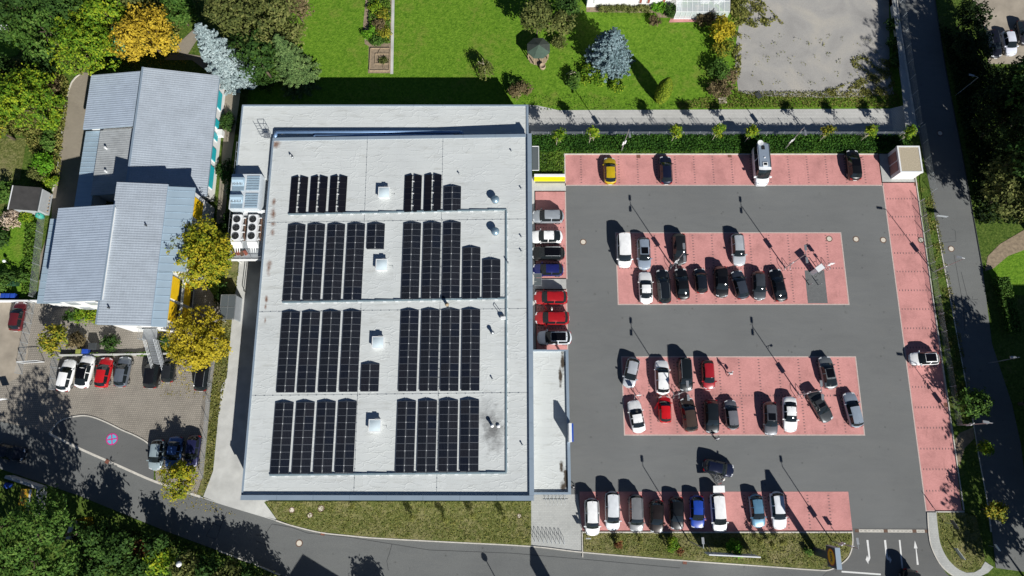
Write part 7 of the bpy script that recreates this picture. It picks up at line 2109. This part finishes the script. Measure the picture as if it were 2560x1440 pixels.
for k, (u, v, pl_) in enumerate(((938, 20, 'lime'), (958, 35, 'turning'), (948, 62, 'brown'), (925, 78, 'bright'), (958, 82, 'turning'), (940, 98, 'green'))):
    shrub(u, v, 1.15, pl_, ['yellow-green', 'rust-flecked', 'dry brown', 'bright green', 'orange-flecked', 'plain green'][k] + ' plant clump in the vegetable strip on the lawn', h=1.0, **GL)
scatter('vegetable_rows', [(922, 0), (978, 0), (976, 110), (922, 110)], 2200, 'weedsgreen', 'mixed low plants in the vegetable strip', .22, .5, LOW, seed=6)
shrub(957, 152, .75, 'olive', 'strip of plants inside the timber bed', h=.5, ry=.5, **GL)
for k, (u, v) in enumerate(((2238, 60), (2240, 108), (2246, 150))):
    shrub(u, v, 1.2, 'dark', ['upper', 'middle', 'lower'][k] + ' dark shrub on the fence between gravel lot and footway', h=1.8, **GL)
scatter('weeds', [(1840, 230), (2245, 228), (2250, 268), (1700, 272), (1690, 258)], 6000, 'weeds', 'weedy verge between gravel lot and footpath', .14, .25, LOW, seed=7)
scatter('weeds', [(2120, 140), (2225, 150), (2240, 240), (2080, 243), (2060, 225), (2150, 200)], 3500, 'weeds', 'dry weeds creeping over the gravel lot', .15, .25, LOW, clump=.1, seed=8)
scatter('weeds', [(1840, 0), (1900, 0), (1960, 60), (1900, 75), (1855, 60), (1850, 200), (1838, 230), (1825, 60)], 1800, 'weeds', 'weeds at the left edge of the gravel lot', .22, .35, LOW, clump=.1, seed=9)
scatter('weeds', [(1860, 60), (2200, 100), (2220, 240), (1860, 240)], 350, 'weeds', 'scattered tufts on the gravel lot', .14, .2, LOW, clump=.9, seed=10)
scatter('weeds', [(1290, 232), (1330, 232), (1700, 255), (1800, 258), (1800, 272), (1340, 276)], 900, 'weedsgreen', 'uneven grass edge along the footpath', .12, .15, LOW, seed=11)
# --- ivy bank and young staked trees north of the bays
scatter('ivy_bank', [(2.95, 42.45), (58.2, 42.45), (58.2, 45.15), (2.95, 45.15)], 34000, 'ivy', 'dense ivy bank along the retaining wall', .17, .55, 0.0, world=True, seed=12)
scatter('ivy_bank', [(2.95, 38.7), (7.55, 38.7), (7.55, 42.45), (2.95, 42.45)], 3600, 'weedsgreen', 'grassy corner beside the ramp wall', .16, .25, 0.0, world=True, seed=13)
scatter('ivy_bank', [(2.95, 42.3), (58.2, 42.3), (58.2, 43.1), (2.95, 43.1)], 6500, 'weedsgreen', 'grassy fringe of the ivy bank along the kerb', .16, .3, 0.0, world=True, seed=14)
NTH = ['first', 'second', 'third', 'fourth', 'fifth', 'sixth', 'seventh', 'eighth']
for k, (u, v, pl_) in enumerate(((1397, 337, 'lime'), (1481, 332, 'lime'), (1692, 328, 'lime'), (1796, 325, 'lime'), (1879, 330, 'lime'), (2071, 327, 'turning'), (2177, 326, 'lime'), (2274, 328, 'lime'))):
    t_ = tree(u, v, 2.9, .95, pl_, '%s young staked tree from the west in the ivy bank' % NTH[k], rz=1.05, leaf=.20, name='young_tree', group='young trees in the ivy bank', tr=.05, tight=.55, dens=.8)
    for a in (0, 2.09, 4.19):
        m = MB(); m.tube((math.cos(a) * .42, math.sin(a) * .42, 0), (math.cos(a) * .38, math.sin(a) * .38, 1.75), .04, 6); m.build('stake', M['palewood'], t_, world=False)
    m = MB(); c3 = [(math.cos(a) * .39, math.sin(a) * .39, 1.65) for a in (0, 2.09, 4.19)]; m.path(c3 + [c3[0]], .03, 5); m.build('stake_rails', M['palewood'], t_, world=False)
# --- western yard trees
tree(510, 640, 5.2, 3.75, 'golden', 'tall yellow-green tree between the western building and the store', ry=5.1, rz=4.2, leaf=.22, dens=1.7)
tree(490, 850, 4.8, 4.1, 'yellow', 'round golden tree over the yard parking row', leaf=.22, dens=1.7)
tree(138, 848, 2.4, 2.1, 'turning', 'small yellow tree at the yard gate', leaf=.24)
shrub(188, 852, 1.3, 'brown', 'brownish shrub right of the small yellow tree')
tree(446, 1203, 3.4, 2.45, 'golden', 'yellow tree at the corner of the yard by the street', leaf=.21)
for k, (u, pl_) in enumerate(((180, 'green'), (205, 'lime'), (232, 'lime'), (248, 'turning'))):
    shrub(u, 788, 1.15, pl_, ['leftmost', 'second', 'third', 'rightmost'][k] + ' shrub of the bed under the white south wall', h=1.0)
shrub(275, 858, 1.2, 'dark', 'dark shrub behind the yard wall left of the stair')
shrub(405, 862, 1.1, 'dark', 'dark shrub behind the yard wall right of the stair')
for k, (u, v) in enumerate(((566, 300), (585, 470), (560, 430), (555, 740), (565, 560))):
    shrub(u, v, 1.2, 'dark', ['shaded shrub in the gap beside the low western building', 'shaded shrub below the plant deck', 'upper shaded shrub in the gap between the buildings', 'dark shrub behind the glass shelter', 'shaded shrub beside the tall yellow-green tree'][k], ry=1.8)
scatter('wall_weeds', [(148, 884), (430, 880), (430, 890), (148, 893)], 700, 'weedsgreen', 'weeds growing along the yard wall', .16, .5, clump=.2, seed=15)
# --- trees along the street, lower left
tree(95, 1352, 8.5, 5.4, 'green', 'big green tree filling the lower left corner', rz=5, leaf=.26, lobes=12, tight=.88)
tree(-30, 1425, 8, 4.6, 'green', 'light green tree cut by the lower left corner', leaf=.26, lobes=11, tight=.88)
tree(150, 1462, 6, 3.2, 'dark', 'green tree at the bottom edge beside the big one')
tree(250, 1345, 3.0, 2.5, 'dark', 'dark green tree right of the concrete slab')
tree(300, 1370, 4.2, 1.5, 'dark', 'slender dark tree throwing a long shadow on the street', rz=4.0)
tree(228, 1415, 2.3, 2.0, 'dark', 'olive tree at the bottom edge')
tree(402, 1400, 2.2, 1.8, 'lime', 'bright yellow tree at the bottom edge', leaf=.26)
tree(328, 1420, 2.3, 1.7, 'dark', 'green tree at the bottom edge left of the yellow one')
tree(-120, 1330, 9, 5.5, 'dark', 'dark tree beyond the left edge')
shrub(352, 1372, 1.3, 'rust', 'rust red shrub above the yellow tree at the bottom')
for k, (u, v, h_, r_) in enumerate(((470, 1418, 4.5, 1.7), (520, 1425, 4.0, 1.6), (565, 1440, 5.0, 1.7), (615, 1452, 4.5, 1.6), (660, 1470, 5.0, 1.6), (390, 1360, 4.4, 1.3))):
    tree(u, v, h_ * .6, r_, 'dark' if k % 2 else 'olive', ['olive tree right of the yellow one at the bottom', 'dark narrow tree next to the globe lamp', 'olive tree leaning over the street edge', 'dark tree at the bottom edge by the street kerb', 'olive tree just below the bottom edge', 'dark upright tree above the yellow one'][k], rz=h_ * .45)
scatter('undergrowth', [(200, 1300), (420, 1335), (640, 1415), (700, 1445), (150, 1445)], 3500, 'dark', 'rough undergrowth beside the street at the bottom left', .25, .8, seed=16)
scatter('fallen_leaves', [(185, 1300), (230, 1290), (240, 1330), (190, 1345)], 900, 'orange', 'fallen orange leaves on the path between the trees', .14, .02, seed=17)
tree(960, 1560, 3.2, 1.8, 'dark', 'bushy tree south of the street below the gabled house shadow', rz=2.6)
tree(715, 1545, 3, 1.6, 'dark', 'bushy tree south of the street left of the gabled house', rz=2.4)
# --- right-hand side
tree(2540, 472, 5.8, 5.0, 'olive', 'large olive tree right of the side road', leaf=.28, rz=4.6)
tree(2612, 355, 9, 6.2, 'deep', 'large tree with shade-darkened leaves at the right edge above the olive one', leaf=.34)
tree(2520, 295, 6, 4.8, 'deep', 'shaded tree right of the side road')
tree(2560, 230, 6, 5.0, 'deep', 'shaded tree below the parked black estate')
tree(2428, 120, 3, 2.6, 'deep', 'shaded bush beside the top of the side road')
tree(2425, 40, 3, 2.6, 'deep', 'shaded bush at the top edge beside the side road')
tree(2770, 560, 11, 6.5, 'dark', 'tall tree beyond the right edge near the dirt path', leaf=.36)
tree(2700, 400, 12, 7, 'dark', 'tall tree beyond the right edge, upper', leaf=.36)
tree(2650, 230, 10, 6.5, 'dark', 'tall tree beyond the right edge beside the shaded yard', leaf=.36)
hd_ = [P(2490, 700), P(2510, 770), P(2523, 835)]
o = empty('clipped_hedge', hd_[0], label='clipped green hedge right of the side road', cat='hedge', group='hedges')
rng = np.random.default_rng(80); n = 5200; t = rng.uniform(0, 1, n); hd0, hd2 = np.array(hd_[0]), np.array(hd_[2]); base = hd0 + (hd2 - hd0) * t[:, None]
pts = base + np.stack([rng.uniform(-.85, .85, n), rng.normal(size=n) * .1, .1 + 1.5 * rng.uniform(0, 1, n) ** .5], 1) - hd0
link('foliage', leaf_mesh('foliage', pts, rng.normal(size=(n, 3)) * .5 + np.array([0, 0, .6]), np.full(n, .22), rng, FOL['green']), o)
tree(2432, 1010, 2.4, 2.0, 'green', 'green bushy tree on the verge above the dirt path', leaf=.26)
tree(2463, 1122, 1.8, 1.0, 'lime', 'small yellow sapling below the dirt path', rz=.8, leaf=.2)
tree(2488, 1277, 2.6, 1.4, 'turning', 'yellow young tree at the edge of the side road', leaf=.24, tight=.6)
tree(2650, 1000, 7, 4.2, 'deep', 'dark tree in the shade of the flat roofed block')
tree(2705, 1130, 8, 4.6, 'dark', 'tall dark tree just beyond the right edge below the flat roofed block', leaf=.34)
tree(2850, 1350, 9, 5.2, 'dark', 'tall tree beyond the right edge, lower', leaf=.36)
tree(2805, 1470, 8, 4.6, 'dark', 'tall tree beyond the lower right corner', leaf=.36)
tree(2810, 1240, 9, 4.8, 'dark', 'tall tree beyond the right edge, by the flat roofed block', leaf=.36)
tree(2800, 1400, 9, 4.4, 'deep', 'added shade tree beyond the right edge beside the corner green', leaf=.34)  # unseen tree, added to shade the verge and road at lower right
tree(2770, 1590, 8, 4.2, 'dark', 'tree below the lower right corner', leaf=.34)
scatter('verge_growth', [(2300, 470), (2330, 470), (2395, 800), (2438, 1060), (2400, 1060), (2360, 800)], 3200, 'weeds', 'grassy growth along the fence of the bays', .12, .14, .02, clump=.1, seed=18)
scatter('undergrowth', [(2345, 60), (2480, 170), (2560, 200), (2560, 560), (2445, 560), (2420, 400), (2380, 200)], 9000, 'deep', 'undergrowth with shade-darkened leaves right of the side road', .3, .9, seed=19)
# --- saplings and tufts on the grass strips
for k, (u, v, pl_, r_, lab) in enumerate(((1682, 1362, 'lime', .85, 'yellow-green bush on the grass strip below the black hatchback'), (1838, 1372, 'bright', 1.15, 'fresh green bush beside the billboard'), (1548, 1362, 'rust', .5, 'small reddish bush on the grass strip'), (1700, 1378, 'rust', .4, 'tiny reddish bush beside the yellow-green one'), (2020, 1378, 'green', .4, 'tiny green bush near the pylon sign'))):
    shrub(u, v, r_, pl_, lab, h=r_ * 1.9, leaf=.17, zb=.08)
for k, (u, v) in enumerate(((880, 1268), (1030, 1295), (1112, 1300), (1182, 1288), (1262, 1296))):
    tree(u, v, 1.0, .35, 'weeds', '%s thin sapling from the west on the store grass strip' % NTH[k], rz=.8, leaf=.13, name='sapling', group='saplings on the grass strip', tr=.02, zb=.08, dens=.7)
for k, (u, v) in enumerate(((1545, 1345), (1600, 1350), (1900, 1352), (1930, 1362), (1958, 1355))):
    tree(u, v, 1.0, .35, 'weeds', '%s thin sapling from the west on the grass below the street bays' % NTH[k], rz=.8, leaf=.13, name='sapling', group='saplings below the street bays', tr=.02, zb=.08, dens=.7)
scatter('grass_tufts', [(664, 1256), (1326, 1256), (1326, 1360), (950, 1342), (800, 1326), (700, 1300)], 5200, 'weeds', 'dry tufts on the store grass strip', .11, .12, .08, clump=-.3, seed=20)
scatter('grass_tufts', [(1462, 1333), (2126, 1333), (2120, 1388), (2070, 1420), (1462, 1376)], 5000, 'weeds', 'dry tufts on the grass strip below the street bays', .11, .12, .08, clump=-.3, seed=21)
scatter('grass_tufts', [(2345, 1284), (2440, 1290), (2462, 1400), (2440, 1430), (2392, 1418), (2356, 1362)], 1000, 'weeds', 'dry tufts on the corner green', .11, .12, .08, clump=-.3, seed=22)
scatter('grass_tufts', [(600, 660), (580, 797), (568, 940), (545, 1050), (533, 1177), (510, 1235), (530, 960), (560, 830)], 1800, 'weeds', 'dry tufts along the delivery lane', .15, .12, .03, seed=23)

scatter('fallen_leaves', [(410, 885), (545, 840), (530, 1000), (400, 990)], 420, 'yellow', 'fallen yellow leaves on the cobbles below the golden tree', .11, .02, seed=24)
scatter('fallen_leaves', [(380, 1160), (520, 1150), (505, 1240), (600, 1290), (420, 1265)], 380, 'yellow', 'fallen yellow leaves at the corner of yard and street', .11, .02, seed=25)
scatter('fallen_leaves', [(290, 130), (450, 120), (470, 160), (290, 170)], 400, 'orange', 'fallen orange leaves under the golden orange tree', .12, .02, seed=26)
